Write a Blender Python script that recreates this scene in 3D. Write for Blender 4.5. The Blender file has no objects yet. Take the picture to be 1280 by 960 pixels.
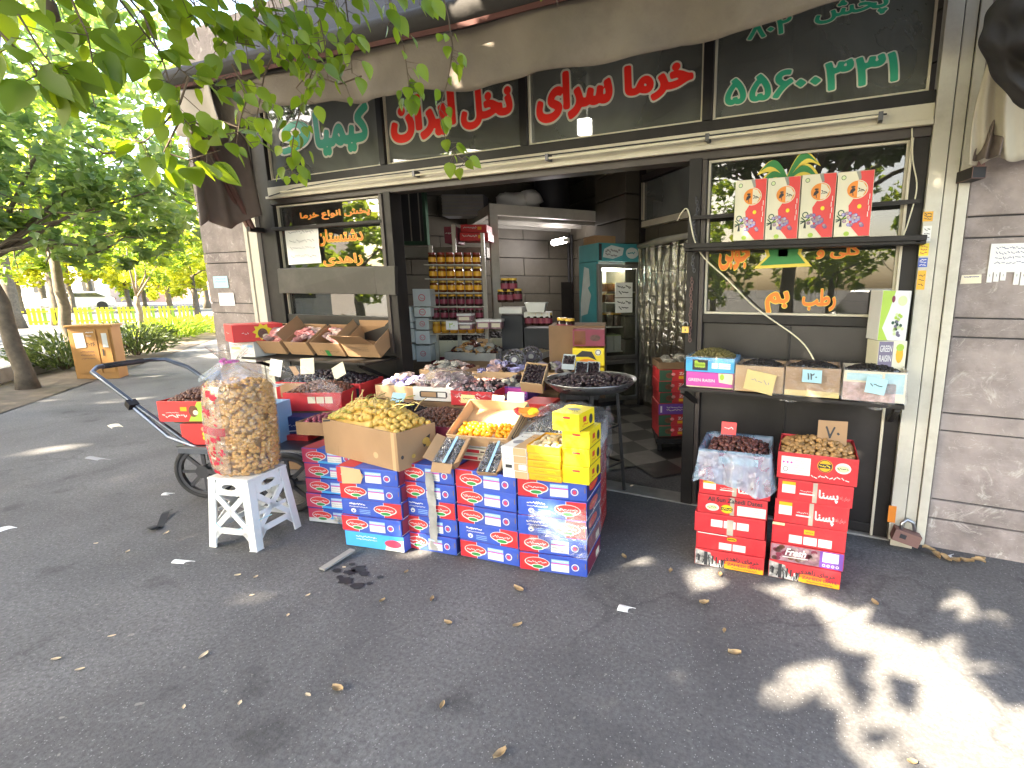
import bpy, bmesh, math, random
import numpy as np
from mathutils import Vector, Matrix
R = random.Random(7)
rad = math.radians
SC = bpy.context.scene
COL = SC.collection

# ---------------------------------------------------------------- camera
# world frame: x along the shop front (to the right), y into the shop, z up;
# shop front stands in the plane y = 0, the pavement is z = 0
CAM = Vector((0.0, -3.467, 1.6))
YAW, PITCH, FPX = rad(24.33), rad(10.85), 626.0
cd = bpy.data.cameras.new('camera')
cam = bpy.data.objects.new('camera', cd); COL.objects.link(cam)
cam.location = CAM
cam.rotation_euler = (rad(90) - PITCH, 0, YAW)
cd.sensor_width = 36; cd.lens = FPX / 1280 * 36
cd.shift_x = -(765 - 640) / 1280
cd.clip_start = 0.05; cd.clip_end = 900
SC.camera = cam

# ---------------------------------------------------------------- light
SUN = Vector((-0.40, -0.66, 0.635)).normalized()      # towards the sun
w = bpy.data.worlds.new('World'); SC.world = w; w.use_nodes = True
nt = w.node_tree
sky = nt.nodes.new('ShaderNodeTexSky'); sky.sky_type = 'NISHITA'; sky.sun_disc = False
sky.sun_elevation = math.asin(SUN.z)
sky.sun_rotation = math.atan2(SUN.x, SUN.y)
sky.air_density = 1.0; sky.dust_density = 3.5
nt.links.new(sky.outputs[0], nt.nodes['Background'].inputs[0])
nt.nodes['Background'].inputs[1].default_value = 0.15
sd = bpy.data.lights.new('sun', 'SUN'); sd.energy = 5.0; sd.angle = rad(0.53); sd.color = (1.0, 0.90, 0.74)
so = bpy.data.objects.new('sun', sd); COL.objects.link(so)
so.rotation_euler = (-SUN).to_track_quat('-Z', 'Y').to_euler()
so.location = (0, -20, 30)
SC.view_settings.view_transform = 'Standard'; SC.view_settings.look = 'None'
SC.view_settings.exposure = 3.25; SC.view_settings.gamma = 1.0
SC.view_settings.use_white_balance = True; SC.view_settings.white_balance_temperature = 7000; SC.view_settings.white_balance_tint = 8
SC.render.engine = 'CYCLES'
SC.cycles.max_bounces = 8; SC.cycles.transparent_max_bounces = 16
SC.cycles.diffuse_bounces = 4; SC.cycles.glossy_bounces = 4; SC.cycles.transmission_bounces = 4
SC.cycles.caustics_reflective = False; SC.cycles.caustics_refractive = False
SC.cycles.sample_clamp_indirect = 6.0
SC.cycles.use_denoising = True

# ---------------------------------------------------------------- survey helpers
# points of the place measured from the photograph (1280 x 960 pixels)
FWD = Vector((-math.sin(YAW), math.cos(YAW), 0)); RGT = Vector((math.cos(YAW), math.sin(YAW), 0))
def ray(u, v):
    x = (u - 765) / FPX; y = -(v - 480) / FPX
    fw = math.cos(PITCH) + math.sin(PITCH) * y; up = -math.sin(PITCH) + math.cos(PITCH) * y
    return RGT * x + FWD * fw + Vector((0, 0, up))
def gz(u, v, z=0.0):
    r = ray(u, v); return CAM + r * ((z - CAM.z) / r.z)
def py(u, v, y=0.0):
    r = ray(u, v); return CAM + r * ((y - CAM.y) / r.y)
def dp(u, v, d):
    r = ray(u, v); return CAM + r * (d / r.dot(FWD))
def lf(lat, fw, z):
    p = CAM + RGT * lat + FWD * fw; return Vector((p.x, p.y, z))

# ---------------------------------------------------------------- materials
MATS = {}
def mat(name, col, rough=0.6, var=0.12, scale=6.0, bump=0.0, bscale=40.0, metal=0.0, spec=0.5, dirt=0.0, dcol=(0.05, 0.045, 0.04), dscale=2.5):
    m = bpy.data.materials.new(name); m.use_nodes = True; MATS[name] = m
    n = m.node_tree.nodes; l = m.node_tree.links; b = n['Principled BSDF']
    b.inputs['Roughness'].default_value = rough; b.inputs['Metallic'].default_value = metal
    b.inputs['Specular IOR Level'].default_value = spec
    tc = n.new('ShaderNodeTexCoord'); no = n.new('ShaderNodeTexNoise'); no.inputs['Scale'].default_value = scale; no.inputs['Detail'].default_value = 6
    l.new(tc.outputs['Object'], no.inputs['Vector'])
    mr = n.new('ShaderNodeMapRange'); mr.inputs[1].default_value = .3; mr.inputs[2].default_value = .7
    mr.inputs[3].default_value = 1 - var; mr.inputs[4].default_value = 1 + var
    l.new(no.outputs[0], mr.inputs[0])
    oi = n.new('ShaderNodeObjectInfo'); mo = n.new('ShaderNodeMapRange'); mo.inputs[3].default_value = 1 - var * .8; mo.inputs[4].default_value = 1 + var * .8
    l.new(oi.outputs['Random'], mo.inputs[0])
    mu = n.new('ShaderNodeMath'); mu.operation = 'MULTIPLY'; l.new(mr.outputs[0], mu.inputs[0]); l.new(mo.outputs[0], mu.inputs[1])
    vm = n.new('ShaderNodeVectorMath'); vm.operation = 'SCALE'; vm.inputs[0].default_value = col; l.new(mu.outputs[0], vm.inputs['Scale'])
    out = vm.outputs[0]
    if dirt > 0:
        n2 = n.new('ShaderNodeTexNoise'); n2.inputs['Scale'].default_value = dscale; n2.inputs['Detail'].default_value = 9; n2.inputs['Roughness'].default_value = .7
        l.new(tc.outputs['Object'], n2.inputs['Vector'])
        m2 = n.new('ShaderNodeMapRange'); m2.inputs[1].default_value = .48; m2.inputs[2].default_value = .72; m2.inputs[4].default_value = dirt; l.new(n2.outputs[0], m2.inputs[0])
        mx = n.new('ShaderNodeMix'); mx.data_type = 'RGBA'; l.new(m2.outputs[0], mx.inputs[0]); l.new(out, mx.inputs[6]); mx.inputs[7].default_value = (*dcol, 1)
        out = mx.outputs[2]
    l.new(out, b.inputs['Base Color'])
    if bump > 0:
        n3 = n.new('ShaderNodeTexNoise'); n3.inputs['Scale'].default_value = bscale; n3.inputs['Detail'].default_value = 5
        l.new(tc.outputs['Object'], n3.inputs['Vector'])
        bu = n.new('ShaderNodeBump'); bu.inputs['Strength'].default_value = bump; bu.inputs['Distance'].default_value = .01
        l.new(n3.outputs[0], bu.inputs['Height']); l.new(bu.outputs[0], b.inputs['Normal'])
    return m
def emis(name, col, s):
    m = bpy.data.materials.new(name); m.use_nodes = True; MATS[name] = m
    b = m.node_tree.nodes['Principled BSDF']; b.inputs['Base Color'].default_value = (*col, 1)
    b.inputs['Emission Color'].default_value = (*col, 1); b.inputs['Emission Strength'].default_value = s
    return m
def glassy(name, tint, refl, rough=0.02, dust_haze=0.0, haze_col=(.5, .5, .48), wrinkle=0.0, wscale=9.0, dmin=.5, dmax=.75):
    """thin see-through sheet: clear part + reflection + a patchy film of dust, crinkle haze or painted reflection"""
    m = bpy.data.materials.new(name); m.use_nodes = True; MATS[name] = m
    n = m.node_tree.nodes; l = m.node_tree.links; n.remove(n['Principled BSDF'])
    out = n['Material Output']
    tr = n.new('ShaderNodeBsdfTransparent'); tr.inputs[0].default_value = (*tint, 1)
    gl = n.new('ShaderNodeBsdfGlossy'); gl.inputs['Roughness'].default_value = rough
    gl.inputs[0].default_value = (.95, .95, .95, 1)
    lw = n.new('ShaderNodeLayerWeight'); lw.inputs[0].default_value = .35
    ma = n.new('ShaderNodeMapRange'); ma.inputs[3].default_value = refl; ma.inputs[4].default_value = min(1, refl + .3); l.new(lw.outputs['Facing'], ma.inputs[0])
    mx = n.new('ShaderNodeMixShader'); l.new(ma.outputs[0], mx.inputs[0]); l.new(tr.outputs[0], mx.inputs[1]); l.new(gl.outputs[0], mx.inputs[2])
    tc = n.new('ShaderNodeTexCoord')
    last = mx.outputs[0]
    if dust_haze > 0:
        df = n.new('ShaderNodeBsdfDiffuse'); df.inputs[0].default_value = (*haze_col, 1)
        no = n.new('ShaderNodeTexNoise'); no.inputs['Scale'].default_value = wscale * .6; no.inputs['Detail'].default_value = 8; no.inputs['Distortion'].default_value = .8
        l.new(tc.outputs['Object'], no.inputs['Vector'])
        mr = n.new('ShaderNodeMapRange'); mr.inputs[1].default_value = dmin; mr.inputs[2].default_value = dmax; mr.inputs[3].default_value = dust_haze * .35; mr.inputs[4].default_value = dust_haze; l.new(no.outputs[0], mr.inputs[0])
        m2 = n.new('ShaderNodeMixShader'); l.new(mr.outputs[0], m2.inputs[0]); l.new(last, m2.inputs[1]); l.new(df.outputs[0], m2.inputs[2]); last = m2.outputs[0]
        if wrinkle: pass
    if wrinkle > 0:
        n3 = n.new('ShaderNodeTexNoise'); n3.inputs['Scale'].default_value = wscale; n3.inputs['Detail'].default_value = 3; n3.inputs['Distortion'].default_value = 1.5
        l.new(tc.outputs['Object'], n3.inputs['Vector'])
        bu = n.new('ShaderNodeBump'); bu.inputs['Strength'].default_value = wrinkle; bu.inputs['Distance'].default_value = .03
        l.new(n3.outputs[0], bu.inputs['Height']); l.new(bu.outputs[0], gl.inputs['Normal'])
    l.new(last, out.inputs[0])
    return m
def leafmat(name, c1, c2, trans=.45, rough=.5):
    m = bpy.data.materials.new(name); m.use_nodes = True; MATS[name] = m
    n = m.node_tree.nodes; l = m.node_tree.links; b = n['Principled BSDF']; b.inputs['Roughness'].default_value = rough
    ge = n.new('ShaderNodeNewGeometry'); ra = n.new('ShaderNodeMix'); ra.data_type = 'RGBA'
    l.new(ge.outputs['Random Per Island'], ra.inputs[0]); ra.inputs[6].default_value = (*c1, 1); ra.inputs[7].default_value = (*c2, 1)
    l.new(ra.outputs[2], b.inputs['Base Color'])
    t = n.new('ShaderNodeBsdfTranslucent'); g = n.new('ShaderNodeMix'); g.data_type = 'RGBA'; g.blend_type = 'MULTIPLY'; g.inputs[0].default_value = 1
    l.new(ra.outputs[2], g.inputs[6]); g.inputs[7].default_value = (2.2, 2.0, .9, 1); l.new(g.outputs[2], t.inputs[0])
    mx = n.new('ShaderNodeMixShader'); mx.inputs[0].default_value = trans
    l.new(b.outputs[0], mx.inputs[1]); l.new(t.outputs[0], mx.inputs[2]); l.new(mx.outputs[0], n['Material Output'].inputs[0])
    return m

mat('photo_grey', (.22, .21, .20), .5, .9, 30)
mat('red_print', (.56, .028, .038), .45, .12, dirt=.3, dcol=(.46, .11, .09), dscale=8)
mat('bright_red', (.72, .05, .05), .42, .06)
mat('pink_red', (.62, .06, .12), .45, .08)
mat('blue_print', (.035, .085, .44), .45, .12, dirt=.35, dcol=(.13, .17, .36), dscale=9)
mat('navy_print', (.02, .03, .13), .5, .1)
mat('cyan_print', (.06, .38, .75), .42, .08)
mat('pale_blue', (.30, .52, .78), .5, .06)
mat('white_print', (.72, .71, .68), .5, .06, dirt=.3, dcol=(.5, .46, .4))
mat('paper', (.80, .80, .78), .7, .04)
mat('card_cream', (.75, .68, .52), .7, .06)
mat('card_yellow', (.68, .53, .24), .7, .06)
mat('card_blue', (.38, .62, .70), .7, .05)
mat('ink', (.03, .03, .035), .6, .1)
mat('ink_blue', (.03, .04, .2), .6, .1)
mat('grey_ink', (.28, .28, .30), .6, .1)
mat('cardboard', (.37, .225, .12), .75, .09, 4, .15, 60, dirt=.15, dcol=(.28, .17, .09))
mat('pale_cardboard', (.54, .35, .19), .75, .08, 4, .1, 60)
mat('dark_cardboard', (.20, .12, .065), .8, .15, 4)
mat('yellow_print', (.80, .62, .02), .4, .05)
mat('amber_print', (.78, .40, .02), .42, .05)
mat('orange_print', (.78, .25, .03), .45, .05)
mat('green_print', (.03, .28, .06), .45, .08)
mat('lime_print', (.38, .55, .06), .45, .08)
mat('lime_light', (.62, .70, .36), .5, .08)
mat('purple_print', (.16, .06, .34), .45, .1)
mat('magenta_print', (.55, .07, .38), .45, .06)
mat('violet_grey', (.20, .17, .25), .5, .1)
mat('wine_print', (.22, .03, .06), .5, .15)
mat('cream_print', (.74, .69, .52), .5, .05)
mat('photo_brown', (.10, .045, .035), .5, .5, 40)
mat('photo_mauve', (.34, .18, .22), .5, .5, 30)
mat('tape_clear', (.45, .40, .33), .18, .15, 12)
mat('tape_grey', (.33, .32, .30), .3, .2, 14)
mat('black_metal', (.016, .014, .014), .5, .2, 5, .05, 30, spec=.3, dirt=.22, dcol=(.06, .05, .045))
mat('brown_metal', (.042, .032, .030), .45, .15, 5, dirt=.3, dcol=(.1, .085, .075))
mat('dark_sheet', (.020, .018, .018), .36, .25, 3, .06, 5, spec=.35, dirt=.35, dcol=(.06, .055, .05), dscale=1.6)
mat('grey_board', (.038, .033, .031), .42, .12, 4, dirt=.3, dcol=(.16, .14, .13))
mat('cream_metal', (.60, .55, .43), .45, .06, 4, dirt=.35, dcol=(.25, .2, .14), dscale=3)
mat('white_metal', (.54, .515, .44), .45, .06, 4, dirt=.45, dcol=(.22, .18, .13), dscale=4)
mat('steel', (.35, .35, .36), .3, .1, metal=.9)
mat('dark_steel', (.09, .09, .10), .35, .15, metal=.6)
mat('blued_steel', (.16, .18, .22), .3, .15, metal=.7)
mat('rubber', (.025, .025, .027), .8, .2)
mat('brass', (.55, .38, .12), .35, .1, metal=.8)
mat('rust_brown', (.19, .10, .085), .6, .2, dirt=.3)
mat('stool_white', (.78, .78, .77), .38, .03, 3, dirt=.35, dcol=(.42, .38, .32), dscale=4)
mat('white_plastic', (.75, .75, .73), .4, .04)
mat('red_sign', (.95, .028, .018), .5, .03)
mat('green_sign', (.02, .36, .20), .5, .03)
mat('sign_edge', (.68, .66, .55), .55, .06)
mat('orange_sign', (.85, .20, .02), .5, .05)
mat('yellow_sign', (.80, .62, .08), .5, .05)
mat('palm_green', (.02, .22, .05), .5, .08)
mat('gold_lid', (.70, .45, .05), .35, .1)
mat('red_lid', (.30, .03, .02), .4, .2)
mat('honey', (.16, .045, .01), .15, .4, 9)
mat('honey_gold', (.55, .27, .04), .2, .25, 9)
mat('dark_jar', (.03, .015, .012), .15, .3)
mat('raisin', (.018, .013, .012), .45, .5, 60)
mat('date_black', (.030, .016, .020), .28, .4, 30)
mat('date_brown', (.15, .055, .030), .38, .35, 25)
mat('date_red', (.11, .036, .028), .2, .45, 25)
mat('date_tan', (.36, .20, .075), .25, .3, 25)
mat('date_yellow', (.58, .37, .085), .4, .15, 25)
mat('date_orange', (.85, .36, .015), .35, .15, 25)
mat('stem_green', (.42, .42, .10), .5, .15)
mat('stem_straw', (.58, .42, .17), .6, .12)
mat('puff', (.60, .33, .09), .6, .2, 30, .2, 80)
mat('nut_pale', (.62, .50, .33), .6, .2)
mat('cloth_valance', (.155, .130, .105), .9, .2, 3, .3, 60, dirt=.6, dcol=(.09, .07, .058), dscale=1.8)
mat('cloth_lit', (.50, .45, .40), .9, .08, 3, .2, 60, dirt=.3, dcol=(.3, .26, .22))
mat('cloth_brown', (.17, .135, .115), .9, .15, 3, .2, 60, dirt=.4, dcol=(.09, .07, .06))
mat('cloth_dark', (.020, .017, .016), .85, .2, 3, .2, 40)
mat('cloth_red', (.10, .035, .03), .9, .2, 3)
mat('cloth_lit_below', (.55, .50, .38), .85, .1, 3, .2, 40)
mat('tin_orange', (.50, .25, .075), .55, .08, 3, dirt=.35, dcol=(.4, .2, .08))
mat('bark', (.15, .12, .09), .9, .25, 12, .6, 30)
mat('bark_pale', (.26, .21, .16), .9, .2, 12, .5, 30)
mat('twig', (.10, .07, .045), .8, .2)
mat('soil', (.12, .095, .07), .95, .3, 5, .6, 20)
mat('concrete', (.30, .29, .27), .85, .15, 3, .3, 30, dirt=.4)
mat('curtain_grey', (.30, .29, .26), .8, .1)
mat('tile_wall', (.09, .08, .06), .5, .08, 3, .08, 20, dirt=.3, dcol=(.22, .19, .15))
mat('ceiling_white', (.28, .27, .24), .6, .05, 3, dirt=.2)
mat('cool_teal', (.06, .32, .38), .4, .08)
mat('bottle_white', (.60, .66, .68), .4, .1)
mat('fence_yellow', (.75, .70, .05), .5, .08)
mat('fence_green', (.35, .50, .05), .5, .1)
mat('fence_orange', (.65, .28, .10), .5, .1)
mat('car_white', (.75, .75, .76), .2, .02)
mat('car_silver', (.40, .41, .43), .25, .02, metal=.5)
mat('car_glass', (.02, .025, .03), .08, .1)
mat('leaf_dry', (.36, .25, .13), .8, .25, 20)
mat('far_wall', (.55, .47, .40), .9, .1)
mat('far_pink', (.50, .30, .26), .9, .1)
mat('pot_green', (.03, .09, .05), .6, .2)
mat('snack_pink', (.62, .22, .22), .3, .5, 25, dirt=.6, dcol=(.7, .6, .5), dscale=22)
mat('snack_pale', (.66, .50, .44), .3, .4, 25, dirt=.5, dcol=(.4, .15, .12), dscale=24)
mat('snack_blue', (.30, .28, .52), .25, .5, 30, dirt=.6, dcol=(.75, .72, .75), dscale=24)
mat('wrap_rose', (.50, .34, .33), .25, .4, 25, dirt=.6, dcol=(.28, .22, .28), dscale=24)
glassy('glass', (.45, .46, .43), .05, .012, dust_haze=.05, wscale=3)
glassy('dark_glass', (.42, .43, .40), .06, .015, dust_haze=.5, wscale=1.6, haze_col=(.31, .325, .30), dmin=.32, dmax=.68)  # diffuse haze also stands for the whitish reflection in the pane
glassy('film', (.93, .94, .95), .08, .12, dust_haze=.17, haze_col=(.75, .75, .76), wrinkle=.9, wscale=14)
glassy('blue_film', (.62, .74, .86), .12, .15, dust_haze=.55, haze_col=(.36, .48, .60), wrinkle=.9, wscale=12, dmin=.3, dmax=.7)
glassy('bag_film', (.96, .95, .94), .05, .15, dust_haze=.13, haze_col=(.80, .76, .76), wrinkle=.9, wscale=11)
glassy('curtain_film', (.62, .60, .54), .12, .12, dust_haze=.25, haze_col=(.5, .48, .42), wrinkle=1.0, wscale=5)
emis('lamp_white', (1, .94, 1), 8)
emis('lamp_fridge', (1, .96, .85), 7)
glassy('clear_glass', (.86, .88, .86), .05, .02)
mat('loft_paint', (.62, .60, .53), .5, .08, 4, dirt=.3)
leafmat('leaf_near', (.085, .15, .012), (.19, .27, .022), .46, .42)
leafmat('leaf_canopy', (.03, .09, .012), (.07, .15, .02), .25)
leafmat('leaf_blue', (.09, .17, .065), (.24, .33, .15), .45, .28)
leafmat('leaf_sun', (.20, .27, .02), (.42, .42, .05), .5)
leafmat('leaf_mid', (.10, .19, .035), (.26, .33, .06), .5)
leafmat('leaf_shrub', (.05, .08, .035), (.11, .15, .07), .3)

def asphalt(name, c0, c1, speck=True, crack=.5):
    m = bpy.data.materials.new(name); m.use_nodes = True; MATS[name] = m
    n = m.node_tree.nodes; l = m.node_tree.links; b = n['Principled BSDF']; b.inputs['Roughness'].default_value = .85; b.inputs['Specular IOR Level'].default_value = .3
    tc = n.new('ShaderNodeTexCoord')
    def noise(s, d=6, ro=.6, dist=0):
        q = n.new('ShaderNodeTexNoise'); q.inputs['Scale'].default_value = s; q.inputs['Detail'].default_value = d; q.inputs['Roughness'].default_value = ro; q.inputs['Distortion'].default_value = dist
        l.new(tc.outputs['Object'], q.inputs['Vector']); return q.outputs[0]
    def rng(x, a, bb, c, d):
        q = n.new('ShaderNodeMapRange'); q.inputs[1].default_value = a; q.inputs[2].default_value = bb; q.inputs[3].default_value = c; q.inputs[4].default_value = d; l.new(x, q.inputs[0]); return q.outputs[0]
    def mix(f, a, bb):
        q = n.new('ShaderNodeMix'); q.data_type = 'RGBA'
        l.new(f, q.inputs[0])
        for i, x in ((6, a), (7, bb)):
            if isinstance(x, tuple): q.inputs[i].default_value = (*x, 1)
            else: l.new(x, q.inputs[i])
        return q.outputs[2]
    col = mix(rng(noise(.9, 8, .65, .4), .3, .7, 0, 1), c0, c1)
    col = mix(rng(noise(55, 3, .6), .35, .65, 0, .55), col, tuple(x * .62 for x in c0))
    vo = n.new('ShaderNodeTexVoronoi'); vo.inputs['Scale'].default_value = 120; l.new(tc.outputs['Object'], vo.inputs['Vector'])
    # pale stone chips: only some cells
    sp = n.new('ShaderNodeSeparateColor'); l.new(vo.outputs['Color'], sp.inputs[0])
    chip = rng(sp.outputs[0], .86, .88, 0, .38)
    near = rng(vo.outputs['Distance'], .35, .25, 0, 1)
    mm = n.new('ShaderNodeMath'); mm.operation = 'MULTIPLY'; l.new(chip, mm.inputs[0]); l.new(near, mm.inputs[1])
    col = mix(mm.outputs[0], col, tuple(min(1, x * 2.6) for x in c1))
    # dark spots and small pale crumbs
    col = mix(rng(noise(2.6, 5, .6), .60, .70, 0, .5), col, tuple(x * .45 for x in c0))
    col = mix(rng(noise(9, 3, .5), .74, .77, 0, .55), col, (.018, .017, .017))
    col = mix(rng(noise(17, 2, .5), .74, .76, 0, .55), col, (.32, .30, .27)); col = mix(rng(noise(38, 2, .5), .74, .76, 0, .5), col, (.30, .28, .26)); col = mix(rng(noise(26, 3, .5), .73, .75, 0, .5), col, (.03, .03, .03))
    if crack:
        wv = n.new('ShaderNodeTexVoronoi'); wv.feature = 'DISTANCE_TO_EDGE'; wv.inputs['Scale'].default_value = .42
        dn = n.new('ShaderNodeTexNoise'); dn.inputs['Scale'].default_value = 1.7; dn.inputs['Detail'].default_value = 6
        l.new(tc.outputs['Object'], dn.inputs['Vector'])
        va = n.new('ShaderNodeVectorMath'); va.operation = 'MULTIPLY_ADD'; l.new(dn.outputs['Color'], va.inputs[0]); va.inputs[1].default_value = (.9, .9, .9); l.new(tc.outputs['Object'], va.inputs[2])
        l.new(va.outputs[0], wv.inputs['Vector'])
        ck = rng(wv.outputs[0], .0, .012, crack, 0)
        gate = rng(noise(.35, 2), .52, .60, 0, 1)
        m3 = n.new('ShaderNodeMath'); m3.operation = 'MULTIPLY'; l.new(ck, m3.inputs[0]); l.new(gate, m3.inputs[1])
        col = mix(m3.outputs[0], col, (.02, .02, .02))
    l.new(col, b.inputs['Base Color'])
    bu = n.new('ShaderNodeBump'); bu.inputs['Strength'].default_value = .5; bu.inputs['Distance'].default_value = .006
    l.new(noise(70, 4, .7), bu.inputs['Height']); l.new(bu.outputs[0], b.inputs['Normal'])
    return m
asphalt('pavement', (.094, .091, .094), (.192, .188, .190), crack=.3)
asphalt('road', (.11, .108, .105), (.16, .155, .15), crack=.2)

def stone(name):
    m = mat(name, (.285, .24, .225), .8, .2, 7, .8, 18, dirt=.95, dcol=(.15, .125, .118), dscale=1.9)
    n = m.node_tree.nodes; l = m.node_tree.links; b = n['Principled BSDF']
    src = b.inputs['Base Color'].links[0].from_socket
    tc = n.new('ShaderNodeTexCoord'); no = n.new('ShaderNodeTexNoise'); no.inputs['Scale'].default_value = 5.5; no.inputs['Detail'].default_value = 10; no.inputs['Roughness'].default_value = .75; no.inputs['Distortion'].default_value = 1.4
    l.new(tc.outputs['Object'], no.inputs['Vector'])
    mr = n.new('ShaderNodeMapRange'); mr.inputs[1].default_value = .57; mr.inputs[2].default_value = .68; mr.inputs[4].default_value = .7; l.new(no.outputs[0], mr.inputs[0])
    mx = n.new('ShaderNodeMix'); mx.data_type = 'RGBA'; l.new(mr.outputs[0], mx.inputs[0]); l.new(src, mx.inputs[6]); mx.inputs[7].default_value = (.60, .55, .50, 1)
    # thin pale scratches
    n2 = n.new('ShaderNodeTexNoise'); n2.inputs['Scale'].default_value = 3.2; n2.inputs['Detail'].default_value = 3; n2.inputs['Distortion'].default_value = 2.5
    mp = n.new('ShaderNodeMapping'); mp.inputs['Scale'].default_value = (1.0, 1.0, 3.0); mp.inputs['Rotation'].default_value = (0, .5, 0); l.new(tc.outputs['Object'], mp.inputs[0]); l.new(mp.outputs[0], n2.inputs['Vector'])
    ab = n.new('ShaderNodeMath'); ab.operation = 'SUBTRACT'; ab.inputs[1].default_value = .5; l.new(n2.outputs[0], ab.inputs[0])
    a2 = n.new('ShaderNodeMath'); a2.operation = 'ABSOLUTE'; l.new(ab.outputs[0], a2.inputs[0])
    m2 = n.new('ShaderNodeMapRange'); m2.inputs[1].default_value = 0; m2.inputs[2].default_value = .005; m2.inputs[3].default_value = .5; m2.inputs[4].default_value = 0; l.new(a2.outputs[0], m2.inputs[0])
    m3 = n.new('ShaderNodeMix'); m3.data_type = 'RGBA'; l.new(m2.outputs[0], m3.inputs[0]); l.new(mx.outputs[2], m3.inputs[6]); m3.inputs[7].default_value = (.56, .51, .48, 1)
    l.new(m3.outputs[2], b.inputs['Base Color'])
stone('stone')

# ---------------------------------------------------------------- mesh helpers
class MB:
    def __init__(s): s.v = []; s.f = []; s.m = []; s.names = []
    def mi(s, m):
        if m not in s.names: s.names.append(m)
        return s.names.index(m)
    def add(s, vs, fs, m):
        o = len(s.v); s.v += [tuple(x) for x in vs]; k = s.mi(m)
        for f in fs: s.f.append(tuple(i + o for i in f)); s.m.append(k)
    def poly(s, pts, m): s.add(pts, [tuple(range(len(pts)))], m)
    def box(s, x0, x1, y0, y1, z0, z1, m, j=0.0, M=None):
        vs = [Vector((x, y, z)) for z in (z0, z1) for (x, y) in ((x0, y0), (x1, y0), (x1, y1), (x0, y1))]
        if j: vs = [p + Vector((R.uniform(-j, j), R.uniform(-j, j), R.uniform(-j, j))) for p in vs]
        if M is not None: vs = [M @ p for p in vs]
        s.add(vs, [(3, 2, 1, 0), (4, 5, 6, 7), (0, 1, 5, 4), (1, 2, 6, 5), (2, 3, 7, 6), (3, 0, 4, 7)], m)
    def bar(s, a, b, w, t, m, up=(0, 0, 1)):
        """rectangular bar from a to b, w across, t thick"""
        a = Vector(a); b = Vector(b); d = (b - a).normalized(); u = Vector(up)
        n = d.cross(u)
        if n.length < 1e-4: n = d.cross(Vector((1, 0, 0)))
        n.normalize(); k = n.cross(d).normalized()
        vs = [p + n * (sx * w / 2) + k * (sy * t / 2) for p in (a, b) for sx, sy in ((-1, -1), (1, -1), (1, 1), (-1, 1))]
        s.add(vs, [(3, 2, 1, 0), (4, 5, 6, 7), (0, 1, 5, 4), (1, 2, 6, 5), (2, 3, 7, 6), (3, 0, 4, 7)], m)
    def tube(s, pts, r, m, n=8, closed=False):
        pts = [Vector(p) for p in pts]; N = len(pts); rr = r if isinstance(r, (list, tuple)) else [r] * N
        vs = []; prev = None
        for i, p in enumerate(pts):
            if closed: d = pts[(i + 1) % N] - pts[i - 1]
            else: d = pts[min(i + 1, N - 1)] - pts[max(i - 1, 0)]
            d.normalize()
            if prev is None:
                a = d.cross(Vector((0, 0, 1)))
                if a.length < .05: a = d.cross(Vector((1, 0, 0)))
            else: a = prev - d * prev.dot(d)
            a.normalize(); prev = a; b = d.cross(a)
            vs += [p + (a * math.cos(t) + b * math.sin(t)) * rr[i] for t in [2 * math.pi * k / n for k in range(n)]]
        fs = []
        for i in range(N if closed else N - 1):
            q = (i + 1) % N
            for k in range(n): fs.append((i * n + k, i * n + (k + 1) % n, q * n + (k + 1) % n, q * n + k))
        if not closed: fs += [tuple(reversed(range(n))), tuple(range((N - 1) * n, N * n))]
        s.add(vs, fs, m)
    def lathe(s, prof, m, n=20, c=(0, 0, 0), cap=True, M=None):
        vs = []
        for (r, z) in prof:
            for k in range(n):
                t = 2 * math.pi * k / n; vs.append(Vector((c[0] + r * math.cos(t), c[1] + r * math.sin(t), c[2] + z)))
        if M is not None: vs = [M @ p for p in vs]
        fs = []
        for i in range(len(prof) - 1):
            for k in range(n): fs.append((i * n + k, i * n + (k + 1) % n, (i + 1) * n + (k + 1) % n, (i + 1) * n + k))
        if cap: fs += [tuple(reversed(range(n))), tuple(range((len(prof) - 1) * n, len(prof) * n))]
        s.add(vs, fs, m)
    def ball(s, c, r, m, nu=8, nv=6, j=0.0, M=None):
        if not isinstance(r, (tuple, list)): r = (r, r, r)
        vs = [Vector((0, 0, -r[2]))]
        for i in range(1, nv):
            a = math.pi * i / nv - math.pi / 2
            for k in range(nu):
                t = 2 * math.pi * k / nu; q = 1 + R.uniform(-j, j)
                vs.append(Vector((r[0] * math.cos(a) * math.cos(t) * q, r[1] * math.cos(a) * math.sin(t) * q, r[2] * math.sin(a) * q)))
        vs.append(Vector((0, 0, r[2])))
        if M is not None: vs = [M @ p for p in vs]
        vs = [p + Vector(c) for p in vs]
        fs = [(0, 1 + (k + 1) % nu, 1 + k) for k in range(nu)]
        for i in range(nv - 2):
            o = 1 + i * nu
            fs += [(o + k, o + (k + 1) % nu, o + nu + (k + 1) % nu, o + nu + k) for k in range(nu)]
        o = 1 + (nv - 2) * nu
        fs += [(o + k, o + (k + 1) % nu, len(vs) - 1) for k in range(nu)]
        s.add(vs, fs, m)
    def grid(s, fn, nu, nv, m):
        vs = [fn(i / nu, k / nv) for k in range(nv + 1) for i in range(nu + 1)]
        s.add(vs, [(k * (nu + 1) + i, k * (nu + 1) + i + 1, (k + 1) * (nu + 1) + i + 1, (k + 1) * (nu + 1) + i) for k in range(nv) for i in range(nu)], m)
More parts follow.
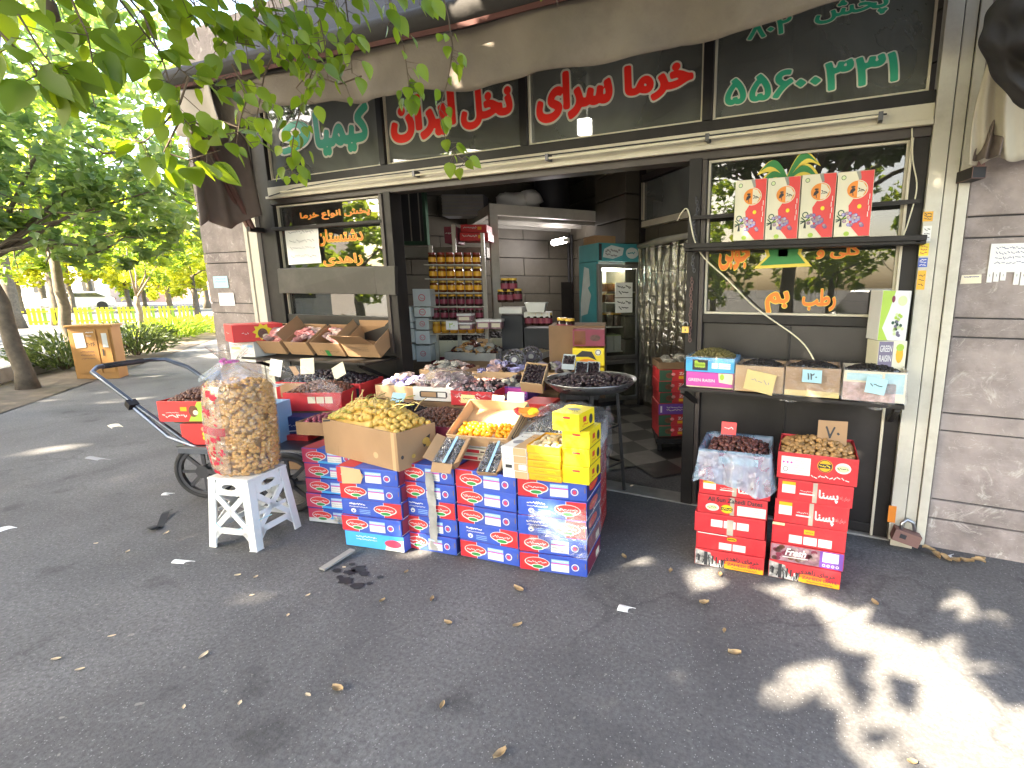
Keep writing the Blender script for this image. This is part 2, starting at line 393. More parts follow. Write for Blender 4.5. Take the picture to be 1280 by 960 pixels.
    def build(s, name, parent=None, loc=None, rot=None, smooth=False, bevel=0.0):
        me = bpy.data.meshes.new(name); me.from_pydata(s.v, [], s.f); me.update()
        for q in s.names: me.materials.append(MATS[q])
        me.polygons.foreach_set('material_index', s.m)
        if smooth: me.polygons.foreach_set('use_smooth', [True] * len(me.polygons))
        me.validate()
        if bevel:
            bm = bmesh.new(); bm.from_mesh(me)
            ed = [e for e in bm.edges if len(e.link_faces) == 2 and e.calc_face_angle(0) > .6]
            bmesh.ops.bevel(bm, geom=ed, offset=bevel, segments=2, profile=.6, affect='EDGES', clamp_overlap=True)
            bm.to_mesh(me); bm.free()
        o = bpy.data.objects.new(name, me); COL.objects.link(o)
        if parent is not None: o.parent = parent
        if loc is not None: o.location = loc
        if rot is not None: o.rotation_euler = (0, 0, rot) if isinstance(rot, (int, float)) else rot
        return o
def tag(o, label, cat, group=None, kind=None):
    o['label'] = label; o['category'] = cat
    if group: o['group'] = group
    if kind: o['kind'] = kind
    return o
def thing(name, label, cat, loc=(0, 0, 0), rz=0.0, group=None):
    o = bpy.data.objects.new(name, None); COL.objects.link(o); o.empty_display_size = .1
    o.location = loc; o.rotation_euler = (0, 0, rz) if isinstance(rz, (int, float)) else rz
    return tag(o, label, cat, group)
def structure(o): o['kind'] = 'structure'; return o
def dup(o, loc=None, rot=None, label=None, scale=None):
    c = o.copy(); COL.objects.link(c)
    if loc is not None: c.location = loc
    if rot is not None: c.rotation_euler = (0, 0, rot) if isinstance(rot, (int, float)) else rot
    if scale is not None: c.scale = (scale,) * 3 if isinstance(scale, (int, float)) else scale
    if label: c['label'] = label
    for ch in o.children:
        d = ch.copy(); COL.objects.link(d); d.parent = c
        for g in ch.children:
            e = g.copy(); COL.objects.link(e); e.parent = d
    return c

# ---------------------------------------------------------------- lettering
ISO = {'ا':0xFE8D,'آ':0xFE81,'ب':0xFE8F,'پ':0xFB56,'ت':0xFE95,'ج':0xFE9D,'ح':0xFEA1,'خ':0xFEA5,'د':0xFEA9,'ذ':0xFEAB,'ر':0xFEAD,'ز':0xFEAF,'س':0xFEB1,'ش':0xFEB5,'ص':0xFEB9,'ط':0xFEC1,'ع':0xFEC9,'ف':0xFED1,'ق':0xFED5,'ک':0xFB8E,'گ':0xFB92,'ل':0xFEDD,'م':0xFEE1,'ن':0xFEE5,'ه':0xFEE9,'و':0xFEED,'ی':0xFBFC}
NON = 'اآدذرزژو'
def shape(t):
    out = []; L = list(t)
    for i, c in enumerate(L):
        if c not in ISO: out.append(c); continue
        pj = i > 0 and L[i-1] in ISO and L[i-1] not in NON
        nj = i + 1 < len(L) and L[i+1] in ISO and c not in NON
        b = ISO[c]
        out.append(chr(b + (1 if pj else 0) if c in NON else b + (3 if pj and nj else 2 if nj else 1 if pj else 0)))
    return ''.join(reversed(out))
GLY = {}
def glyphs(t, bold=0.0, res=34):
    """filled outline of a text as 2-D points and faces; bold thickens every stroke; res = cells per text size"""
    key = (t, bold, res)
    if key in GLY: return GLY[key]
    tt = shape(t) if any(c in ISO for c in t) else t
    c = bpy.data.curves.new('t', 'FONT'); c.body = tt; c.size = 1; c.fill_mode = 'NONE'; c.resolution_u = 4
    o = bpy.data.objects.new('t', c); COL.objects.link(o)
    me = bpy.data.meshes.new_from_object(o.evaluated_get(bpy.context.evaluated_depsgraph_get()))
    V = np.array([v.co[:2] for v in me.vertices], float); E = np.array([e.vertices[:] for e in me.edges])
    bpy.data.objects.remove(o); bpy.data.curves.remove(c); bpy.data.meshes.remove(me)
    pad = bold + 2.0 / res
    x0, y0 = V.min(0) - pad; x1, y1 = V.max(0) + pad
    nx = int((x1 - x0) * res) + 2; ny = int((y1 - y0) * res) + 2
    X, Y = np.meshgrid(x0 + np.arange(nx) / res, y0 + np.arange(ny) / res)
    P = np.stack([X.ravel(), Y.ravel()], 1)
    A = V[E[:, 0]]; B = V[E[:, 1]]; wn = np.zeros(len(P)); dm = np.full(len(P), 9.0)
    for a, b in zip(A, B):
        d = b - a; L2 = d.dot(d) + 1e-12
        lo, hi = min(a[1], b[1]), max(a[1], b[1])
        s = np.clip(((P - a) @ d) / L2, 0, 1); q = P - a - s[:, None] * d
        dm = np.minimum(dm, (q * q).sum(1))
        if hi > lo:
            k = (P[:, 1] >= lo) & (P[:, 1] < hi)
            xs = a[0] + (P[k, 1] - a[1]) / d[1] * d[0]
            wn[k] += np.where(xs > P[k, 0], np.sign(d[1]), 0)
    D = np.sqrt(dm); F = np.where(np.abs(wn) > .5, D + bold, bold - D)
    F[np.abs(F) < 1e-6] = 1e-6
    F = F.reshape(ny, nx); vs = []; idx = {}; fs = []
    def corner(i, j):
        k = ('c', i, j)
        if k not in idx: idx[k] = len(vs); vs.append((X[j, i], Y[j, i]))
        return idx[k]
    def cut(i, j, i2, j2):
        k = ('e',) + ((i, j, i2, j2) if (i, j) < (i2, j2) else (i2, j2, i, j))
        if k not in idx:
            f = F[j, i] / (F[j, i] - F[j2, i2]); f = min(.95, max(.05, f))
            idx[k] = len(vs); vs.append((X[j, i] + f * (X[j2, i2] - X[j, i]), Y[j, i] + f * (Y[j2, i2] - Y[j, i])))
        return idx[k]
    S = F > 0
    for j in range(ny - 1):
        run = None
        for i in range(nx):
            full = i < nx - 1 and S[j, i] and S[j, i+1] and S[j+1, i] and S[j+1, i+1]
            if full:
                if run is None: run = i
                continue
            if run is not None:
                fs.append((corner(run, j), corner(i, j), corner(i, j+1), corner(run, j+1))); run = None
            if i == nx - 1: break
            q = [(i, j), (i+1, j), (i+1, j+1), (i, j+1)]; ins = [S[b, a] for a, b in q]
            if not any(ins): continue
            pl = []
            for k in range(4):
                a = q[k]; b = q[(k+1) % 4]
                if ins[k]: pl.append(corner(*a))
                if ins[k] != ins[(k+1) % 4]: pl.append(cut(*a, *b))
            if len(pl) > 2: fs.append(tuple(pl))
    Vv = np.array(vs); lo = Vv.min(0); hi = Vv.max(0)
    GLY[key] = (Vv - (lo + hi) / 2, fs, hi - lo)
    return GLY[key]

class Face:
    """flat drawing surface: origin o (lower left corner), unit axes u (right) and v (up); every level sits a little prouder"""
    def __init__(s, mb, o, u, v, step=.0008):
        s.mb = mb; s.o = Vector(o); s.u = Vector(u).normalized(); s.v = Vector(v).normalized(); s.n = s.u.cross(s.v); s.step = step
    def P(s, x, y, l): return s.o + s.u * x + s.v * y + s.n * (s.step * l)
    def rect(s, x0, y0, x1, y1, m, l=1): s.mb.poly([s.P(x0, y0, l), s.P(x1, y0, l), s.P(x1, y1, l), s.P(x0, y1, l)], m)
    def poly(s, pts, m, l=1): s.mb.poly([s.P(x, y, l) for x, y in pts], m)
    def oval(s, cx, cy, rx, ry, m, l=1, n=20): s.poly([(cx + rx * math.cos(t), cy + ry * math.sin(t)) for t in [2 * math.pi * k / n for k in range(n)]], m, l)
    def ring(s, cx, cy, r0, r1, m, l=1, n=20):
        vs = [s.P(cx + r * math.cos(2 * math.pi * k / n), cy + r * math.sin(2 * math.pi * k / n), l) for r in (r0, r1) for k in range(n)]
        s.mb.add(vs, [(k, k + n, (k + 1) % n + n, (k + 1) % n) for k in range(n)], m)
    def line(s, pts, wd, m, l=1):
        for (a, b) in zip(pts, pts[1:]):
            d = Vector((b[0]-a[0], b[1]-a[1])); 
            if d.length < 1e-6: continue
            d.normalize(); n = Vector((-d.y, d.x)) * wd / 2; e = d * wd * .3
            s.poly([(a[0]-e.x-n.x, a[1]-e.y-n.y), (b[0]+e.x-n.x, b[1]+e.y-n.y), (b[0]+e.x+n.x, b[1]+e.y+n.y), (a[0]-e.x+n.x, a[1]-e.y+n.y)], m, l)
    def scrib(s, x0, x1, y, h, m, l=1, wd=.002, rr=None):
        """unreadable small writing: a run of short strokes"""
        rr = rr or R; x = x0
        while x < x1:
            w2 = rr.uniform(.25, .9) * h
            s.line([(x, y + rr.uniform(-.3, .5) * h), (min(x + w2, x1), y + rr.uniform(-.5, .3) * h)], wd, m, l); x += w2 * 1.15 + rr.uniform(0, .35) * h
    def text(s, t, cx, cy, w=None, h=None, m='ink', l=1, bold=0.0, res=30, rot=0.0, slant=0.0):
        V, F, sz = glyphs(t, bold, res)
        kx = (w / sz[0]) if w else h / sz[1]; ky = (h / sz[1]) if h else kx
        ca, sa = math.cos(rot), math.sin(rot)
        pts = []
        for x, y in V:
            x, y = x * kx + slant * y * ky, y * ky; pts.append(s.P(cx + x * ca - y * sa, cy + x * sa + y * ca, l))
        s.mb.add(pts, F, m)
def front(mb, w, h, y=0.0, x=0.0, z=0.0): return Face(mb, (x, y, z), (1, 0, 0), (0, 0, 1))
# ================================================================ setting
DV = Vector((-.773, .635, 0)).normalized(); EV = Vector((-DV.y * -1, 0, 0))
EV = Vector((.635, .773, 0)).normalized()        # DV: along the street, EV: away from the street
K0 = Vector((-12.1, -.75, 0))                    # kerb line point
def st(along, off, z=0.0):
    p = K0 + DV * along + EV * off; return Vector((p.x, p.y, z))
# ground sheet to the horizon: the road
b = MB(); b.poly([(-400, -400, -.14), (400, -400, -.14), (400, 400, -.14), (-400, 400, -.14)], 'road'); structure(b.build('road'))
# pavement slab with a real kerb edge
b = MB()
pv = [st(-40, 0), st(60, 0), st(60, 40), st(-40, 40)]
b.poly([(p.x, p.y, 0) for p in reversed(pv)], 'pavement')
structure(b.build('pavement'))
b = MB(); M4 = Matrix.Translation(K0) @ Matrix.Rotation(math.atan2(DV.y, DV.x), 4, 'Z')
# local frame of M4: +x along the street, -y away from the street (towards the shop)
b.box(-40, 60, 0.002, .16, -.14, .02, 'concrete', M=M4); kb = b.build('kerb', bevel=.01); structure(kb)
# planting strip of bare soil along the kerb, lumpy
b = MB()
b.grid(lambda s, t: M4 @ Vector((-6 + s * 26, -.02 - t * 1.25, .006 + .05 * math.sin(math.pi * min(1, t)) * (.5 + .5 * math.sin(s * 61 + 5 * t)) + .012 * R.random())), 90, 8, 'soil')
structure(b.build('soil_strip', smooth=True))
# open water channel walls beside the kerb (seen at the left edge)
b = MB(); b.box(-6, 5.5, -.02, .14, .02, .26, 'concrete', M=M4, j=.01)
tag(b.build('channel_wall', bevel=.012), 'low grey concrete kerb walls of the tree strip at the left edge', 'low wall')

# ---------------------------------------------------------------- shop building
bd = thing('shop_building', 'grey stone clad corner building holding the date shop', 'building')
def stone_pillar(x0, x1, joints, ytop=3.9):
    b = MB(); zs = [-.02] + joints + [ytop]
    for z0, z1 in zip(zs, zs[1:]):
        b.box(x0, x1, 0.012 + R.uniform(-.004, .004), .5, z0 + .004, z1 - .004, 'stone')
    b.box(x0 + .004, x1 - .004, .03, .48, -.02, ytop - .01, 'ink')
    b.build('stone_pillar', bd, bevel=.006)
stone_pillar(.60, 4.2, [.19, .315, .755, .865, 1.32, 1.43, 1.875, 1.99, 2.44, 2.55, 3.0, 3.12])
stone_pillar(-6.74, -5.83, [.19, .315, .755, .865, 1.32, 1.43, 1.875, 1.99, 2.44, 2.55, 3.0, 3.12])
b = MB(); b.box(-6.74, 4.2, .03, .55, 3.905, 4.25, 'stone'); b.build('upper_wall', bd)
b = MB()
for o_, L in ((Vector((-6.72, .52, 0)), 14), ):
    o_ = o_ + EV * .22 - DV * .05; b.bar((o_.x, o_.y, 2.1), tuple(o_ + DV * L + Vector((0, 0, 2.1))), .2, 4.2, 'stone')
b.build('side_wall', bd)
# interior: a room squared to the street, cut by the slanting shop front
RW0 = Vector((-2.4, 2.95, 0)); CN = Vector((-4.456, 4.639, 0))      # right wall point and back corner
def wall_strip(name, a, c, z1, m, rows, off):
    """wall of big stone courses from a to c (inside face on its left-hand side)"""
    b = MB(); a = Vector(a); c = Vector(c); d = (c - a); L = d.length; d.normalize(); n = Vector((-d.y, d.x, 0)) * off
    z = 0.0; k = 0
    while z < z1:
        h = rows; x = -(k % 2) * .45
        while x < L:
            x0 = max(0, x); x1 = min(L, x + .9)
            if x1 - x0 > .03:
                p0 = a + d * (x0 + .004); p1 = a + d * (x1 - .004); q = R.uniform(0, .006)
                b.bar(tuple((p0 + p1) / 2 + n * (.03 + q / 2) - d * ((x1 - x0) / 2 - .004) + Vector((0, 0, z + h / 2))), tuple((p0 + p1) / 2 + n * (.03 + q / 2) + d * ((x1 - x0) / 2 - .004) + Vector((0, 0, z + h / 2))), .06 + q, h - .012, m)
            x += .9
        z += h; k += 1
    p = a - n * .03; q_ = c - n * .03
    b.bar((p.x, p.y, z1 / 2), (q_.x, q_.y, z1 / 2), .05, z1, 'ink')
    return structure(b.build(name, bevel=.004))
RA = RW0 - DV * 4.45                     # where the right wall meets the shop front
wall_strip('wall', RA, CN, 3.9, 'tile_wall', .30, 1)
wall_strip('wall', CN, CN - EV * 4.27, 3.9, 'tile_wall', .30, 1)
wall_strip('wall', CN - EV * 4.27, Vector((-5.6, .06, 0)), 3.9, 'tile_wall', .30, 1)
# shop floor of dark and grey tiles, and the ceiling
b = MB(); ts = .33
for i in range(-4, 34):
    for j in range(-26, 6):
        c = RA + DV * (i * ts) + EV * (j * ts)
        pts = [c, c + DV * ts, c + DV * ts + EV * ts, c + EV * ts]
        if min(p.y for p in pts) < .16 or max(p.x for p in pts) > 1.5 or min((p - Vector((-5.6, .06, 0))).dot(EV) for p in pts) < 0 or max((p - CN).dot(DV) for p in pts) > 0: continue
        b.poly([(p.x, p.y, .016) for p in reversed(pts)], 'tile_light' if (i + j) % 2 else 'tile_dark')
mat('tile_light', (.22, .21, .19), .35, .15, dirt=.4); mat('tile_dark', (.045, .043, .042), .35, .2)
structure(b.build('shop_floor'))
b = MB(); b.poly([(p.x, p.y, 3.88) for p in (Vector((-5.6, .56, 0)), CN - EV * 4.2, CN, RA, Vector((1.2, .56, 0)))], 'ceiling_white'); structure(b.build('ceiling'))
b = MB(); b.box(-5.58, .40, -.02, .16, -.02, .012, 'concrete'); structure(b.build('door_sill', bevel=.004))

# ---------------------------------------------------------------- shop front
sf = thing('storefront', 'dark framed glazed shop front with big lettered panes over the open doorway', 'shop front')
def bx(name, x0, x1, y0, y1, z0, z1, m, par=sf, bev=.004):
    b = MB(); b.box(x0, x1, y0, y1, z0, z1, m); return b.build(name, par, bevel=bev)
# white shutter posts, each a ribbed channel
def post(x0, x1, flip):
    b = MB(); w_ = (x1 - x0)
    cuts = [0, .40, .43, .72, .75, 1.0]
    if flip: cuts = [1 - c for c in reversed(cuts)]
    for k in range(0, 6, 2):
        b.box(x0 + cuts[k] * w_, x0 + cuts[k+1] * w_, -.06 + (.012 if k == 2 else 0), .1, .03, 3.6, 'white_metal')
    b.box(x0 + .003, x1 - .003, -.03, .09, .03, 3.6, 'ink')
    return b.build('shutter_post', sf, bevel=.003)
post(.385, .585, False); post(-5.815, -5.60, True)
bx('shutter_foot', .40, .52, -.075, -.062, .0, .10, 'cream_metal')
bx('frame_post', -5.60, -5.375, -.02, .1, 0, 3.6, 'black_metal')
bx('frame_post', .30, .383, .0, .1, 0, 2.44, 'black_metal')
bx('door_post', -3.80, -3.715, -.03, .1, .012, 2.44, 'black_metal')
bx('door_post', -.99, -.905, -.03, .1, .012, 2.44, 'black_metal')
bx('header_beam', -5.375, .383, -.035, .1, 2.487, 2.595, 'cream_metal')
bx('header_lip', -5.375, .383, -.065, -.037, 2.478, 2.505, 'cream_metal')
bx('header_band', -5.375, .383, -.02, .1, 2.43, 2.484, 'brown_metal')
bx('transom_band', -5.375, .383, -.02, .1, 2.598, 2.665, 'black_metal')
bx('transom_top', -5.375, .383, -.02, .1, 3.56, 3.62, 'black_metal')
XM = [-5.375, -3.78, -2.30, -.887, .383]
for x in XM[1:4]: bx('mullion', x - .032, x + .032, -.02, .1, 2.668, 3.557, 'black_metal')
bx('shutter_box', -5.6, .383, .1, .5, 3.62, 3.9, 'brown_metal')
# transom panes with their lettering
def pane(x0, x1, z0, z1, m='dark_glass', y=.03, trim=True):
    b = MB(); b.box(x0, x1, y, y + .006, z0, z1, m); p = b.build('pane', sf)
    if trim:
        b = MB(); t = .014
        b.box(x0, x1, y - .022, y - .002, z0, z0 + t, 'cream_metal'); b.box(x0, x1, y - .022, y - .002, z1 - t, z1, 'cream_metal')
        b.box(x0, x0 + t, y - .022, y - .002, z0 + t, z1 - t, 'cream_metal'); b.box(x1 - t, x1, y - .022, y - .002, z0 + t, z1 - t, 'cream_metal')
        b.build('glazing_bead', p)
    return p
TP = [pane(a + .034 if k else a + .012, c - .034, 2.668, 3.55) for k, (a, c) in enumerate(zip(XM, XM[1:]))]
def sign(par, jobs, y=.024, name='lettering'):
    """jobs: (text, u-range and v-range measured in the photo on the pane, colour, outline colour, bold)"""
    for t, (u0, v0), (u1, v1), m, e, bo, eb in jobs:
        b = MB(); F = Face(b, (0, y, 0), (1, 0, 0), (0, 0, 1), .0012); p = py(u0, v0, y); q = py(u1, v1, y)
        cx, cz = (p.x + q.x) / 2, (p.z + q.z) / 2; w_, h_ = abs(q.x - p.x), abs(q.z - p.z)
        V, Fc, s0 = glyphs(t, bo, 30); V2, F2, s1 = glyphs(t, bo + eb, 30)
        F.text(t, cx, cz, w_ * s1[0] / s0[0], h_ * s1[1] / s0[1], e, 1, bo + eb)
        F.text(t, cx, cz, w_, h_, m, 2, bo); b.build(name, par)
sign(TP[2], [('خرما', (780, 132), (868, 66), 'red_sign', 'sign_edge', .058, .048), ('سرای', (671, 156), (766, 77), 'red_sign', 'sign_edge', .058, .048)])
sign(TP[1], [('نخل', (577, 164), (640, 101), 'red_sign', 'sign_edge', .058, .048), ('ایران', (490, 181), (568, 108), 'red_sign', 'sign_edge', .058, .048)])
sign(TP[0], [('کیمیا', (396, 197), (459, 126), 'green_sign', 'sign_edge', .055, .045), ('و', (352, 194), (386, 148), 'green_sign', 'sign_edge', .018, .03)])
sign(TP[3], [('۵۵۶۰۰۳۳۱', (906, 133), (1126, 63), 'green_sign', 'sign_edge', .03, .03), ('پخش', (1018, 34), (1112, -12), 'green_sign', 'sign_edge', .03, .035), ('۸۰۲', (934, 51), (990, 20), 'green_sign', 'sign_edge', .03, .035)])
# left leaf: glass above, steel boards below
pl = pane(-5.335, -3.84, 1.05, 2.42, 'glass', y=.03)
sign(pl, [('پخش انواع خرما', (376, 277), (462, 258), 'orange_sign', 'yellow_sign', .022, .02), ('دشتستان', (398, 308), (453, 284), 'orange_sign', 'yellow_sign', .028, .025), ('زاهدی', (405, 333), (453, 316), 'orange_sign', 'yellow_sign', .028, .025)])
bx('glazing_bar', -5.36, -3.82, -.05, .02, 2.175, 2.205, 'black_metal')
b = MB(); b.box(-5.36, -3.95, -.05, -.02, 1.55, 1.80, 'grey_board', j=.008); b.box(-3.949, -3.70, -.055, -.022, 1.54, 1.80, 'grey_board', j=.008); b.build('metal_board', sf, bevel=.004)
bx('steel_panel', -5.37, -3.81, -.01, .02, .012, 1.33, 'dark_sheet')
bx('stile', -5.37, -5.335, -.03, .02, 1.0, 2.42, 'black_metal'); bx('stile', -3.84, -3.80, -.045, -.01, 1.0, 2.42, 'brown_metal')
b = MB(); F = Face(b, (0, .008, 0), (1, 0, 0), (0, 0, 1), .0012)
p = py(361, 331, .008); q = py(397, 280, .008); n_ = MB()
pts = [(p.x, p.z), (q.x, p.z + .01), (q.x - .01, (p.z + q.z) / 2), (q.x + .005, q.z - .02), (q.x - .02, q.z), (p.x, q.z - .01)]
F.poly(pts, 'paper', 1)
for k, zz in enumerate((.82, .60, .42, .22)):
    z_ = p.z + (q.z - p.z) * zz; F.scrib(p.x + .06, q.x - .07, z_, .035, 'grey_ink', 2, .006, random.Random(k))
tag(b.build('paper_notice'), 'white handwritten paper taped inside the left shop window', 'notice')
# right leaf: lettered glass above, black steel below
pr = pane(-.868, .285, 1.425, 2.425, 'glass', y=.03)
sign(pr, [('رطب', (1002, 388), (1046, 361), 'orange_sign', 'yellow_sign', .035, .022), ('بم', (956, 391), (987, 364), 'orange_sign', 'yellow_sign', .035, .022), ('گلی و', (1020, 324), (1077, 302), 'orange_sign', 'yellow_sign', .035, .022), ('جوبی', (898, 338), (938, 306), 'orange_sign', 'yellow_sign', .035, .022)])
b = MB(); F = Face(b, (0, .022, 0), (1, 0, 0), (0, 0, 1), .0012)
def px2(pts): return [(lambda p: (p.x, p.z))(py(u, v, .022)) for u, v in pts]
def leafshape(base, tip, wd, m, l, up):
    a = Vector(base); c = Vector(tip); n = 12; L = []; Rr = []
    for k in range(n + 1):
        t = k / n; p = a.lerp(c, t) + Vector((0, up * math.sin(math.pi * t))); q = wd * math.sin(math.pi * min(1, .1 + t * .9)) ** .8
        d = (c - a).normalized(); nn = Vector((-d.y, d.x)); L.append(p + nn * q); Rr.append(p - nn * q * .6)
    for k in range(n): F.poly([L[k], L[k+1], Rr[k+1], Rr[k]][::-1], m, l)
cx = py(985, 215, .022).x
for m, l, g in (('yellow_sign', 1, .02), ('palm_green', 2, 0)):
    leafshape((cx, 2.27), (cx - .17 - g, 2.33 - g), .026 + g, m, l, .075); leafshape((cx, 2.27), (cx + .17 + g, 2.35 - g), .026 + g, m, l, .08)
    leafshape((cx, 2.26), (cx - .18 - g, 2.22 - g), .024 + g, m, l, .07); leafshape((cx, 2.26), (cx + .19 + g, 2.24 - g), .024 + g, m, l, .07)
    F.poly([(cx - .03 - g, 1.80), (cx + .03 + g, 1.80), (cx + .025 + g, 2.28), (cx - .025 - g, 2.28)], m, l)
    zz = 1.745 - g; F.poly([(cx - .14 - 2 * g, zz), (cx + .14 + 2 * g, zz + .01), (cx + .09 + g, zz + .07 + g), (cx + .10 + g, zz + .14), (cx + .04, zz + .10 + g), (cx, zz + .16 + g), (cx - .04, zz + .10 + g), (cx - .10 - g, zz + .13), (cx - .08 - g, zz + .06 + g)], m, l)
b.build('palm_emblem', pr)
bx('window_rail', -.87, .30, -.012, .07, 1.365, 1.422, 'black_metal')
bx('steel_panel', -.87, .30, .012, .04, .015, 1.362, 'dark_sheet')
bx('stile', -.905, -.872, -.02, .07, .015, 2.43, 'brown_metal'); bx('stile', .285, .302, -.02, .0, .015, 2.43, 'cream_metal')
bx('panel_seam', -.30, -.285, .0, .0115, .2, 1.36, 'black_metal'); bx('panel_ledge', -.86, .29, -.008, .0115, .03, .09, 'black_metal')
# rods that hold goods up against the window, with their brackets
b = MB(); b.bar((-.97, -.10, 1.862), (.40, -.10, 1.862), .12, .045, 'black_metal'); b.bar((-.97, -.165, 1.872), (.40, -.165, 1.872), .02, .03, 'black_metal')
for x in (-.93, .36): b.bar((x, .0, 1.86), (x, -.16, 1.86), .03, .03, 'black_metal')
b.build('display_shelf', sf, bevel=.003)
b = MB(); b.bar((-.95, -.06, 2.06), (.36, -.06, 2.08), .022, .022, 'black_metal'); b.build('guard_rod', sf)
b = MB(); b.bar((-.92, -.20, .955), (.36, -.20, .955), .36, .02, 'black_metal'); b.bar((-.90, -.02, .80), (-.90, -.36, .94), .03, .03, 'black_metal'); b.bar((.33, -.02, .80), (.33, -.36, .94), .03, .03, 'black_metal'); b.build('goods_shelf', sf, bevel=.002)
b = MB(); b.bar((-5.42, -.30, .925), (-3.75, -.20, .945), .44, .02, 'black_metal'); b.bar((-5.3, -.02, .70), (-5.3, -.45, .9), .03, .03, 'black_metal'); b.bar((-3.9, -.02, .74), (-3.9, -.36, .92), .03, .03, 'black_metal'); b.build('goods_shelf', sf, bevel=.002)
# light tube along the header, clips, cables and chains
b = MB(); b.tube([(-5.1, -.085, 2.525), (-3.2, -.085, 2.53), (.12, -.085, 2.545)], .0085, 'cream_print'); b.tube([(-5.3, -.075, 2.50), (-4.9, -.08, 2.545), (-4.2, -.08, 2.565), (.15, -.08, 2.553)], .005, 'ink')
for x in (-3.35, -2.05, -.86, .12): b.box(x - .012, x + .012, -.10, -.036, 2.52, 2.565, 'dark_steel')
b.build('light_strip', sf)
def cable(name, pts, r, m, par=sf):
    P = [Vector(p) for p in pts]; out = []
    for i in range(len(P) - 1):
        p0, p1, p2, p3 = P[max(0, i-1)], P[i], P[i+1], P[min(len(P)-1, i+2)]
        for k in range(6):
            t = k / 6; out.append(.5 * ((2*p1) + (p2-p0)*t + (2*p0-5*p1+4*p2-p3)*t*t + (3*p1-p0-3*p2+p3)*t**3))
    out.append(P[-1]); b = MB(); b.tube(out, r, m, 6); return b.build(name, par, smooth=True)
cable('cable', [py(1140, 160, -.07), py(1141, 200, -.05), py(1146, 235, -.05), py(1136, 275, -.06), py(1128, 298, -.06)], .004, 'cream_print')
cable('cable', [py(847, 276, .05), py(852, 266, -.02), py(860, 263, -.05), py(868, 300, -.07), py(880, 322, -.06), py(910, 350, -.04), py(945, 385, -.03), py(1000, 425, -.02), py(1020, 455, -.02)], .005, 'cream_print')
b = MB()
for k in range(22):
    z = 2.18 - k * .022; x = -.93 + .012 * math.sin(k * .6)
    b.tube([(x + .008 * math.cos(t) * (1 if k % 2 else .3), -.055 + .008 * math.cos(t) * (.3 if k % 2 else 1), z + .014 * math.sin(t)) for t in [2 * math.pi * q / 8 for q in range(8)]], .0025, 'dark_steel', 5, closed=True)
for k in range(20):
    z = 1.66 - k * .022; x = -.945 + .004 * math.sin(k)
    b.tube([(x + .008 * math.cos(t) * (1 if k % 2 else .3), -.055 + .008 * math.cos(t) * (.3 if k % 2 else 1), z + .014 * math.sin(t)) for t in [2 * math.pi * q / 8 for q in range(8)]], .0025, 'rust_brown', 5, closed=True)
b.build('chain', sf)
def padlock(name, label, loc, rz, s, m):
    t = thing(name, label, 'padlock', loc, rz)
    b = MB(); b.box(-.5*s, .5*s, -.2*s, .2*s, -.45*s, .45*s, m); b.box(-.12*s, .12*s, -.23*s, -.19*s, -.2*s, .1*s, 'dark_steel'); b.build('lock_body', t, bevel=.05*s)
    b = MB(); b.tube([(-.3*s, 0, .40*s), (-.3*s, 0, .8*s)] + [(.3*s*math.cos(a), 0, .8*s + .3*s*math.sin(a)) for a in (2.6, 2.0, 1.57, 1.1, .5)] + [(.3*s, 0, .8*s), (.3*s, 0, .40*s)], .07*s, 'steel', 8); b.build('shackle', t, smooth=True)
    return t
padlock('padlock', 'small brass padlock hanging on the door post chain', py(857, 412, -.07), 0, .048, 'brass')
lk = py(1130, 668, -.10); t = thing('padlock', 'big brown steel shutter lock at the foot of the white post', 'padlock', (.475, -.11, .095), .1)
b = MB(); b.box(-.075, .075, -.035, .035, -.04, .035, 'rust_brown', M=Matrix.Rotation(.25, 4, 'Y')); b.box(-.045, -.005, -.038, -.034, -.012, .02, 'ink', M=Matrix.Rotation(.25, 4, 'Y')); b.build('lock_body', t, bevel=.006)
b = MB(); b.tube([(-.03, 0, .03), (-.03, 0, .08), (0, .02, .1), (.04, .03, .08), (.05, .02, .03)], .011, 'steel', 8); b.build('shackle', t, smooth=True)
# stickers on the right white post
def stick(u0, v0, u1, v1, m, ink=None, seed=0):
    b = MB(); F = Face(b, (0, -.0605, 0), (1, 0, 0), (0, 0, 1), .001); p = py(u0, v1, -.0605); q = py(u1, v0, -.0605); F.rect(p.x, p.z, q.x, q.z, m, 1); rr = random.Random(seed)
    if ink:
        for k in range(3): F.scrib(p.x + .008, q.x - .008, p.z + (q.z - p.z) * (.25 + .25 * k), .012, ink, 2, .004, rr)
    b.build('sticker', sf)
stick(1153, 264, 1167, 277, 'amber_print', 'ink', 1); stick(1152, 282, 1165, 302, 'paper', 'ink', 2); stick(1148, 304, 1162, 320, 'yellow_print', 'red_print', 3)
stick(1147, 322, 1160, 334, 'blue_print', 'white_print', 4); stick(1145, 338, 1158, 362, 'amber_print', 'ink', 5)
stick(1109, 633, 1121, 652, 'orange_print', None)
# ceiling lamp behind the transom glass
lp = thing('wall_lamp', 'lit square white lamp behind the red lettered transom pane', 'lamp', py(731, 159, .35))
b = MB(); b.box(-.055, .055, -.03, .01, -.06, .06, 'lamp_white'); b.build('diffuser', lp, bevel=.012)
b = MB(); b.box(-.06, .06, .012, .05, -.065, .065, 'white_plastic'); b.tube([(0, .04, .07), (0, .06, .6), (0, .2, 1.1)], .006, 'ink', 6); b.build('housing', lp, bevel=.004)
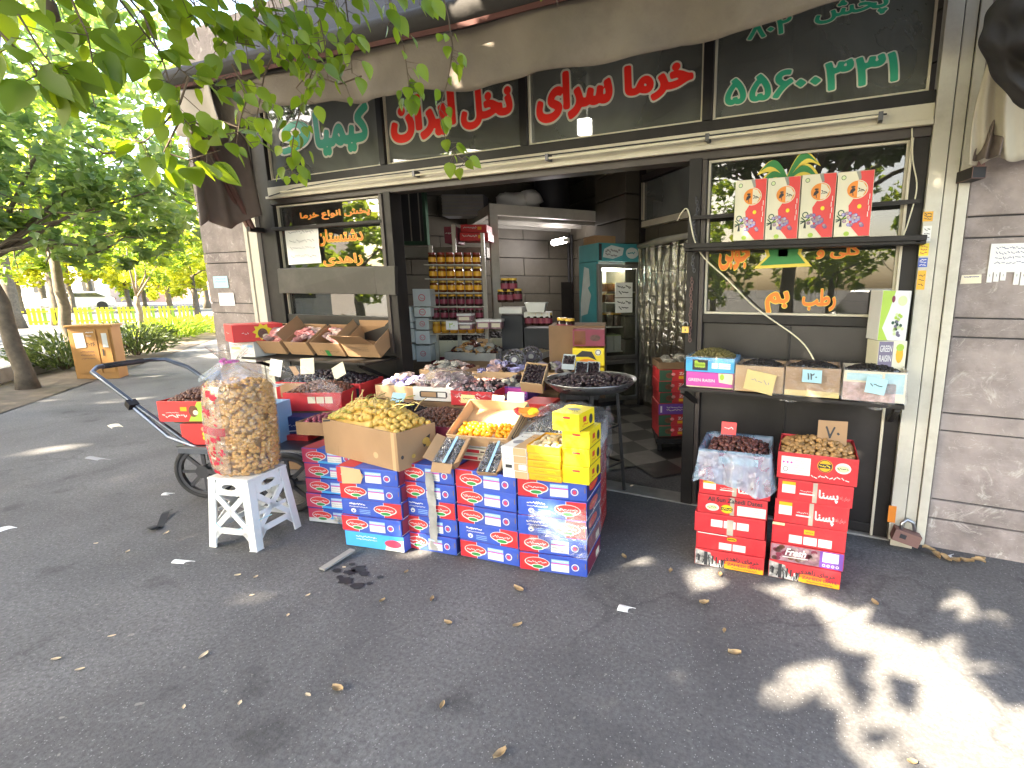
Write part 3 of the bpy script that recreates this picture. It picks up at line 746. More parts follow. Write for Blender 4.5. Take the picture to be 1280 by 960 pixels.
# curtain hanging behind the right-hand transom
b = MB(); x0 = py(1020, 100, .3).x; x1 = py(1110, 100, .3).x
b.grid(lambda s, t: Vector((x0 + (x1 - x0) * s + .03 * (1 - t) * s, .3 + .035 * math.sin(s * 34) * (.6 + .4 * t), 2.70 + t * .9)), 60, 6, 'curtain_grey')
tag(b.build('curtain', smooth=True), 'grey pleated curtain behind the transom pane with the phone number', 'curtain')
b = MB(); b.tube([py(985, 143, .2), py(993, -20, .2)], .012, 'steel', 8); b.build('inner_pole', sf)

# notices pasted on the stone
def notice(name, label, u0, v0, u1, v1, m, lines, tear=False, y=.006):
    b = MB(); p = py(u0, v1, y); q = py(u1, v0, y); F = Face(b, (p.x, y, p.z), (1, 0, 0), (0, 0, 1), .001); w_, h_ = q.x - p.x, q.z - p.z
    rr = random.Random(u0)
    if tear:
        F.rect(0, h_ * .32, w_, h_, m)
        n = int(w_ / .028)
        for k in range(n):
            if k in (3, 9): continue
            F.rect(k * w_ / n, rr.uniform(0, .03), (k + .82) * w_ / n, h_ * .32, m)
            F.line([((k + .4) * w_ / n, .05), ((k + .4) * w_ / n, h_ * .27)], .003, 'grey_ink', 2)
        for k in range(lines): F.scrib(w_ * .12, w_ * .9, h_ * (.9 - .12 * k), .016, 'ink_blue', 2, .003, rr)
    else:
        F.poly([(0, 0), (w_, .004), (w_ - .004, h_), (.003, h_ - .003)], m)
        for k in range(lines): F.scrib(w_ * .15, w_ * .85, h_ * (.75 - .22 * k), h_ * .09, 'ink_blue', 2, .0035, rr)
    return tag(b.build(name), label, 'notice')
notice('paper_notice', 'white tear-off notice pasted on the right stone wall', 1232, 303, 1300, 357, 'paper', 4, True)
notice('paper_notice', 'small square flyer on the left stone pillar, the upper one', 268, 345, 284, 360, 'card_blue', 2)
notice('paper_notice', 'small square flyer on the left stone pillar, the lower one', 275, 366, 292, 382, 'paper', 2)
notice('paper_notice', 'small yellowed number sticker on the right stone wall', 1200, 343, 1228, 355, 'card_cream', 1)

# ---------------------------------------------------------------- awning
aw = thing('awning', 'dirty brown canvas awning with a wavy valance above the shop window', 'awning')
AY, AZ = -.72, 3.20
VB = [(-5.35, 2.93), (-4.54, 2.91), (-4.13, 2.95), (-3.67, 2.92), (-3.26, 2.88), (-2.5, 2.83), (-1.9, 2.81), (-.65, 2.785), (-.4, 2.805), (.8, 2.82)]
def vbot(x): return float(np.interp(x, [q[0] for q in VB], [q[1] for q in VB])) + .025 + .03 * min(1, max(0, x + 1.6))
def wavy(x): return .022 * math.sin(x * 9.2) + .016 * math.sin(x * 4.1 + 1)
XL, XR = -5.35, .78
def AZx(x): return AZ + .035 * max(0, -x - 2.2)
def val(s, t):
    x = XL + (XR - XL) * s; bot = vbot(x) + .018 - .032 * abs(math.sin(x * 3.6))
    z = bot + (AZx(x) - bot) * t; y = AY + (1 - t) * (.02 + .035 * math.sin(x * 5.1) + .015 * math.sin(x * 13)) + .012 * math.sin(x * 7 + t * 5)
    return Vector((x, y, z))
b = MB(); b.grid(val, 200, 10, 'cloth_valance'); o = b.build('valance', aw, smooth=True)
so_ = o.modifiers.new('s', 'SOLIDIFY'); so_.thickness = .006
b = MB()
b.grid(lambda s, t: Vector((XL + (XR - XL) * s, AY - .02 + (AY * -1 + .03) * t ** .9, AZ - .01 + .95 * t + .03 * math.sin(s * 40) * (1 - t) * .4)), 60, 8, 'cloth_dark'); o = b.build('canopy', aw, smooth=True)
so_ = o.modifiers.new('s', 'SOLIDIFY'); so_.thickness = .01
b = MB(); b.tube([(XL - .03, AY - .01, AZx(XL) + .04), (-2.2, AY - .01, AZ + .04), (XR + .03, AY - .01, AZ + .04)], .08, 'cloth_dark', 14); b.build('front_roll', aw, smooth=True)
b = MB(); b.bar((XL, AY - .05, AZx(XL) - .045), (-2.2, AY - .05, AZ - .045), .008, .03, 'cloth_red'); b.bar((-2.2, AY - .05, AZ - .045), (XR, AY - .05, AZ - .045), .008, .03, 'cloth_red'); b.build('piping', aw)
# left valance end, lit look put into paler cloth, and the cloth behind it
def endcl(s, t):
    x = XL - .02 + .62 * s; bot = 2.90 - .03 * math.sin(s * 6); z = bot + (3.22 - bot) * t
    return Vector((x, AY - .05 + .03 * math.sin(s * 9 + t * 2), z))
b = MB(); b.grid(endcl, 24, 8, 'cloth_lit'); o = b.build('end_flap', aw, smooth=True); o.modifiers.new('s', 'SOLIDIFY').thickness = .006
def side(s, t):
    y = AY + .02 + (.60 - .05 * t) * s; top = AZ; bot = 2.15 + .12 * s + .05 * math.sin(s * 8)
    return Vector((XL + .02 - .20 * math.sin(s * 2.6) + .05 * math.sin(s * 15 + t), y, bot + (top - bot) * t))
b = MB(); b.grid(side, 24, 14, 'cloth_brown'); o = b.build('side_cloth', aw, smooth=True); o.modifiers.new('s', 'SOLIDIFY').thickness = .006
b = MB()
for dx in (0, .07): b.bar((-5.60 + dx, -.13, 2.20), (-5.42 + dx, AY + .05, 3.28), .035, .03, 'rust_brown')
b.bar((-5.56, .02, 2.19), (-5.56, -.16, 2.19), .06, .05, 'black_metal'); b.build('arm', aw, bevel=.003)
b = MB(); b.bar((.60, -.13, 2.19), (.66, AY + .02, 3.28), .035, .03, 'rust_brown'); b.bar((.54, .0, 2.19), (.60, -.17, 2.19), .07, .06, 'black_metal'); b.build('arm', aw, bevel=.003)
# right end: hanging folds of the same cloth
def fold(s, t):
    x = .56 + .10 * s + .03 * math.sin(t * 4); return Vector((x, -.22 - .30 * t * t - .06 * s + .03 * math.sin(s * 13), 2.24 + 1.1 * t))
b = MB(); b.grid(fold, 20, 12, 'cloth_brown'); o = b.build('side_cloth', aw, smooth=True); o.modifiers.new('s', 'SOLIDIFY').thickness = .006
# neighbour's awning at the right edge: one bulging cloth, its belly coloured paler as lit from beneath
a2 = thing('awning', 'neighbouring awning hanging at the right edge, dark cloth painted paler where lit below', 'awning')
def belly(s, t):
    return dp(1213 + 20 * t ** 2 + 115 * s, 206 - 7 * math.sin(s * 4) + 3 * math.sin(s * 17) + (-125 - 20 * s) * t, 2.72 - .25 * t + .045 * math.sin(s * 11 + t) + .02 * math.sin(s * 29 + t * 3))
b = MB(); b.grid(belly, 60, 12, 'cloth_lit_below'); o = b.build('canvas', a2, smooth=True); o.modifiers.new('s', 'SOLIDIFY').thickness = .006
def lump(s, t):
    v = 128 - 150 * t; left = 1224 + 42 * (abs(t - .52) / .52) ** 1.7 + 2 * math.sin(t * 23)
    u = left + (1360 - left) * s; d = 2.35 - .22 * math.sin(min(1, s * 2.2) * math.pi / 2) + .035 * math.sin(s * 17 + t * 6) * min(1, s * 4) + .02 * math.sin(t * 19 + s * 5); v += 9 * math.sin(s * 9) * (1 - t)
    return dp(u, v, d)
b = MB(); b.grid(lump, 44, 44, 'cloth_dark'); o = b.build('cloth', a2, smooth=True); o.modifiers.new('s', 'SOLIDIFY').thickness = .006
b = MB(); b.grid(lambda s, t: Vector((.86 + 1.9 * s, -.02 - .80 * t, 3.45 - .50 * t + .03 * math.sin(s * 14) * t)), 30, 8, 'cloth_dark')
b.grid(lambda s, t: Vector((.98 + 1.78 * s, -.82 + .03 * math.sin(s * 16), 2.95 - .34 * t - .02 * math.sin(s * 9))), 40, 5, 'cloth_valance')
o = b.build('canopy', a2, smooth=True); o.modifiers.new('s', 'SOLIDIFY').thickness = .006
b = MB(); b.bar((.90, -.01, 2.35), (.92, -.80, 2.95), .03, .03, 'rust_brown'); b.bar((2.72, -.01, 2.35), (2.72, -.80, 2.95), .03, .03, 'rust_brown'); b.bar((.88, -.80, 2.96), (2.76, -.80, 2.96), .035, .035, 'rust_brown'); b.build('arm', a2)
# ================================================================ goods
def carton(name, label, cat, loc, rz, w_, d_, h_, base, draw=None, group=None, rot=None, bev=.004, seam=True):
    """printed carton; local origin at its front left bottom corner, front facing -y"""
    b = MB(); b.box(0, w_, 0, d_, 0, h_, base)
    FF = Face(b, (0, 0, 0), (1, 0, 0), (0, 0, 1)); FR = Face(b, (w_, 0, 0), (0, 1, 0), (0, 0, 1))
    FL = Face(b, (0, d_, 0), (0, -1, 0), (0, 0, 1)); FT = Face(b, (0, 0, h_), (1, 0, 0), (0, 1, 0))
    if draw: draw(FF, FR, FL, FT, w_, d_, h_)
    if seam:
        FT.line([(.01, d_ / 2), (w_ - .01, d_ / 2)], .003, 'dark_cardboard', 1)
    o = b.build(name, None, loc, rot if rot is not None else rz, bevel=bev)
    return tag(o, label, cat, group)
ORD = {5: ['bottom', 'second from bottom', 'middle', 'second from top', 'topmost'], 4: ['bottom', 'second from bottom', 'second from top', 'topmost'], 6: ['bottom', 'second from bottom', 'third from bottom', 'third from top', 'second from top', 'topmost']}
def blue_draw(kind, seed, pink=False, side='navy'):
    red = 'pink_red' if pink else 'red_print'
    def f(F, FR, FL, FT, w, d, h):
        rr = random.Random(seed); e = .003
        flip = kind == 'R'
        X = (lambda x: w - x) if flip else (lambda x: x)
        def rc(x0, z0, x1, z1, m, l): a, c = sorted((X(x0), X(x1))); F.rect(a, z0, c, z1, m, l)
        rc(e, e, w * .29, h - e, red, 1)
        rc(w * .29, e, w * .297, h - e, 'white_print', 2)
        if kind == 'C':
            F.rect(e, e, w - e, h - e, 'cyan_print', 3); F.poly([(w * .68, e), (w - e, e), (w - e, h * .75), (w * .72, h * .62)], 'white_print', 4)
            F.oval(w * .82, h * .48, w * .14, h * .25, 'pink_red', 5); F.scrib(w * .2, w * .55, h * .72, .012, 'white_print', 5, .004, rr); F.scrib(w * .2, w * .55, h * .55, .008, 'white_print', 5, .003, rr); return
        if kind == 'W':
            F.rect(e, e, w - e, h * .30, 'white_print', 3); F.rect(w * .55, e, w - e, h * .62, 'cyan_print', 3); F.poly([(w * .2, h * .3), (w * .55, h * .3), (w * .5, h * .5), (w * .3, h * .55)], 'cyan_print', 3)
        cx = X(w * .27); cz = h * .52
        F.oval(cx, cz, w * .19, h * .30, 'white_print', 4); F.oval(cx, cz + h * .02, w * .175, h * .25, 'bright_red', 5)
        F.oval(cx + w * .01, cz - h * .22, w * .10, h * .13, 'white_print', 6); F.oval(cx + w * .01, cz - h * .22, w * .08, h * .09, 'green_print', 7)
        F.scrib(cx - w * .14, cx + w * .14, cz + h * .03, h * .13, 'white_print', 8, .0045, rr)
        rc(w * .29, e, w - e, h * .18, 'blue_print' if not pink else 'cyan_print', 1)
        if flip:
            F.scrib(w * .14, w * .40, h * .74, h * .12, 'white_print', 3, .006, rr); F.scrib(w * .14, w * .44, h * .56, h * .06, 'white_print', 3, .003, rr)
            F.oval(w * .20, h * .30, w * .045, h * .14, 'white_print', 3, 8); F.oval(w * .20, h * .27, w * .02, h * .05, 'blue_print', 4, 8)
            for k in range(3): F.rect(w * .3, h * (.16 + .1 * k), w * .48, h * (.19 + .1 * k), 'pale_blue', 3)
        else:
            x0, x1 = w * .48, w * .74
            F.rect(x0, h * .62, x1, h * .80, 'pale_blue', 3); F.rect(x0, h * .54, x1, h * .61, 'magenta_print', 3); F.rect(x0, h * .14, x1, h * .54, 'white_print', 3)
            for k in range(2): F.scrib(x0 + .006, x1 - .006, h * (.25 + .15 * k), h * .05, 'grey_ink', 4, .002, rr)
            F.scrib(x0 + .006, x1 - .006, h * .71, h * .06, 'white_print', 4, .003, rr)
            F.oval(w * .83, h * .47, w * .055, h * .20, 'white_print', 3); F.oval(w * .83, h * .47, w * .042, h * .15, 'blue_print', 4); F.oval(w * .83, h * .46, w * .028, h * .11, 'pink_red', 5)
        # slot and worn corner
        F.rect(w - .012, h * .45, w - .007, h * .75, 'dark_cardboard', 2)
        for FS in (FR, FL):
            if side == 'navy':
                FS.rect(e, e, d - e, h - e, 'navy_print', 1); FS.line([(e, .006), (d - e, .010)], .005, 'white_print', 2)
                if rr.random() < .7: FS.oval(d * .45, h * .55, d * .3, h * .28, 'bright_red', 2); FS.scrib(d * .2, d * .7, h * .55, h * .2, 'orange_print', 3, .006, rr)
                else: FS.rect(d * .05, .004, d * .95, h - .004, 'wine_print', 2); FS.rect(d * .6, h * .2, d * .85, h * .6, 'card_cream', 3)
        FT.rect(e, e, w - e, d - e, 'red_print', 1); FT.rect(w * .3, e, w - e, d - e, 'blue_print', 2)
    return f
def column(p0, p1, top, kinds, where, cat='carton', pink=False, d_=.30):
    p0 = Vector(p0); p1 = Vector(p1); v = p1 - p0; w_ = v.length - .006; rz = math.atan2(v.y, v.x); n = len(kinds); h = top / n
    for k, kd in enumerate(reversed(kinds)):
        jr = R.uniform(-.006, .006); jx = R.uniform(-.004, .004)
        loc = (p0.x + jx, p0.y + jr, .004 + k * h)
        carton('date_carton', '%s blue and red carton, stack %s' % (ORD[n][k], where), cat, loc, rz + R.uniform(-.012, .012), w_, d_, h - .003, 'blue_print', blue_draw(kd, len(where) * 3 + k * 7, pink), 'blue and red date cartons stacked in front', seam=False)
column((-1.579, -1.271), (-1.175, -1.195), .560, ['N', 'R', 'R', 'N', 'N'], 'below the bright yellow boxes')
column((-1.990, -1.303), (-1.585, -1.262), .562, ['N', 'N', 'N', 'R', 'N'], 'just left of the yellow boxes')
column((-2.372, -1.360), (-1.997, -1.305), .558, ['N', 'N', 'R', 'N', 'N'], 'under the flap-open black dates')
column((-2.740, -1.502), (-2.318, -1.418), .530, ['N', 'N', 'R', 'N', 'C'], 'under the big yellow date box')
column((-3.262, -1.370), (-2.850, -1.275), .535, ['N', 'N', 'N', 'N', 'W'], 'beside the cart wheel', pink=True)
# silver tape over the middle stack, clear wrap over the right stack
b = MB(); b.grid(lambda s, t: Vector((-2.19 + .055 * s + .012 * math.sin(t * 3), -1.338 - .006 - .004 * math.sin(t * 31 + s * 3) + (.008 * s), .02 + .50 * t)), 4, 24, 'tape_grey')
tag(b.build('packing_tape', smooth=False), 'crumpled grey packing tape down the third front stack', 'tape')
b = MB(); b.grid(lambda s, t: Vector((-1.50 + .335 * s, -1.268 + .06 * s - .012 - .008 * math.sin(t * 17 + s * 9), .15 + .25 * t + .05 * (s - .5) * (1 if t > .5 else -1))), 14, 12, 'film')
b.grid(lambda s, t: Vector((-1.165 - .05 * s + .006 * math.sin(t * 19), -1.20 + .26 * s, .15 + .30 * t)), 8, 12, 'film')
tag(b.build('plastic_wrap', smooth=True), 'clear plastic wrap crinkled over the cartons below the yellow boxes', 'wrap')
b = MB(); F = Face(b, (-2.70, -1.505, .425), (math.cos(.2), math.sin(.2), 0), (0, 0, 1)); F.poly([(0, 0), (.13, .01), (.15, .05), (.135, .10), (0, .11)], 'pale_cardboard', 3)
tag(b.build('torn_card'), 'torn flap of brown cardboard left on a front carton', 'card')

def frame3(FL, FR, BL):
    FL, FR, BL = Vector(FL), Vector(FR), Vector(BL); x = (FR - FL); w_ = x.length; x.normalize(); y = BL - FL; y -= x * y.dot(x); d_ = y.length; y.normalize(); z = x.cross(y)
    return Matrix(((x.x, y.x, z.x, FL.x), (x.y, y.y, z.y, FL.y), (x.z, y.z, z.z, FL.z), (0, 0, 0, 1))), w_, d_
def openbox(name, label, cat, Mw, w_, d_, h_, m_out, m_in, t=.006, draw=None, flaps=(), group=None, par=None):
    """open-topped box; matrix origin at front left TOP corner of the rim (box hangs below z = 0)"""
    b = MB()
    b.box(0, w_, 0, t, -h_, 0, m_out); b.box(0, w_, d_ - t, d_, -h_, 0, m_out); b.box(0, t, t, d_ - t, -h_, 0, m_out); b.box(w_ - t, w_, t, d_ - t, -h_, 0, m_out)
    b.box(t, w_ - t, t, d_ - t, -h_, -h_ + t, m_in)
    if draw: draw(Face(b, (0, 0, -h_), (1, 0, 0), (0, 0, 1)), Face(b, (w_, 0, -h_), (0, 1, 0), (0, 0, 1)), Face(b, (0, d_, -h_), (0, -1, 0), (0, 0, 1)), w_, d_, h_)
    o = b.build(name, par, bevel=.0025); o.matrix_world = Mw
    for (side, ang, ln) in flaps:
        b = MB()
        L = {'f': w_, 'b': w_, 'l': d_, 'r': d_}[side]
        b.box(.006, L - .006, 0, ln, 0, .004, m_out, j=.002)
        q = b.build('flap', o, bevel=.0015)
        T = {'f': Matrix.Translation((w_, 0, 0)) @ Matrix.Rotation(math.pi, 4, 'Z'), 'b': Matrix.Translation((0, d_, 0)), 'l': Matrix.Translation((0, 0, 0)) @ Matrix.Rotation(math.pi / 2, 4, 'Z'), 'r': Matrix.Translation((w_, d_, 0)) @ Matrix.Rotation(-math.pi / 2, 4, 'Z')}[side]
        q.matrix_parent_inverse = Matrix(); q.matrix_local = T @ Matrix.Rotation(rad(ang), 4, 'X')
    return tag(o, label, cat, group)
FRUIT = {}
def fruit(m, r, kind):
    k = (m, r, kind)
    if k not in FRUIT:
        FRUIT[k] = []
        for q in range(3):
            b = MB(); b.ball((0, 0, 0), r, m, 9, 7, .09)
            me_o = b.build('tmp', smooth=True); FRUIT[k].append(me_o.data); bpy.data.objects.remove(me_o)
    return FRUIT[k]
def heap(Mw, x0, x1, y0, y1, zb, dome, r, m, label, cat, name, group, seed=1, gap=1.65, mound=True, lim=300, under=None, tilt=.5):
    rr = random.Random(seed); ms = fruit(m, r, name); nx = max(2, int((x1 - x0) / (r[0] * gap))); ny = max(2, int((y1 - y0) / (r[1] * gap))); c = 0
    def hz(s, t): return dome * (1 - (2 * s - 1) ** 2) ** .7 * (1 - (2 * t - 1) ** 2) ** .7
    for j in range(ny):
        for i in range(nx):
            if c >= lim: break
            s = (i + .5 + rr.uniform(-.3, .3) + .25 * (j % 2)) / nx; t = (j + .5 + rr.uniform(-.3, .3)) / ny
            if s > 1: continue
            p = Mw @ Vector((x0 + (x1 - x0) * s, y0 + (y1 - y0) * t, zb + hz(min(s, 1), t) + rr.uniform(-.3, .45) * r[2]))
            o = bpy.data.objects.new(name, rr.choice(ms)); COL.objects.link(o)
            o.matrix_world = Matrix.Translation(p) @ Matrix.Rotation(rr.uniform(0, 6.28), 4, 'Z') @ Matrix.Rotation(rr.uniform(-tilt, tilt), 4, 'X') @ Matrix.Rotation(rr.uniform(-tilt, tilt), 4, 'Y')
            tag(o, label, cat, group); c += 1
    if mound:
        b = MB(); b.grid(lambda s, t: Mw @ Vector((x0 + (x1 - x0) * s, y0 + (y1 - y0) * t, zb - r[2] * .7 + hz(s, t) * .95)), 14, 10, under or m)
        tag(b.build(name + '_layer', smooth=True), 'lower layer of ' + group, cat, kind='stuff')
def stuffheap(Mw, x0, x1, y0, y1, zb, dome, r, m, label, cat, name, seed=1, gap=1.5, ms=None):
    rr = random.Random(seed); b = MB(); nx = int((x1 - x0) / (r[0] * gap)); ny = int((y1 - y0) / (r[1] * gap))
    def hz(s, t): return dome * (1 - (2 * s - 1) ** 2) ** .7 * (1 - (2 * t - 1) ** 2) ** .7
    for j in range(ny):
        for i in range(nx):
            s = min(1, max(0, (i + .5 + rr.uniform(-.4, .4)) / nx)); t = min(1, max(0, (j + .5 + rr.uniform(-.4, .4)) / ny))
            p = Mw @ Vector((x0 + (x1 - x0) * s, y0 + (y1 - y0) * t, zb + hz(s, t) + rr.uniform(-.4, .5) * r[2]))
            b.ball(p, r, (rr.choice(ms) if ms else m), 6, 5, .12, M=Matrix.Rotation(rr.uniform(0, 6.28), 3, 'Z') @ Matrix.Rotation(rr.uniform(-.7, .7), 3, 'X'))
    b.grid(lambda s, t: Mw @ Vector((x0 + (x1 - x0) * s, y0 + (y1 - y0) * t, zb - r[2] * .6 + hz(s, t) * .95)), 12, 8, m)
    return tag(b.build(name, smooth=True), label, cat, kind='stuff')
def packets(Mw, x0, x1, y0, y1, zb, dome, size, mats_, n, label, cat, name, group, seed=1):
    rr = random.Random(seed); var = []
    for m in mats_:
        for q in range(2):
            b = MB(); b.ball((0, 0, 0), size, m, 9, 7, .28); o = b.build('tmp'); var.append(o.data); bpy.data.objects.remove(o)
    for k in range(n):
        s = rr.random(); t = (k + rr.random()) / n
        o = bpy.data.objects.new(name, rr.choice(var)); COL.objects.link(o)
        o.matrix_world = Matrix.Translation(Mw @ Vector((x0 + (x1 - x0) * s, y0 + (y1 - y0) * t, zb + dome * (1 - (2 * s - 1) ** 2) * (1 - (2 * t - 1) ** 2) + rr.uniform(-.01, .015)))) @ Matrix.Rotation(rr.uniform(0, 6.28), 4, 'Z') @ Matrix.Rotation(rr.uniform(-.9, .9), 4, 'X')
        tag(o, label, cat, group)
def pricecard(label, p, w_, h_, rz, lean, m, txt=None, ink='ink', name='price_card', roll=0.0):
    b = MB(); b.box(-w_ / 2, w_ / 2, 0, .003, 0, h_, m, j=.003); F = Face(b, (-w_ / 2, -.0035, 0), (1, 0, 0), (0, 0, 1))
    if txt == '~': F.scrib(w_ * .2, w_ * .8, h_ * .55, h_ * .22, ink, 1, .004, random.Random(int(w_ * 1e4)))
    elif txt: F.text(txt, w_ / 2, h_ / 2, w=w_ * .5, m=ink, l=1, bold=.01)
    o = b.build(name, None, p, (lean, roll, rz)); return tag(o, label, 'price card')
def MT(loc, rz=0.0): return Matrix.Translation(Vector(loc)) @ Matrix.Rotation(rz, 4, 'Z')

# ---- big brown carton of yellow dates
fr_ = py(499, 590, -1.432); fl_ = gz(407, 566, fr_.z); br_ = gz(541, 571, fr_.z)
M_, w_, d_ = frame3(fl_, fr_, fl_ + (br_ - fr_))
hh = .235
def d1(F, FR, FL, w, d, h):
    FR.oval(.03, h * .34, .010, .012, 'ink', 1); 
    FR.oval(d * .38, h * .28, .014, .013, 'date_yellow', 1); FR.poly([(d * .62, h * .62), (d * .85, h * .74), (d * .80, h * .52), (d * .66, h * .42)], 'ink', 1); FR.oval(d * .72, h * .58, .028, .022, 'date_yellow', 2); FR.oval(d * .78, h * .48, .02, .017, 'date_yellow', 3)
    F.line([(w * .2, .01), (w * .205, h * .30)], .002, 'dark_cardboard', 1); F.line([(w * .02, h * .93), (w * .12, h * .985)], .012, 'ink', 1)
    F.oval(w * .72, h * .30, .022, .02, 'pale_cardboard', 1); F.rect(w * .93, .0, w * .97, h, 'pale_cardboard', 1)
Mt = M_ @ Matrix.Translation((0, 0, hh))
openbox('cardboard_box', 'big plain brown cardboard box full of yellow dates', 'box', Mt, w_, d_, hh, 'cardboard', 'dark_cardboard', .007, d1)
heap(Mt, .03, w_ - .02, .02, d_ - .02, -.012, .135, (.0215, .0195, .0195), 'date_yellow', 'yellow fresh date heaped in the big brown cardboard box', 'date', 'yellow_date', 'yellow dates in the big brown box', 3, 1.45)
b = MB(); rr = random.Random(5)
for k in range(16):
    p = Mt @ Vector((.02 + .20 * (k / 16) + rr.uniform(-.01, .01), .015 + rr.uniform(0, .02), .012)); q = Mt @ Vector((.16 + .16 * (k / 16), .10 + .10 * rr.random(), .055 + .06 * (k / 16)))
    mid = (p + q) / 2 + Vector((0, 0, .03)); b.tube([p, mid, q], [.0045, .004, .003], 'stem_green', 5)
for k in range(26):
    p = Mt @ Vector((w_ * rr.uniform(.25, .95), d_ * rr.uniform(.1, .9), .075 + .05 * rr.random())); a = rr.uniform(0, 6.28); L = rr.uniform(.08, .17)
    q = p + Vector((math.cos(a) * L, math.sin(a) * L, rr.uniform(-.02, .06))); b.tube([p, (p + q) / 2 + Vector((0, 0, .015)), q], .0028, rr.choice(['stem_straw', 'stem_green', 'stem_straw']), 5)
for (u, v, u2, v2) in ((438, 507, 455, 487), (452, 508, 453, 487), (470, 512, 468, 492), (455, 505, 468, 498)):
    b.tube([dp(u, v + 8, 2.75), dp(u2, v2, 2.72)], .0022, 'stem_straw', 5)
tag(b.build('date_stalks', smooth=True), 'green and straw coloured date stalks lying on the yellow dates', 'stalks')

# ---- pale tilted box of orange dates on a stack of small cartons
M_, w_, d_ = frame3(py(557, 543, -1.20), py(634, 549, -1.15), py(573, 498, -.93))
def d2(F, FR, FL, w, d, h):
    FR.poly([(d * .12, h * .35), (d * .80, h * .35), (d * .86, h * .5), (d * .80, h * .68), (d * .12, h * .68)], 'ink', 1); FR.poly([(d * .16, h * .44), (d * .74, h * .44), (d * .74, h * .60), (d * .16, h * .60)], 'pale_cardboard', 2)
openbox('cardboard_box', 'shallow pale cardboard tray tilted forward holding orange dates', 'box', M_, w_, d_, .085, 'pale_cardboard', 'pale_cardboard', .006, d2, flaps=(('f', -100, .03),))
heap(M_, .02, w_ - .02, .012, d_ * .50, -.058, .02, (.0175, .016, .016), 'date_orange', 'small round orange date in the tilted pale tray', 'date', 'orange_date', 'orange dates in the pale tray', 8, 1.6, mound=False)
b = MB()
base_z = .566; Mx = MT((-2.075, -1.235, base_z), .13)
rr = random.Random(4)
for k in range(4):
    carton('small_carton', ['lowest', 'second', 'third', 'uppermost'][k] + ' thin white and red carton under the tray of orange dates', 'carton', Mx @ Vector((.0, .06 + .02 * k, .036 * k)), .13, .36, .22, .034, 'white_print' if k > 1 else 'cream_print', lambda F, FR, FL, FT, w, d, h: (F.rect(.01, h * .2, w * .4, h * .8, 'red_print', 1), F.rect(.42 * w, h * .3, w * .9, h * .6, 'photo_brown', 1)), 'thin cartons under the orange tray', seam=False)
# two small flap-open boxes of black dates in film
for k, (a, c, e, fl, lb) in enumerate((((540, 578), (567, 581), (549, 545), (('l', 35, .06), ('r', 30, .05), ('f', -25, .055)), 'with three open flaps'), ((595, 590), (620, 592), (600, 551), (('r', 40, .05),), 'standing upright right of the flap-open one'))):
    M_, w_, d_ = frame3(py(*a, -1.345 + .03 * k), py(*c, -1.325 + .03 * k), py(*e, -1.20 + .04 * k))
    openbox('small_box', 'small brown box of film wrapped black dates ' + lb, 'box', M_, w_, d_, .05, 'cardboard', 'dark_cardboard', .004, None, fl, 'small boxes of black dates')
    stuffheap(M_, .006, w_ - .006, .006, d_ - .006, -.014, .008, (.013, .010, .009), 'date_black', 'black dates packed in the small box ' + lb, 'dates', 'black_dates', 3 + k)
    b = MB(); b.grid(lambda s, t: M_ @ Vector((.003 + (w_ - .006) * s, .003 + (d_ - .006) * t, .004 + .006 * math.sin(s * 13 + t * 21) * math.sin(t * 17))), 12, 14, 'film')
    b.grid(lambda s, t: M_ @ Vector((w_ * (.52 + .12 * s), d_ * t, .014)), 2, 6, 'pale_blue')
    tag(b.build('plastic_film', smooth=True), 'crinkled clear film over the black dates ' + lb, 'film')
# pale sesame boxes
p0 = py(628, 591, -1.30); 
for k in range(4):
    def ds(F, FR, FL, FT, w, d, h, k=k):
        F.rect(w * .48, .002, w - .002, h - .002, 'pale_cardboard', 1); rr = random.Random(k)
        if k == 1: F.rect(w * .14, h * .3, w * .40, h * .72, 'ink', 2); F.rect(w * .66, h * .15, w * .97, h * .85, 'white_print', 2)
        else: F.scrib(w * .12, w * .3, h * .5, h * .25, 'grey_ink', 2, .003, rr)
        FT.oval(w * .35, d * .4, w * .2, d * .13, 'grey_ink', 1); FT.rect(w * .5, .0, w, d, 'pale_cardboard', 1); FT.scrib(w * .15, w * .8, d * .75, .02, 'ink', 2, .005, rr)
    carton('sweet_box', ORD[4][k] + ' white and tan sweet box in the stack left of the amber boxes', 'box', (p0.x + R.uniform(-.004, .004), p0.y + R.uniform(-.003, .003), .562 + k * .045), .12, .155, .26, .044, 'white_print', ds, 'white and tan sweet boxes', seam=False)
# flat amber boxes, the top one open with pale sweets
p0 = py(660, 598, -1.275); lab = ['lowest', 'second from bottom', 'third from bottom', 'fourth from bottom']
for k in range(4):
    def da(F, FR, FL, FT, w, d, h):
        F.scrib(w * .2, w * .5, h * .5, h * .22, 'orange_print', 1, .003, random.Random(k)); F.scrib(w * .6, w * .85, h * .5, h * .2, 'yellow_print', 1, .004, random.Random(k + 5)); F.rect(0.002, .0, w - .002, .0025, 'orange_print', 1)
    carton('sweet_box', lab[k] + ' flat amber sweet box beside the bright yellow stack', 'box', (p0.x + R.uniform(-.003, .003), p0.y + R.uniform(-.004, .004), .563 + k * .039), .125, .195, .25, .037, 'amber_print', da, 'flat amber sweet boxes', seam=False)
Mq = MT((p0.x, p0.y - .004, .563 + 4 * .039 + .045), .125)
openbox('sweet_box', 'open flat amber box on top of its stack showing pale sweets', 'box', Mq, .195, .25, .044, 'amber_print', 'card_cream', .004, None, ())
heap(Mq, .012, .183, .012, .238, -.016, .008, (.017, .014, .011), 'nut_pale', 'pale round sweet in the open amber box', 'sweet', 'round_sweet', 'pale sweets in the open amber box', 11, 1.75, mound=False, tilt=.2)
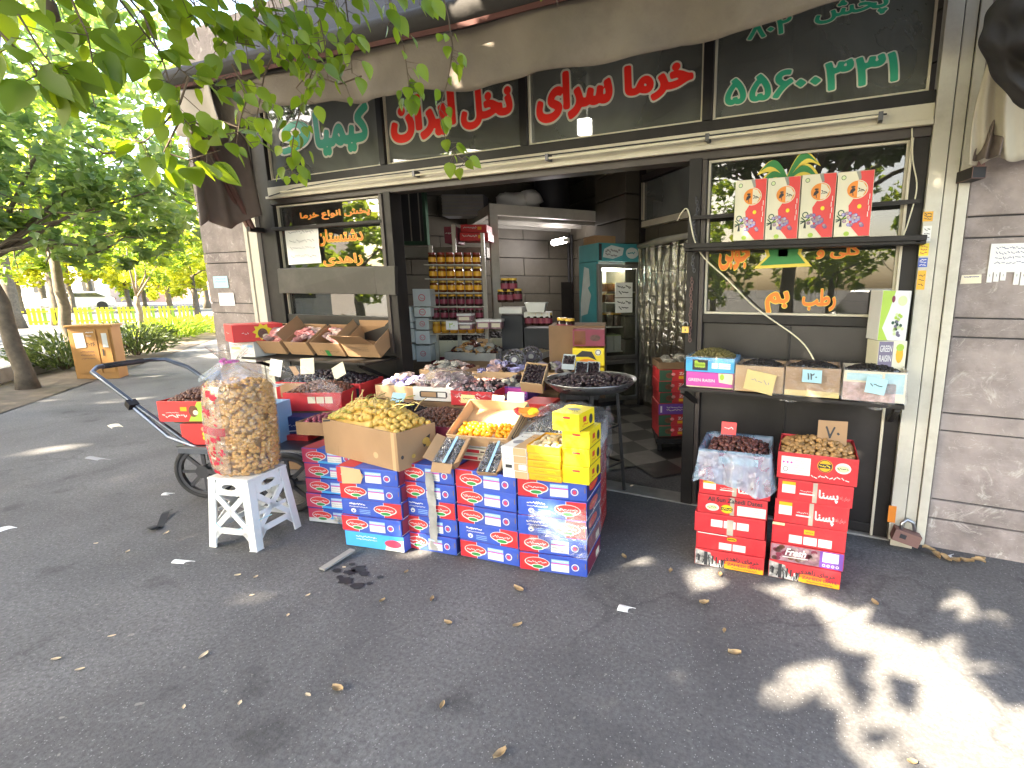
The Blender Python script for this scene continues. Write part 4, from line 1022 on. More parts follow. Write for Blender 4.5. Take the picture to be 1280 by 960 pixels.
# bright yellow boxes
p0 = py(703, 606, -1.235)
for k in range(4):
    def dy(F, FR, FL, FT, w, d, h, k=k):
        rr = random.Random(k + 2); F.rect(w * .38, h * .70, w * .66, h * .82, 'red_print', 1); F.scrib(w * .2, w * .8, h * .45, h * .18, 'amber_print', 1, .004, rr)
        F.line([(w * .25, h * .2), (w * .75, h * .22)], .003, 'amber_print', 1)
        FR.rect(d * .25, h * .45, d * .45, h * .75, 'red_print', 1); FR.oval(d * .75, h * .45, d * .12, h * .28, 'ink', 1); FR.scrib(d * .2, d * .55, h * .3, .012, 'red_print', 2, .004, rr); FR.line([(0.003, .004), (d - .003, .004)], .004, 'ink', 1)
        FT.oval(w * .5, d * .5, w * .25, d * .12, 'grey_ink', 1); FT.scrib(w * .2, w * .8, d * .3, .015, 'ink', 2, .004, rr); FT.rect(w * .1, d * .8, w * .3, d * .88, 'red_print', 1)
    carton('sweet_box', ORD[4][k] + ' bright yellow box in the stack on the front right carton', 'box', (p0.x - (.04 if k == 3 else 0), p0.y + .004 * k - (.03 if k == 3 else 0), .563 + k * .099), .13 - (.10 if k == 3 else 0), .155, .19, .097, 'yellow_print', dy, 'bright yellow sweet boxes', seam=False, bev=.002)
# wrapped stack behind: red cartons, a white box, dates in a plastic bag
pr_ = Vector((-1.285, -.86, 0)); aa = .30
for k in range(5):
    def dr(F, FR, FL, FT, w, d, h, k=k):
        rr = random.Random(k); FR.rect(d * .1, h * .25, d * .35, h * .7, 'white_print', 1); FR.scrib(d * .4, d * .9, h * .55, h * .25, 'white_print', 1, .006, rr); FR.scrib(d * .4, d * .9, h * .3, h * .12, 'cream_print', 1, .004, rr)
    carton('red_carton', ORD[5][k] + ' red carton in the wrapped stack left of the tray stand', 'carton', pr_ - Vector((math.cos(aa) * .44, math.sin(aa) * .44, 0)) + Vector((0, 0, .004 + k * .118)), aa, .44, .46, .115, 'red_print', dr, 'red cartons in the wrapped stack', seam=False)
Mw_ = MT(pr_ - Vector((math.cos(aa) * .45, math.sin(aa) * .45, 0)) + Vector((0, -.005, .735)), aa)
openbox('white_box', 'white box of bagged dark dates behind the bright yellow boxes', 'box', Mw_, .46, .47, .142, 'white_print', 'white_print', .006, lambda F, FR, FL, w, d, h: FR.scrib(.06, .3, h * .45, .03, 'grey_ink', 1, .006))
stuffheap(Mw_, .02, .44, .02, .45, -.005, .075, (.017, .013, .012), 'date_black', 'dark dates bagged in the white box behind the yellow boxes', 'dates', 'bagged_dates', 14)
b = MB(); rr = random.Random(2)
b.grid(lambda s, t: Mw_ @ Vector((-.05 + .56 * s, -.05 + .57 * t, .035 + .085 * (math.sin(math.pi * s) * math.sin(math.pi * t)) ** .6 - .05 * (abs(2 * s - 1) ** 6 + abs(2 * t - 1) ** 6) + .014 * math.sin(s * 25 + 7 * t) * math.sin(t * 19))), 28, 28, 'film')
b.grid(lambda s, t: Mw_ @ Vector((.47 + .02 * s + .01 * math.sin(t * 14), -.03 + .5 * t, .05 - .34 * s + .03 * math.sin(t * 9))), 8, 20, 'film')
tag(b.build('plastic_bag', smooth=True), 'clear crinkled plastic bag over the dark dates behind the yellow boxes', 'bag')
pt = py(652, 526, -.90)
# small tray of red dates and a bright sachet behind the orange tray
Mg = MT((pt.x - .03, pt.y + .06, pt.z - .015), .15)
openbox('date_tray', 'low cardboard tray of reddish dates right of the orange date tray', 'tray', Mg, .21, .20, .07, 'cardboard', 'dark_cardboard')
heap(Mg, .015, .195, .01, .19, -.015, .02, (.018, .013, .012), 'date_red', 'reddish brown date in the low tray behind the sweet boxes', 'date', 'red_date', 'reddish dates in the low tray', 21, 1.5)
b = MB(); Ms = Matrix.Translation(dp(660, 515, 3.02)) @ Matrix.Rotation(.5, 4, 'Z') @ Matrix.Rotation(.9, 4, 'X')
b.ball((0, 0, 0), (.06, .035, .012), 'orange_print', 10, 7, .3, M=Ms.to_3x3()); b.ball((-.045, -.01, .004), (.045, .03, .012), 'red_print', 9, 6, .3, M=Ms.to_3x3()); b.ball((.035, .0, .008), (.03, .025, .01), 'yellow_print', 8, 6, .3, M=Ms.to_3x3())
o = b.build('snack_sachet'); o.location = Ms.translation; tag(o, 'crumpled orange and red snack sachet on the reddish dates', 'sachet')
# carton under and behind: wine red carton of brown dates
pc = gz(542, 541, .70); Mg = MT((pc.x - .40, pc.y + .03, .715), .14)
openbox('date_carton', 'wine red carton of brown dates behind the big box of yellow dates', 'carton', Mg, .50, .40, .15, 'wine_print', 'dark_cardboard', .007)
heap(Mg, .02, .48, .02, .38, -.02, .075, (.0185, .0145, .0135), 'date_brown', 'brown date heaped in the wine red carton', 'date', 'brown_date', 'brown dates in the wine red carton', 31, 1.6)
Mg2 = MT((pc.x - .74, pc.y + .10, .72), .14)
openbox('date_carton', 'brown carton of black dates behind the left end of the yellow dates', 'carton', Mg2, .32, .35, .15, 'cardboard', 'dark_cardboard', .007)
stuffheap(Mg2, .02, .30, .02, .33, -.02, .06, (.019, .015, .014), 'date_black', 'black dates in the brown carton behind the yellow dates', 'dates', 'black_dates', 33)
# tables that carry the rows behind
def table(label, x0, x1, y0, y1, z, rz=0.0):
    t = thing('display_table', label, 'table', ((x0 + x1) / 2, (y0 + y1) / 2, 0), rz); a = (x1 - x0) / 2; c = (y1 - y0) / 2
    b = MB(); b.box(-a, a, -c, c, z - .03, z, 'dark_cardboard'); b.build('tabletop', t, bevel=.004)
    for sx in (-1, 1):
        for sy in (-1, 1): b = MB(); b.box(sx * (a - .05) - .02, sx * (a - .05) + .02, sy * (c - .05) - .02, sy * (c - .05) + .02, .016 if y0 > 0 else 0, z - .032, 'black_metal'); b.build('leg', t)
table('low dark display table under the middle rows of date boxes', -3.35, -1.80, -.93, .12, .56)
table('dark display table inside the doorway under the date rolls', -3.85, -2.15, .18, 1.05, .70)
# third row
def rowbox(name, label, cat, u, v, z, rz, w_, d_, h_, mo, mi, draw=None, group=None):
    p = gz(u, v, z - h_); M_ = MT((p.x, p.y, z), rz)
    openbox(name, label, cat, M_, w_, d_, h_, mo, mi, .006, draw, (), group)
    # crate below that lifts it off the table
    return M_
def support(label, M_, w_, d_, ztop, zbot, m='dark_cardboard'):
    p = M_.translation
    carton('carton', label, 'carton', (p.x + .01, p.y + .012, zbot), M_.to_euler().z, w_ - .02, d_ - .02, ztop - zbot - .002, m, None, seam=False)
RZ = .22
M1 = rowbox('snack_box', 'pale wooden box of purple wrapped sweets at the left end of the third row', 'box', 470, 497, .80, RZ, .36, .34, .11, 'pale_cardboard', 'dark_cardboard')
support('plain carton lifting the box of purple wrapped sweets', M1, .36, .34, .69, .562)
packets(M1, .04, .32, .04, .30, -.01, .07, (.06, .042, .024), ['snack_blue', 'snack_pale', 'snack_blue'], 22, 'crumpled purple and silver sweet wrapper in the left box of the third row', 'sweet', 'wrapped_sweet', 'purple wrapped sweets', 4)
def dw(F, FR, FL, w, d, h):
    F.poly([(w * .16, h * .3), (w * .19, h * .22), (w * .80, h * .22), (w * .83, h * .35), (w * .83, h * .62), (w * .80, h * .70), (w * .19, h * .70), (w * .16, h * .6)], 'ink', 1)
    F.rect(w * .20, h * .29, w * .56, h * .63, 'cardboard', 2); F.rect(w * .60, h * .29, w * .79, h * .63, 'white_print', 2)
M2 = rowbox('snack_box', 'white box with a framed label holding rosy bagged sweets, third row', 'box', 517, 500, .81, RZ, .37, .40, .115, 'white_print', 'white_print', dw)
support('plain carton lifting the white box with the framed label', M2, .37, .40, .69, .562)
packets(M2, .04, .34, .04, .38, -.01, .08, (.065, .05, .03), ['wrap_rose', 'wrap_rose', 'snack_pale'], 22, 'rosy sweets in a clear bag inside the white box', 'sweet', 'bagged_sweet', 'rosy bagged sweets', 5)
b = MB(); b.grid(lambda s, t: M2 @ Vector((.0 + .37 * s, .0 + .42 * t, .03 + .09 * math.sin(math.pi * s) ** .5 * math.sin(math.pi * min(1, t)) ** .5 + .012 * math.sin(s * 23) * math.sin(t * 29))), 22, 22, 'film'); tag(b.build('plastic_film', smooth=True), 'clear film over the rosy sweets in the white box', 'film')
M3 = rowbox('snack_box', 'red carton of dark and pink sweets under clear film, third row', 'box', 564, 506, .81, RZ, .35, .45, .115, 'red_print', 'pale_cardboard', lambda F, FR, FL, w, d, h: (F.scrib(w * .15, w * .7, h * .6, h * .22, 'white_print', 1, .006), F.scrib(w * .2, w * .8, h * .3, h * .12, 'card_cream', 1, .004)))
support('plain carton lifting the red carton of dark and pink sweets', M3, .35, .45, .69, .562)
stuffheap(M3, .02, .33, .02, .43, -.01, .05, (.024, .018, .016), 'date_black', 'dark and pink sweets heaped in the red carton', 'sweets', 'dark_sweets', 6, ms=['date_black', 'date_black', 'snack_pink', 'wrap_rose'])
b = MB(); b.grid(lambda s, t: M3 @ Vector((-.01 + .37 * s, -.012 + .05 * t, .02 - .055 * (1 - t) + .012 * math.sin(s * 31))), 20, 5, 'film'); tag(b.build('plastic_film', smooth=True), 'edge of clear film folded over the red carton of sweets', 'film')
M4 = rowbox('snack_box', 'purple carton of dark wrapped sweets beside the upright wooden date box', 'box', 611, 500, .81, RZ, .34, .45, .12, 'purple_print', 'dark_cardboard', lambda F, FR, FL, w, d, h: (F.rect(.01, h * .55, w - .01, h * .9, 'magenta_print', 1), F.rect(w * .36, h * .2, w * .56, h * .5, 'white_print', 2), F.scrib(w * .58, w * .95, h * .4, h * .2, 'white_print', 1, .005)))
support('plain carton lifting the purple carton of sweets', M4, .34, .45, .69, .562)
packets(M4, .04, .30, .04, .40, -.01, .03, (.05, .034, .018), ['date_black', 'curtain_grey', 'date_black'], 20, 'dark sweet in clear wrapping in the purple carton', 'sweet', 'wrapped_sweet', 'dark wrapped sweets in the purple carton', 8)
Mz, w_, d_ = frame3(py(650, 478, -.42), py(678, 481, -.36), py(655, 452, -.26))
openbox('date_box', 'upright pale wooden box packed with dark dates beside the round tray', 'box', Mz, w_, d_, .10, 'pale_cardboard', 'dark_cardboard', .008)
stuffheap(Mz, .01, w_ - .01, .01, d_ - .01, -.012, .006, (.015, .012, .010), 'date_black', 'dark dates in rows in the upright wooden box', 'dates', 'packed_dates', 9)
p = py(652, 503, -.40)
for k in range(2): carton('red_carton', ('lower' if k == 0 else 'upper') + ' bright red carton under the upright wooden date box', 'carton', (p.x, p.y, .60 + k * .075), .2, .22, .25, .073, 'bright_red', lambda F, FR, FL, FT, w, d, h: (F.rect(w * .1, h * .3, w * .5, h * .45, 'white_print', 1), FR.scrib(.03, d - .03, h * .5, h * .3, 'white_print', 1, .005)), 'red cartons under the wooden date box', seam=False)
support('plain carton under the two bright red cartons', MT((p.x, p.y, 0), .2), .22, .25, .60, .562)
# cards of the third row
pricecard('pale blue price card on the box of purple wrapped sweets', py(498, 502, -.62) + Vector((0, -.02, 0)), .115, .085, .25, -.7, 'card_blue')
pricecard('cream price card standing between the red carton and the orange tray', py(622, 509, -.78), .09, .08, .2, -.25, 'card_cream', '~')
pricecard('rounded tan price card leaning on the back rim of the orange tray', py(584, 504, -.86), .10, .055, .2, -.3, 'card_yellow', '~')
pricecard('white price card standing under the upright wooden date box', py(644, 506, -.70), .12, .085, .2, -.2, 'paper', '~')
# fourth row: date rolls, packets
rr = random.Random(12)
for k, (u, v, rdy) in enumerate(((613, 449, 0), (643, 452, .1), (664, 447, .3), (592, 448, -.3))):
    p = gz(u, v + 8, .74); t = thing('date_roll', ['dark date ring in clear film, behind the red carton of sweets', 'dark date ring in clear film, second from the right of its row', 'dark date ring in clear film leaning furthest right', 'dark date ring in clear film, leftmost of its row'][k], 'date ring', p + Vector((0, 0, .09)), (rad(62), 0, .25 + rdy), 'film wrapped date rings')
    b = MB()
    for q in range(20):
        a = 2 * math.pi * q / 20; b.ball((.085 * math.cos(a), .085 * math.sin(a), 0), (.03, .02, .018), 'date_black', 6, 5, .1, M=Matrix.Rotation(a, 3, 'Z'))
    b.lathe([(.03, -.016), (.13, -.016)], 'violet_grey', 24, cap=False); b.build('dates', t, smooth=True)
    b = MB(); b.lathe([(.135, -.018), (.13, .012), (.10, .024), (.04, .022), (.028, .0)], 'film', 28, cap=False); b.lathe([(0.001, .003), (.03, .003)], 'white_print', 12, cap=False); b.build('wrapping', t, smooth=True)
Mp = MT(gz(556, 450, .80) + Vector((0, 0, .09)), .22)
openbox('packet_tray', 'grey tray of dark film packets with a brown card', 'tray', Mp, .62, .36, .09, 'concrete', 'dark_cardboard', .008)
support('dark carton carrying the grey tray of film packets', Mp, .62, .36, Mp.translation.z - .09, .70)
packets(Mp, .05, .57, .05, .31, .0, .08, (.06, .045, .03), ['date_black', 'date_red', 'curtain_grey', 'date_tan'], 56, 'small dark film packet in the grey tray', 'packet', 'film_packet', 'dark film packets in the grey tray', 10)
for k, (x, y, nm_, ms_) in enumerate(((.10, .50, 'left', ['snack_pale', 'date_red', 'curtain_grey']), (.62, .52, 'middle', ['wrap_rose', 'date_black', 'snack_blue']), (1.08, .56, 'right', ['date_black', 'violet_grey', 'curtain_grey']))):
    Mr3 = M1 @ Matrix.Translation((x, y, .055))
    openbox('sweet_tray', nm_ + ' cardboard tray of mixed sweets behind the third row', 'tray', Mr3, .44, .34, .10, 'pale_cardboard', 'dark_cardboard', .006)
    support('plain carton lifting the %s tray behind the third row' % nm_, Mr3, .44, .34, .755, .562 if k < 2 else .57)
    packets(Mr3, .04, .40, .04, .30, -.01, .06, (.055, .038, .024), ms_, 24, 'mixed wrapped sweet in the %s tray behind the third row' % nm_, 'sweet', 'wrapped_sweet', 'mixed sweets in the %s tray' % nm_, 90 + k)
pricecard('brown cardboard price card on the tray of film packets', Mp @ Vector((.36, .20, .04)), .14, .10, .2, -.3, 'cardboard')
Mp2 = MT(gz(632, 440, .86), .22)
openbox('white_tray', 'white tray of pale flakes behind the film wrapped date rings', 'tray', Mp2, .46, .36, .07, 'white_plastic', 'white_plastic', .006)
support('carton carrying the white tray of pale flakes', Mp2, .46, .36, .786, .70)
stuffheap(Mp2, .02, .44, .02, .34, -.01, .03, (.022, .018, .008), 'nut_pale', 'pale dried flakes in the white tray', 'flakes', 'pale_flakes', 17)
# fifth row: two white bins of raisins, a crate of amber fruit
for k, (u, v, w_, mm, lab) in enumerate(((537, 446, .72, 'raisin', 'left white bin of black raisins inside the doorway'), (585, 442, .62, 'raisin', 'right white bin of black raisins with a sunken middle'))):
    Mr = MT(gz(u, v, .74) + Vector((0, 0, .21)), .36)
    openbox('raisin_bin', lab, 'bin', Mr, w_, .55, .21, 'cream_print', 'dark_cardboard', .01)
    support('low carton under the ' + lab.split(' of ')[0], Mr, w_, .55, .738, .02, 'wine_print')
    stuffheap(Mr, .02, w_ - .02, .02, .53, -.02, .06, (.03, .026, .022), 'raisin', 'black raisins in the ' + lab.split(' of ')[0], 'raisins', 'black_raisins', 40 + k)
Mr = MT(gz(628, 438, .80) + Vector((0, 0, .16)), .36)
openbox('fruit_crate', 'grey crate of amber dried fruit beside the raisin bins', 'crate', Mr, .58, .55, .16, 'concrete', 'dark_cardboard', .014, lambda F, FR, FL, w, d, h: [F.rect(.04, h * (.15 + .3 * k), w - .04, h * (.27 + .3 * k), 'ink', 1) for k in range(2)])
support('dark carton under the grey crate of amber fruit', Mr, .58, .55, .798, .02)
stuffheap(Mr, .03, .55, .03, .52, -.03, .06, (.032, .026, .022), 'date_tan', 'amber dried fruit in the grey crate', 'fruit', 'dried_fruit', 45, ms=['date_tan', 'honey', 'date_brown'])
# ---- round tray of dark dates on a tall iron stand
tc = Vector((-1.70, -.10, .86)); ts_ = thing('tray_stand', 'tall black iron stand holding the round date tray in the doorway', 'stand', (tc.x, tc.y, 0))
b = MB()
for a in (.5, 2.07, 3.64, 5.21): 
    b = MB(); b.bar((.26 * math.cos(a), .26 * math.sin(a), 0), (.20 * math.cos(a), .20 * math.sin(a), .845), .025, .025, 'black_metal'); b.build('leg', ts_)
for z, r in ((.25, .245), (.55, .22)):
    b = MB()
    for k in range(4):
        a, c = (.5, 2.07, 3.64, 5.21)[k], (.5, 2.07, 3.64, 5.21)[(k + 1) % 4]; b.bar((r * math.cos(a), r * math.sin(a), z), (r * math.cos(c), r * math.sin(c), z), .016, .016, 'black_metal')
    b.build('stretcher', ts_)
b = MB(); b.lathe([(.0, 0), (.27, 0), (.345, .065), (.353, .067), (.355, .06), (.28, -.008), (0, -.008)], 'steel', 40, cap=False); o = b.build('round_tray', None, tc - Vector((0, 0, .005)), smooth=True)
tag(o, 'wide round steel tray on the iron stand, full of dark dates', 'tray')
b = MB(); rr = random.Random(9)
for k in range(420):
    r_ = .325 * math.sqrt(rr.random()); a = rr.uniform(0, 6.28); b.ball(tc + Vector((r_ * math.cos(a), r_ * math.sin(a), .030 + .045 * (1 - (r_ / .33) ** 2) + rr.uniform(-.008, .01))), (.021, .014, .012), 'date_black', 7, 5, .12, M=Matrix.Rotation(rr.uniform(0, 6.28), 3, 'Z') @ Matrix.Rotation(rr.uniform(-.6, .6), 3, 'X'))
b.lathe([(.0, .06), (.15, .05), (.32, .02)], 'date_black', 24, c=tc, cap=False)
tag(b.build('dark_dates', smooth=True), 'glossy dark dates heaped on the round steel tray', 'dates', kind='stuff')

# ---- the two red stacks on the right
def red_draw(kind, seed=0):
    def f(F, FR, FL, FT, w, d, h):
        rr = random.Random(seed); e = .003
        if kind == 'yasna':
            F.rect(w * .06, h * .35, w * .24, h * .88, 'white_print', 1); F.rect(w * .06, h * .75, w * .24, h * .90, 'amber_print', 2); F.scrib(w * .08, w * .2, h * .5, h * .15, 'grey_ink', 2, .003, rr)
            F.text('پسنا', w * .685, h * .42, w * .26, h * .55, 'white_print', 1, .03); F.rect(w * .30, h * .36, w * .50, h * .42, 'white_print', 1); F.scrib(w * .31, w * .47, h * .52, h * .08, 'white_print', 1, .0025, rr)
            F.text('خرمای زاهدی', w * .88, h * .42, w * .17, h * .22, 'snack_pink', 1, 0)
        elif kind == 'alisun':
            F.text('Ali Sun Zahedi Dates', w * .54, h * .80, w * .78, h * .24, 'ink', 1, .025); F.oval(w * .22, h * .36, w * .10, h * .20, 'white_print', 1); F.oval(w * .22, h * .34, w * .08, h * .13, 'lime_light', 2); F.scrib(w * .15, w * .28, h * .36, .012, 'ink', 3, .003, rr)
            F.oval(w * .43, h * .34, w * .09, h * .23, 'amber_print', 1); F.oval(w * .43, h * .34, w * .08, h * .19, 'yellow_print', 2); F.rect(w * .345, h * .26, w * .515, h * .42, 'ink', 3); F.scrib(w * .36, w * .50, h * .34, h * .08, 'yellow_print', 4, .004, rr)
            F.rect(w * .58, h * .08, w * .98, h * .58, 'white_print', 1)
            for k in range(5): F.scrib(w * .61, w * .95, h * (.15 + .09 * k), h * .04, 'grey_ink', 2, .0018, rr)
        elif kind == 'plain':
            for k in range(3): F.rect(w * (.24 + .185 * k), h * .35, w * (.405 + .185 * k), h * .72, 'white_print', 1)
            F.rect(w * .47, .0, w * .56, h * .8, 'tape_clear', 2)
        elif kind == 'label':
            for k in range(2): F.rect(w * (.34 + .2 * k), h * .12, w * (.52 + .2 * k), h * .52, 'white_print', 1); [F.scrib(w * (.36 + .2 * k), w * (.5 + .2 * k), h * (.2 + .1 * q), .006, 'grey_ink', 2, .002, rr) for q in range(3)]
            F.oval(w * .52, h * .80, w * .07, h * .11, 'yellow_print', 1); F.rect(w * .455, h * .72, w * .585, h * .88, 'amber_print', 1); F.scrib(w * .47, w * .57, h * .8, h * .06, 'ink', 2, .003, rr); F.line([(.01, h * .97), (w * .45, h * .96)], .005, 'white_print', 1)
        elif kind == 'label3':
            for k in range(3): F.rect(w * (.24 + .2 * k), h * .10, w * (.42 + .2 * k), h * .48, 'white_print', 1)
            F.rect(w * .44, h * .60, w * .58, h * .82, 'amber_print', 1); F.scrib(w * .46, w * .56, h * .7, h * .07, 'ink', 2, .003, rr); F.rect(w * .0, h * .86, w * .17, h * .98, 'lime_light', 1)
        elif kind == 'zahedi':
            n = 12; F.poly([(e, e), (w * .55, e)] + [(w * .55 - w * .30 * math.sin(t) - w*.02, h * (1 - math.cos(t)) * .98 + e) for t in [1.4 * k / n for k in range(1, n + 1)]] + [(e, h - e)], 'photo_grey', 2)
            for q in range(26):
                x = rr.uniform(.02, .44); zt = h * min(.92, 1.05 - x * 1.3); z0 = rr.uniform(.03, .5) * zt; F.line([(w * x, z0), (w * (x + rr.uniform(-.02, .02)), min(zt, z0 + rr.uniform(.15, .5) * h))], rr.uniform(.003, .009), rr.choice(['ink', 'ink', 'ink', 'bottle_white']), 3)
            F.rect(w * .14, h * .05, w * .19, h * .88, 'ink', 4)
            F.rect(w * .35, e, w - e, h * .30, 'amber_print', 1); F.rect(w * .45, h * .30, w * .8, h * .5, 'orange_sign', 1)
            F.text('خرمای زاهدی', w * .68, h * .66, w * .50, h * .34, 'white_print' if seed else 'ink', 3, .02); F.text('ZAHEDI DATE', w * .72, h * .34, w * .48, h * .17, 'wine_print', 3, .02)
            F.scrib(w * .55, w * .9, h * .14, h * .08, 'wine_print', 3, .003, rr)
        elif kind == 'fresh':
            F.rect(e, e, w * .68, h - e, 'photo_mauve', 1)
            for k in range(26): F.oval(rr.uniform(.05, .63) * w, rr.uniform(.14, .85) * h, w * .045, h * .12, rr.choice(['photo_brown', 'wrap_rose', 'date_brown', 'wine_print']), 2, 10)
            F.text('Fresh', w * .36, h * .62, w * .28, h * .42, 'white_print', 4, .03, slant=.25); F.line([(w * .18, h * .30), (w * .52, h * .34)], .005, 'white_print', 4)
            F.rect(w * .68, e, w - e, h - e, 'purple_print', 1); F.rect(w * .72, h * .38, w * .93, h * .92, 'white_print', 2); [F.scrib(w * .74, w * .9, h * (.48 + .12 * q), .006, 'grey_ink', 3, .002, rr) for q in range(3)]; [F.ring(w * (.74 + .06 * q), h * .18, .005, .008, 'white_print', 2, 10) for q in range(4)]
        elif kind == 'top2':
            F.rect(w * .05, h * .18, w * .44, h * .88, 'white_print', 1)
            for k in range(6): F.scrib(w * .24, w * .42, h * (.26 + .1 * k), .006, 'grey_ink', 2, .0018, rr)
            F.ring(w * .12, h * .38, .011, .014, 'ink', 2, 6); [F.oval(w * (.09 + .05 * k), h * .62, .006, .006, 'magenta_print', 2, 8) for k in range(3)]
            F.oval(w * .60, h * .62, w * .095, h * .26, 'amber_print', 1); F.ring(w * .60, h * .62, .030, .034, 'ink', 2); F.rect(w * .52, h * .53, w * .68, h * .70, 'ink', 3); F.scrib(w * .53, w * .66, h * .61, h * .08, 'yellow_print', 4, .004, rr)
            F.oval(w * .82, h * .60, w * .095, h * .22, 'white_print', 1); F.oval(w * .82, h * .57, w * .075, h * .13, 'lime_light', 2); F.scrib(w * .75, w * .88, h * .58, .012, 'ink', 3, .004, rr); F.scrib(w * .44, w * .9, h * .20, h * .14, 'white_print', 1, .005, rr)
        F.rect(w * .475, e, w * .535, h - e, 'tape_clear', .4) if kind in ('yasna', 'alisun') else None
        FL.rect(e, e, d - e, h - e, 'cardboard' if rr.random() < .5 else 'wine_print', 1)
        FT.rect(e, e, w - e, d - e, 'red_print', 1)
    return f
def rstack(p0, p1, specs, where, d_):
    p0, p1 = Vector(p0), Vector(p1); v = p1 - p0; w_ = v.length - .012; rz = math.atan2(v.y, v.x); z = .004; n = len(specs)
    for k, (kd, h, dx, lb) in enumerate(specs):
        carton('date_carton', lb + ' ' + where, 'carton', (p0.x + dx * math.cos(rz), p0.y + R.uniform(-.004, .004) + dx * math.sin(rz), z), rz + R.uniform(-.01, .01), w_ + R.uniform(-.004, .004), d_, h - .003, 'red_print', red_draw(kd, k), 'red date cartons right of the doorway', seam=False); z += h
    return z, rz, w_
z1, rz1, w1 = rstack((-.670, -.803), (-.272, -.763), [('zahedi', .105, 0, 'bottom ZAHEDI DATE carton with a palm grove picture'), ('label', .105, .004, 'second carton with two small white labels and a yellow spot'), ('plain', .12, -.008, 'plain red carton with three blank white labels'), ('alisun', .115, .006, 'red carton lettered Ali Sun Zahedi Dates'), ('yasna', .09, .012, 'topmost closed red carton with white Persian lettering')], 'in the left red stack', .36)
z2, rz2, w2 = rstack((-.258, -.757), (.126, -.735), [('zahedi', .105, 0, 'bottom ZAHEDI DATE carton with a white headline'), ('fresh', .105, .004, 'mauve carton lettered Fresh with a violet end'), ('label3', .125, .006, 'red carton with three white labels and a lime corner tag'), ('yasna', .135, .012, 'lower red carton with white Persian lettering'), ('yasna', .12, .022, 'upper red carton with white Persian lettering')], 'in the right red stack', .36)
# open top box of the right stack, tan dates
c_, s_ = math.cos(rz2), math.sin(rz2)
M_ = MT((-.258 + .012 * c_, -.765, z2 + .148), rz2)
openbox('date_carton', 'open red carton of tan dates on top of the right stack', 'carton', M_, w2 + .02, .37, .146, 'red_print', 'cardboard', .006, lambda F, FR, FL, w, d, h: [
    F.rect(w * .05, h * .2, w * .42, h * .86, 'white_print', 1), [F.scrib(w * .22, w * .40, h * (.28 + .09 * k), .006, 'grey_ink', 2, .002, random.Random(k)) for k in range(6)],
    F.ring(w * .11, h * .38, .011, .014, 'ink', 2, 6), [F.oval(w * (.08 + .05 * k), h * .64, .006, .006, 'magenta_print', 2, 8) for k in range(3)],
    F.oval(w * .60, h * .64, w * .095, h * .24, 'amber_print', 1), F.ring(w * .60, h * .64, .030, .034, 'ink', 2), F.rect(w * .52, h * .56, w * .68, h * .72, 'ink', 3), F.scrib(w * .53, w * .66, h * .64, h * .08, 'yellow_print', 4, .004, random.Random(1)),
    F.oval(w * .82, h * .62, w * .095, h * .20, 'white_print', 1), F.oval(w * .82, h * .60, w * .075, h * .12, 'lime_light', 2), F.scrib(w * .75, w * .88, h * .60, .012, 'ink', 3, .004, random.Random(2)), F.scrib(w * .44, w * .9, h * .22, h * .14, 'white_print', 1, .005, random.Random(3))])
heap(M_, .012, w2 + .006, .015, .355, -.025, .055, (.0195, .0145, .014), 'date_tan', 'shiny tan date in the open red carton on the right stack', 'date', 'tan_date', 'tan dates in the open red carton', 51, 1.62, under='date_brown')
pricecard('brown cardboard price card standing in the tan dates', M_ @ Vector((.27, .20, .01)), .15, .13, rz2, -.2, 'cardboard', '۷۰')
# bagged open box of the left stack, dark dates
M_ = MT((-.67 + .005, -.805, z1 + .16), rz1)
openbox('date_carton', 'open carton of dark dates wrapped in a blue plastic bag on the left stack', 'carton', M_, w1, .36, .158, 'pink_red', 'pink_red', .006, lambda F, FR, FL, w, d, h: [F.rect(w * (.28 + .19 * k), h * .62, w * (.45 + .19 * k), h * .88, 'white_print', 1) for k in range(3)])
heap(M_, .03, w1 - .02, .02, .34, -.028, .055, (.0175, .0140, .0135), 'date_red', 'dark glossy date in the bagged open carton on the left stack', 'date', 'dark_date', 'dark dates in the bagged carton', 52, 1.62, under='date_black')
b = MB(); W_, D_ = w1, .36; out = .022
per = [(0, 0), (W_, 0), (W_, D_), (0, D_), (0, 0)]
def skirt(Mw, w, d, drop, flare, rim=.02, seed=1, m='blue_film', name='plastic_bag', label='', n=60, inn=.03, up=.012):
    rr = random.Random(seed); b = MB(); L = 2 * (w + d); ph = [rr.uniform(0, 6) for _ in range(6)]
    def at(q):
        q = (q % 1) * L
        if q < w: return Vector((q, 0, 0)), Vector((0, -1, 0))
        q -= w
        if q < d: return Vector((w, q, 0)), Vector((1, 0, 0))
        q -= d
        if q < w: return Vector((w - q, d, 0)), Vector((0, 1, 0))
        q -= w; return Vector((0, d - q, 0)), Vector((-1, 0, 0))
    ctr = Vector((w / 2, d / 2, 0))
    def fn(s, t):
        p, nrm = at(s); nr = ((p - ctr).normalized() + nrm).normalized(); wv = math.sin(s * 37 + ph[0]) * .5 + math.sin(s * 83 + ph[1]) * .3 + math.sin(s * 150 + ph[2]) * .2
        if t < .25: 
            k = t / .25; return Mw @ (p - nr * (inn * (1 - k)) + Vector((0, 0, -.035 * (1 - k) + up * k + .004 * wv)))
        k = (t - .25) / .75; dr = drop * (1 + .14 * math.sin(s * 19 + ph[3]) + .06 * math.sin(s * 47 + ph[4]))
        return Mw @ (p + nr * (.004 + flare * k ** 1.3 * (1 + .5 * wv) + .006 * wv * k) + Vector((0, 0, up - dr * k)))
    b.grid(fn, n, 12, m); o = b.build(name, smooth=True); return tag(o, label, 'bag')
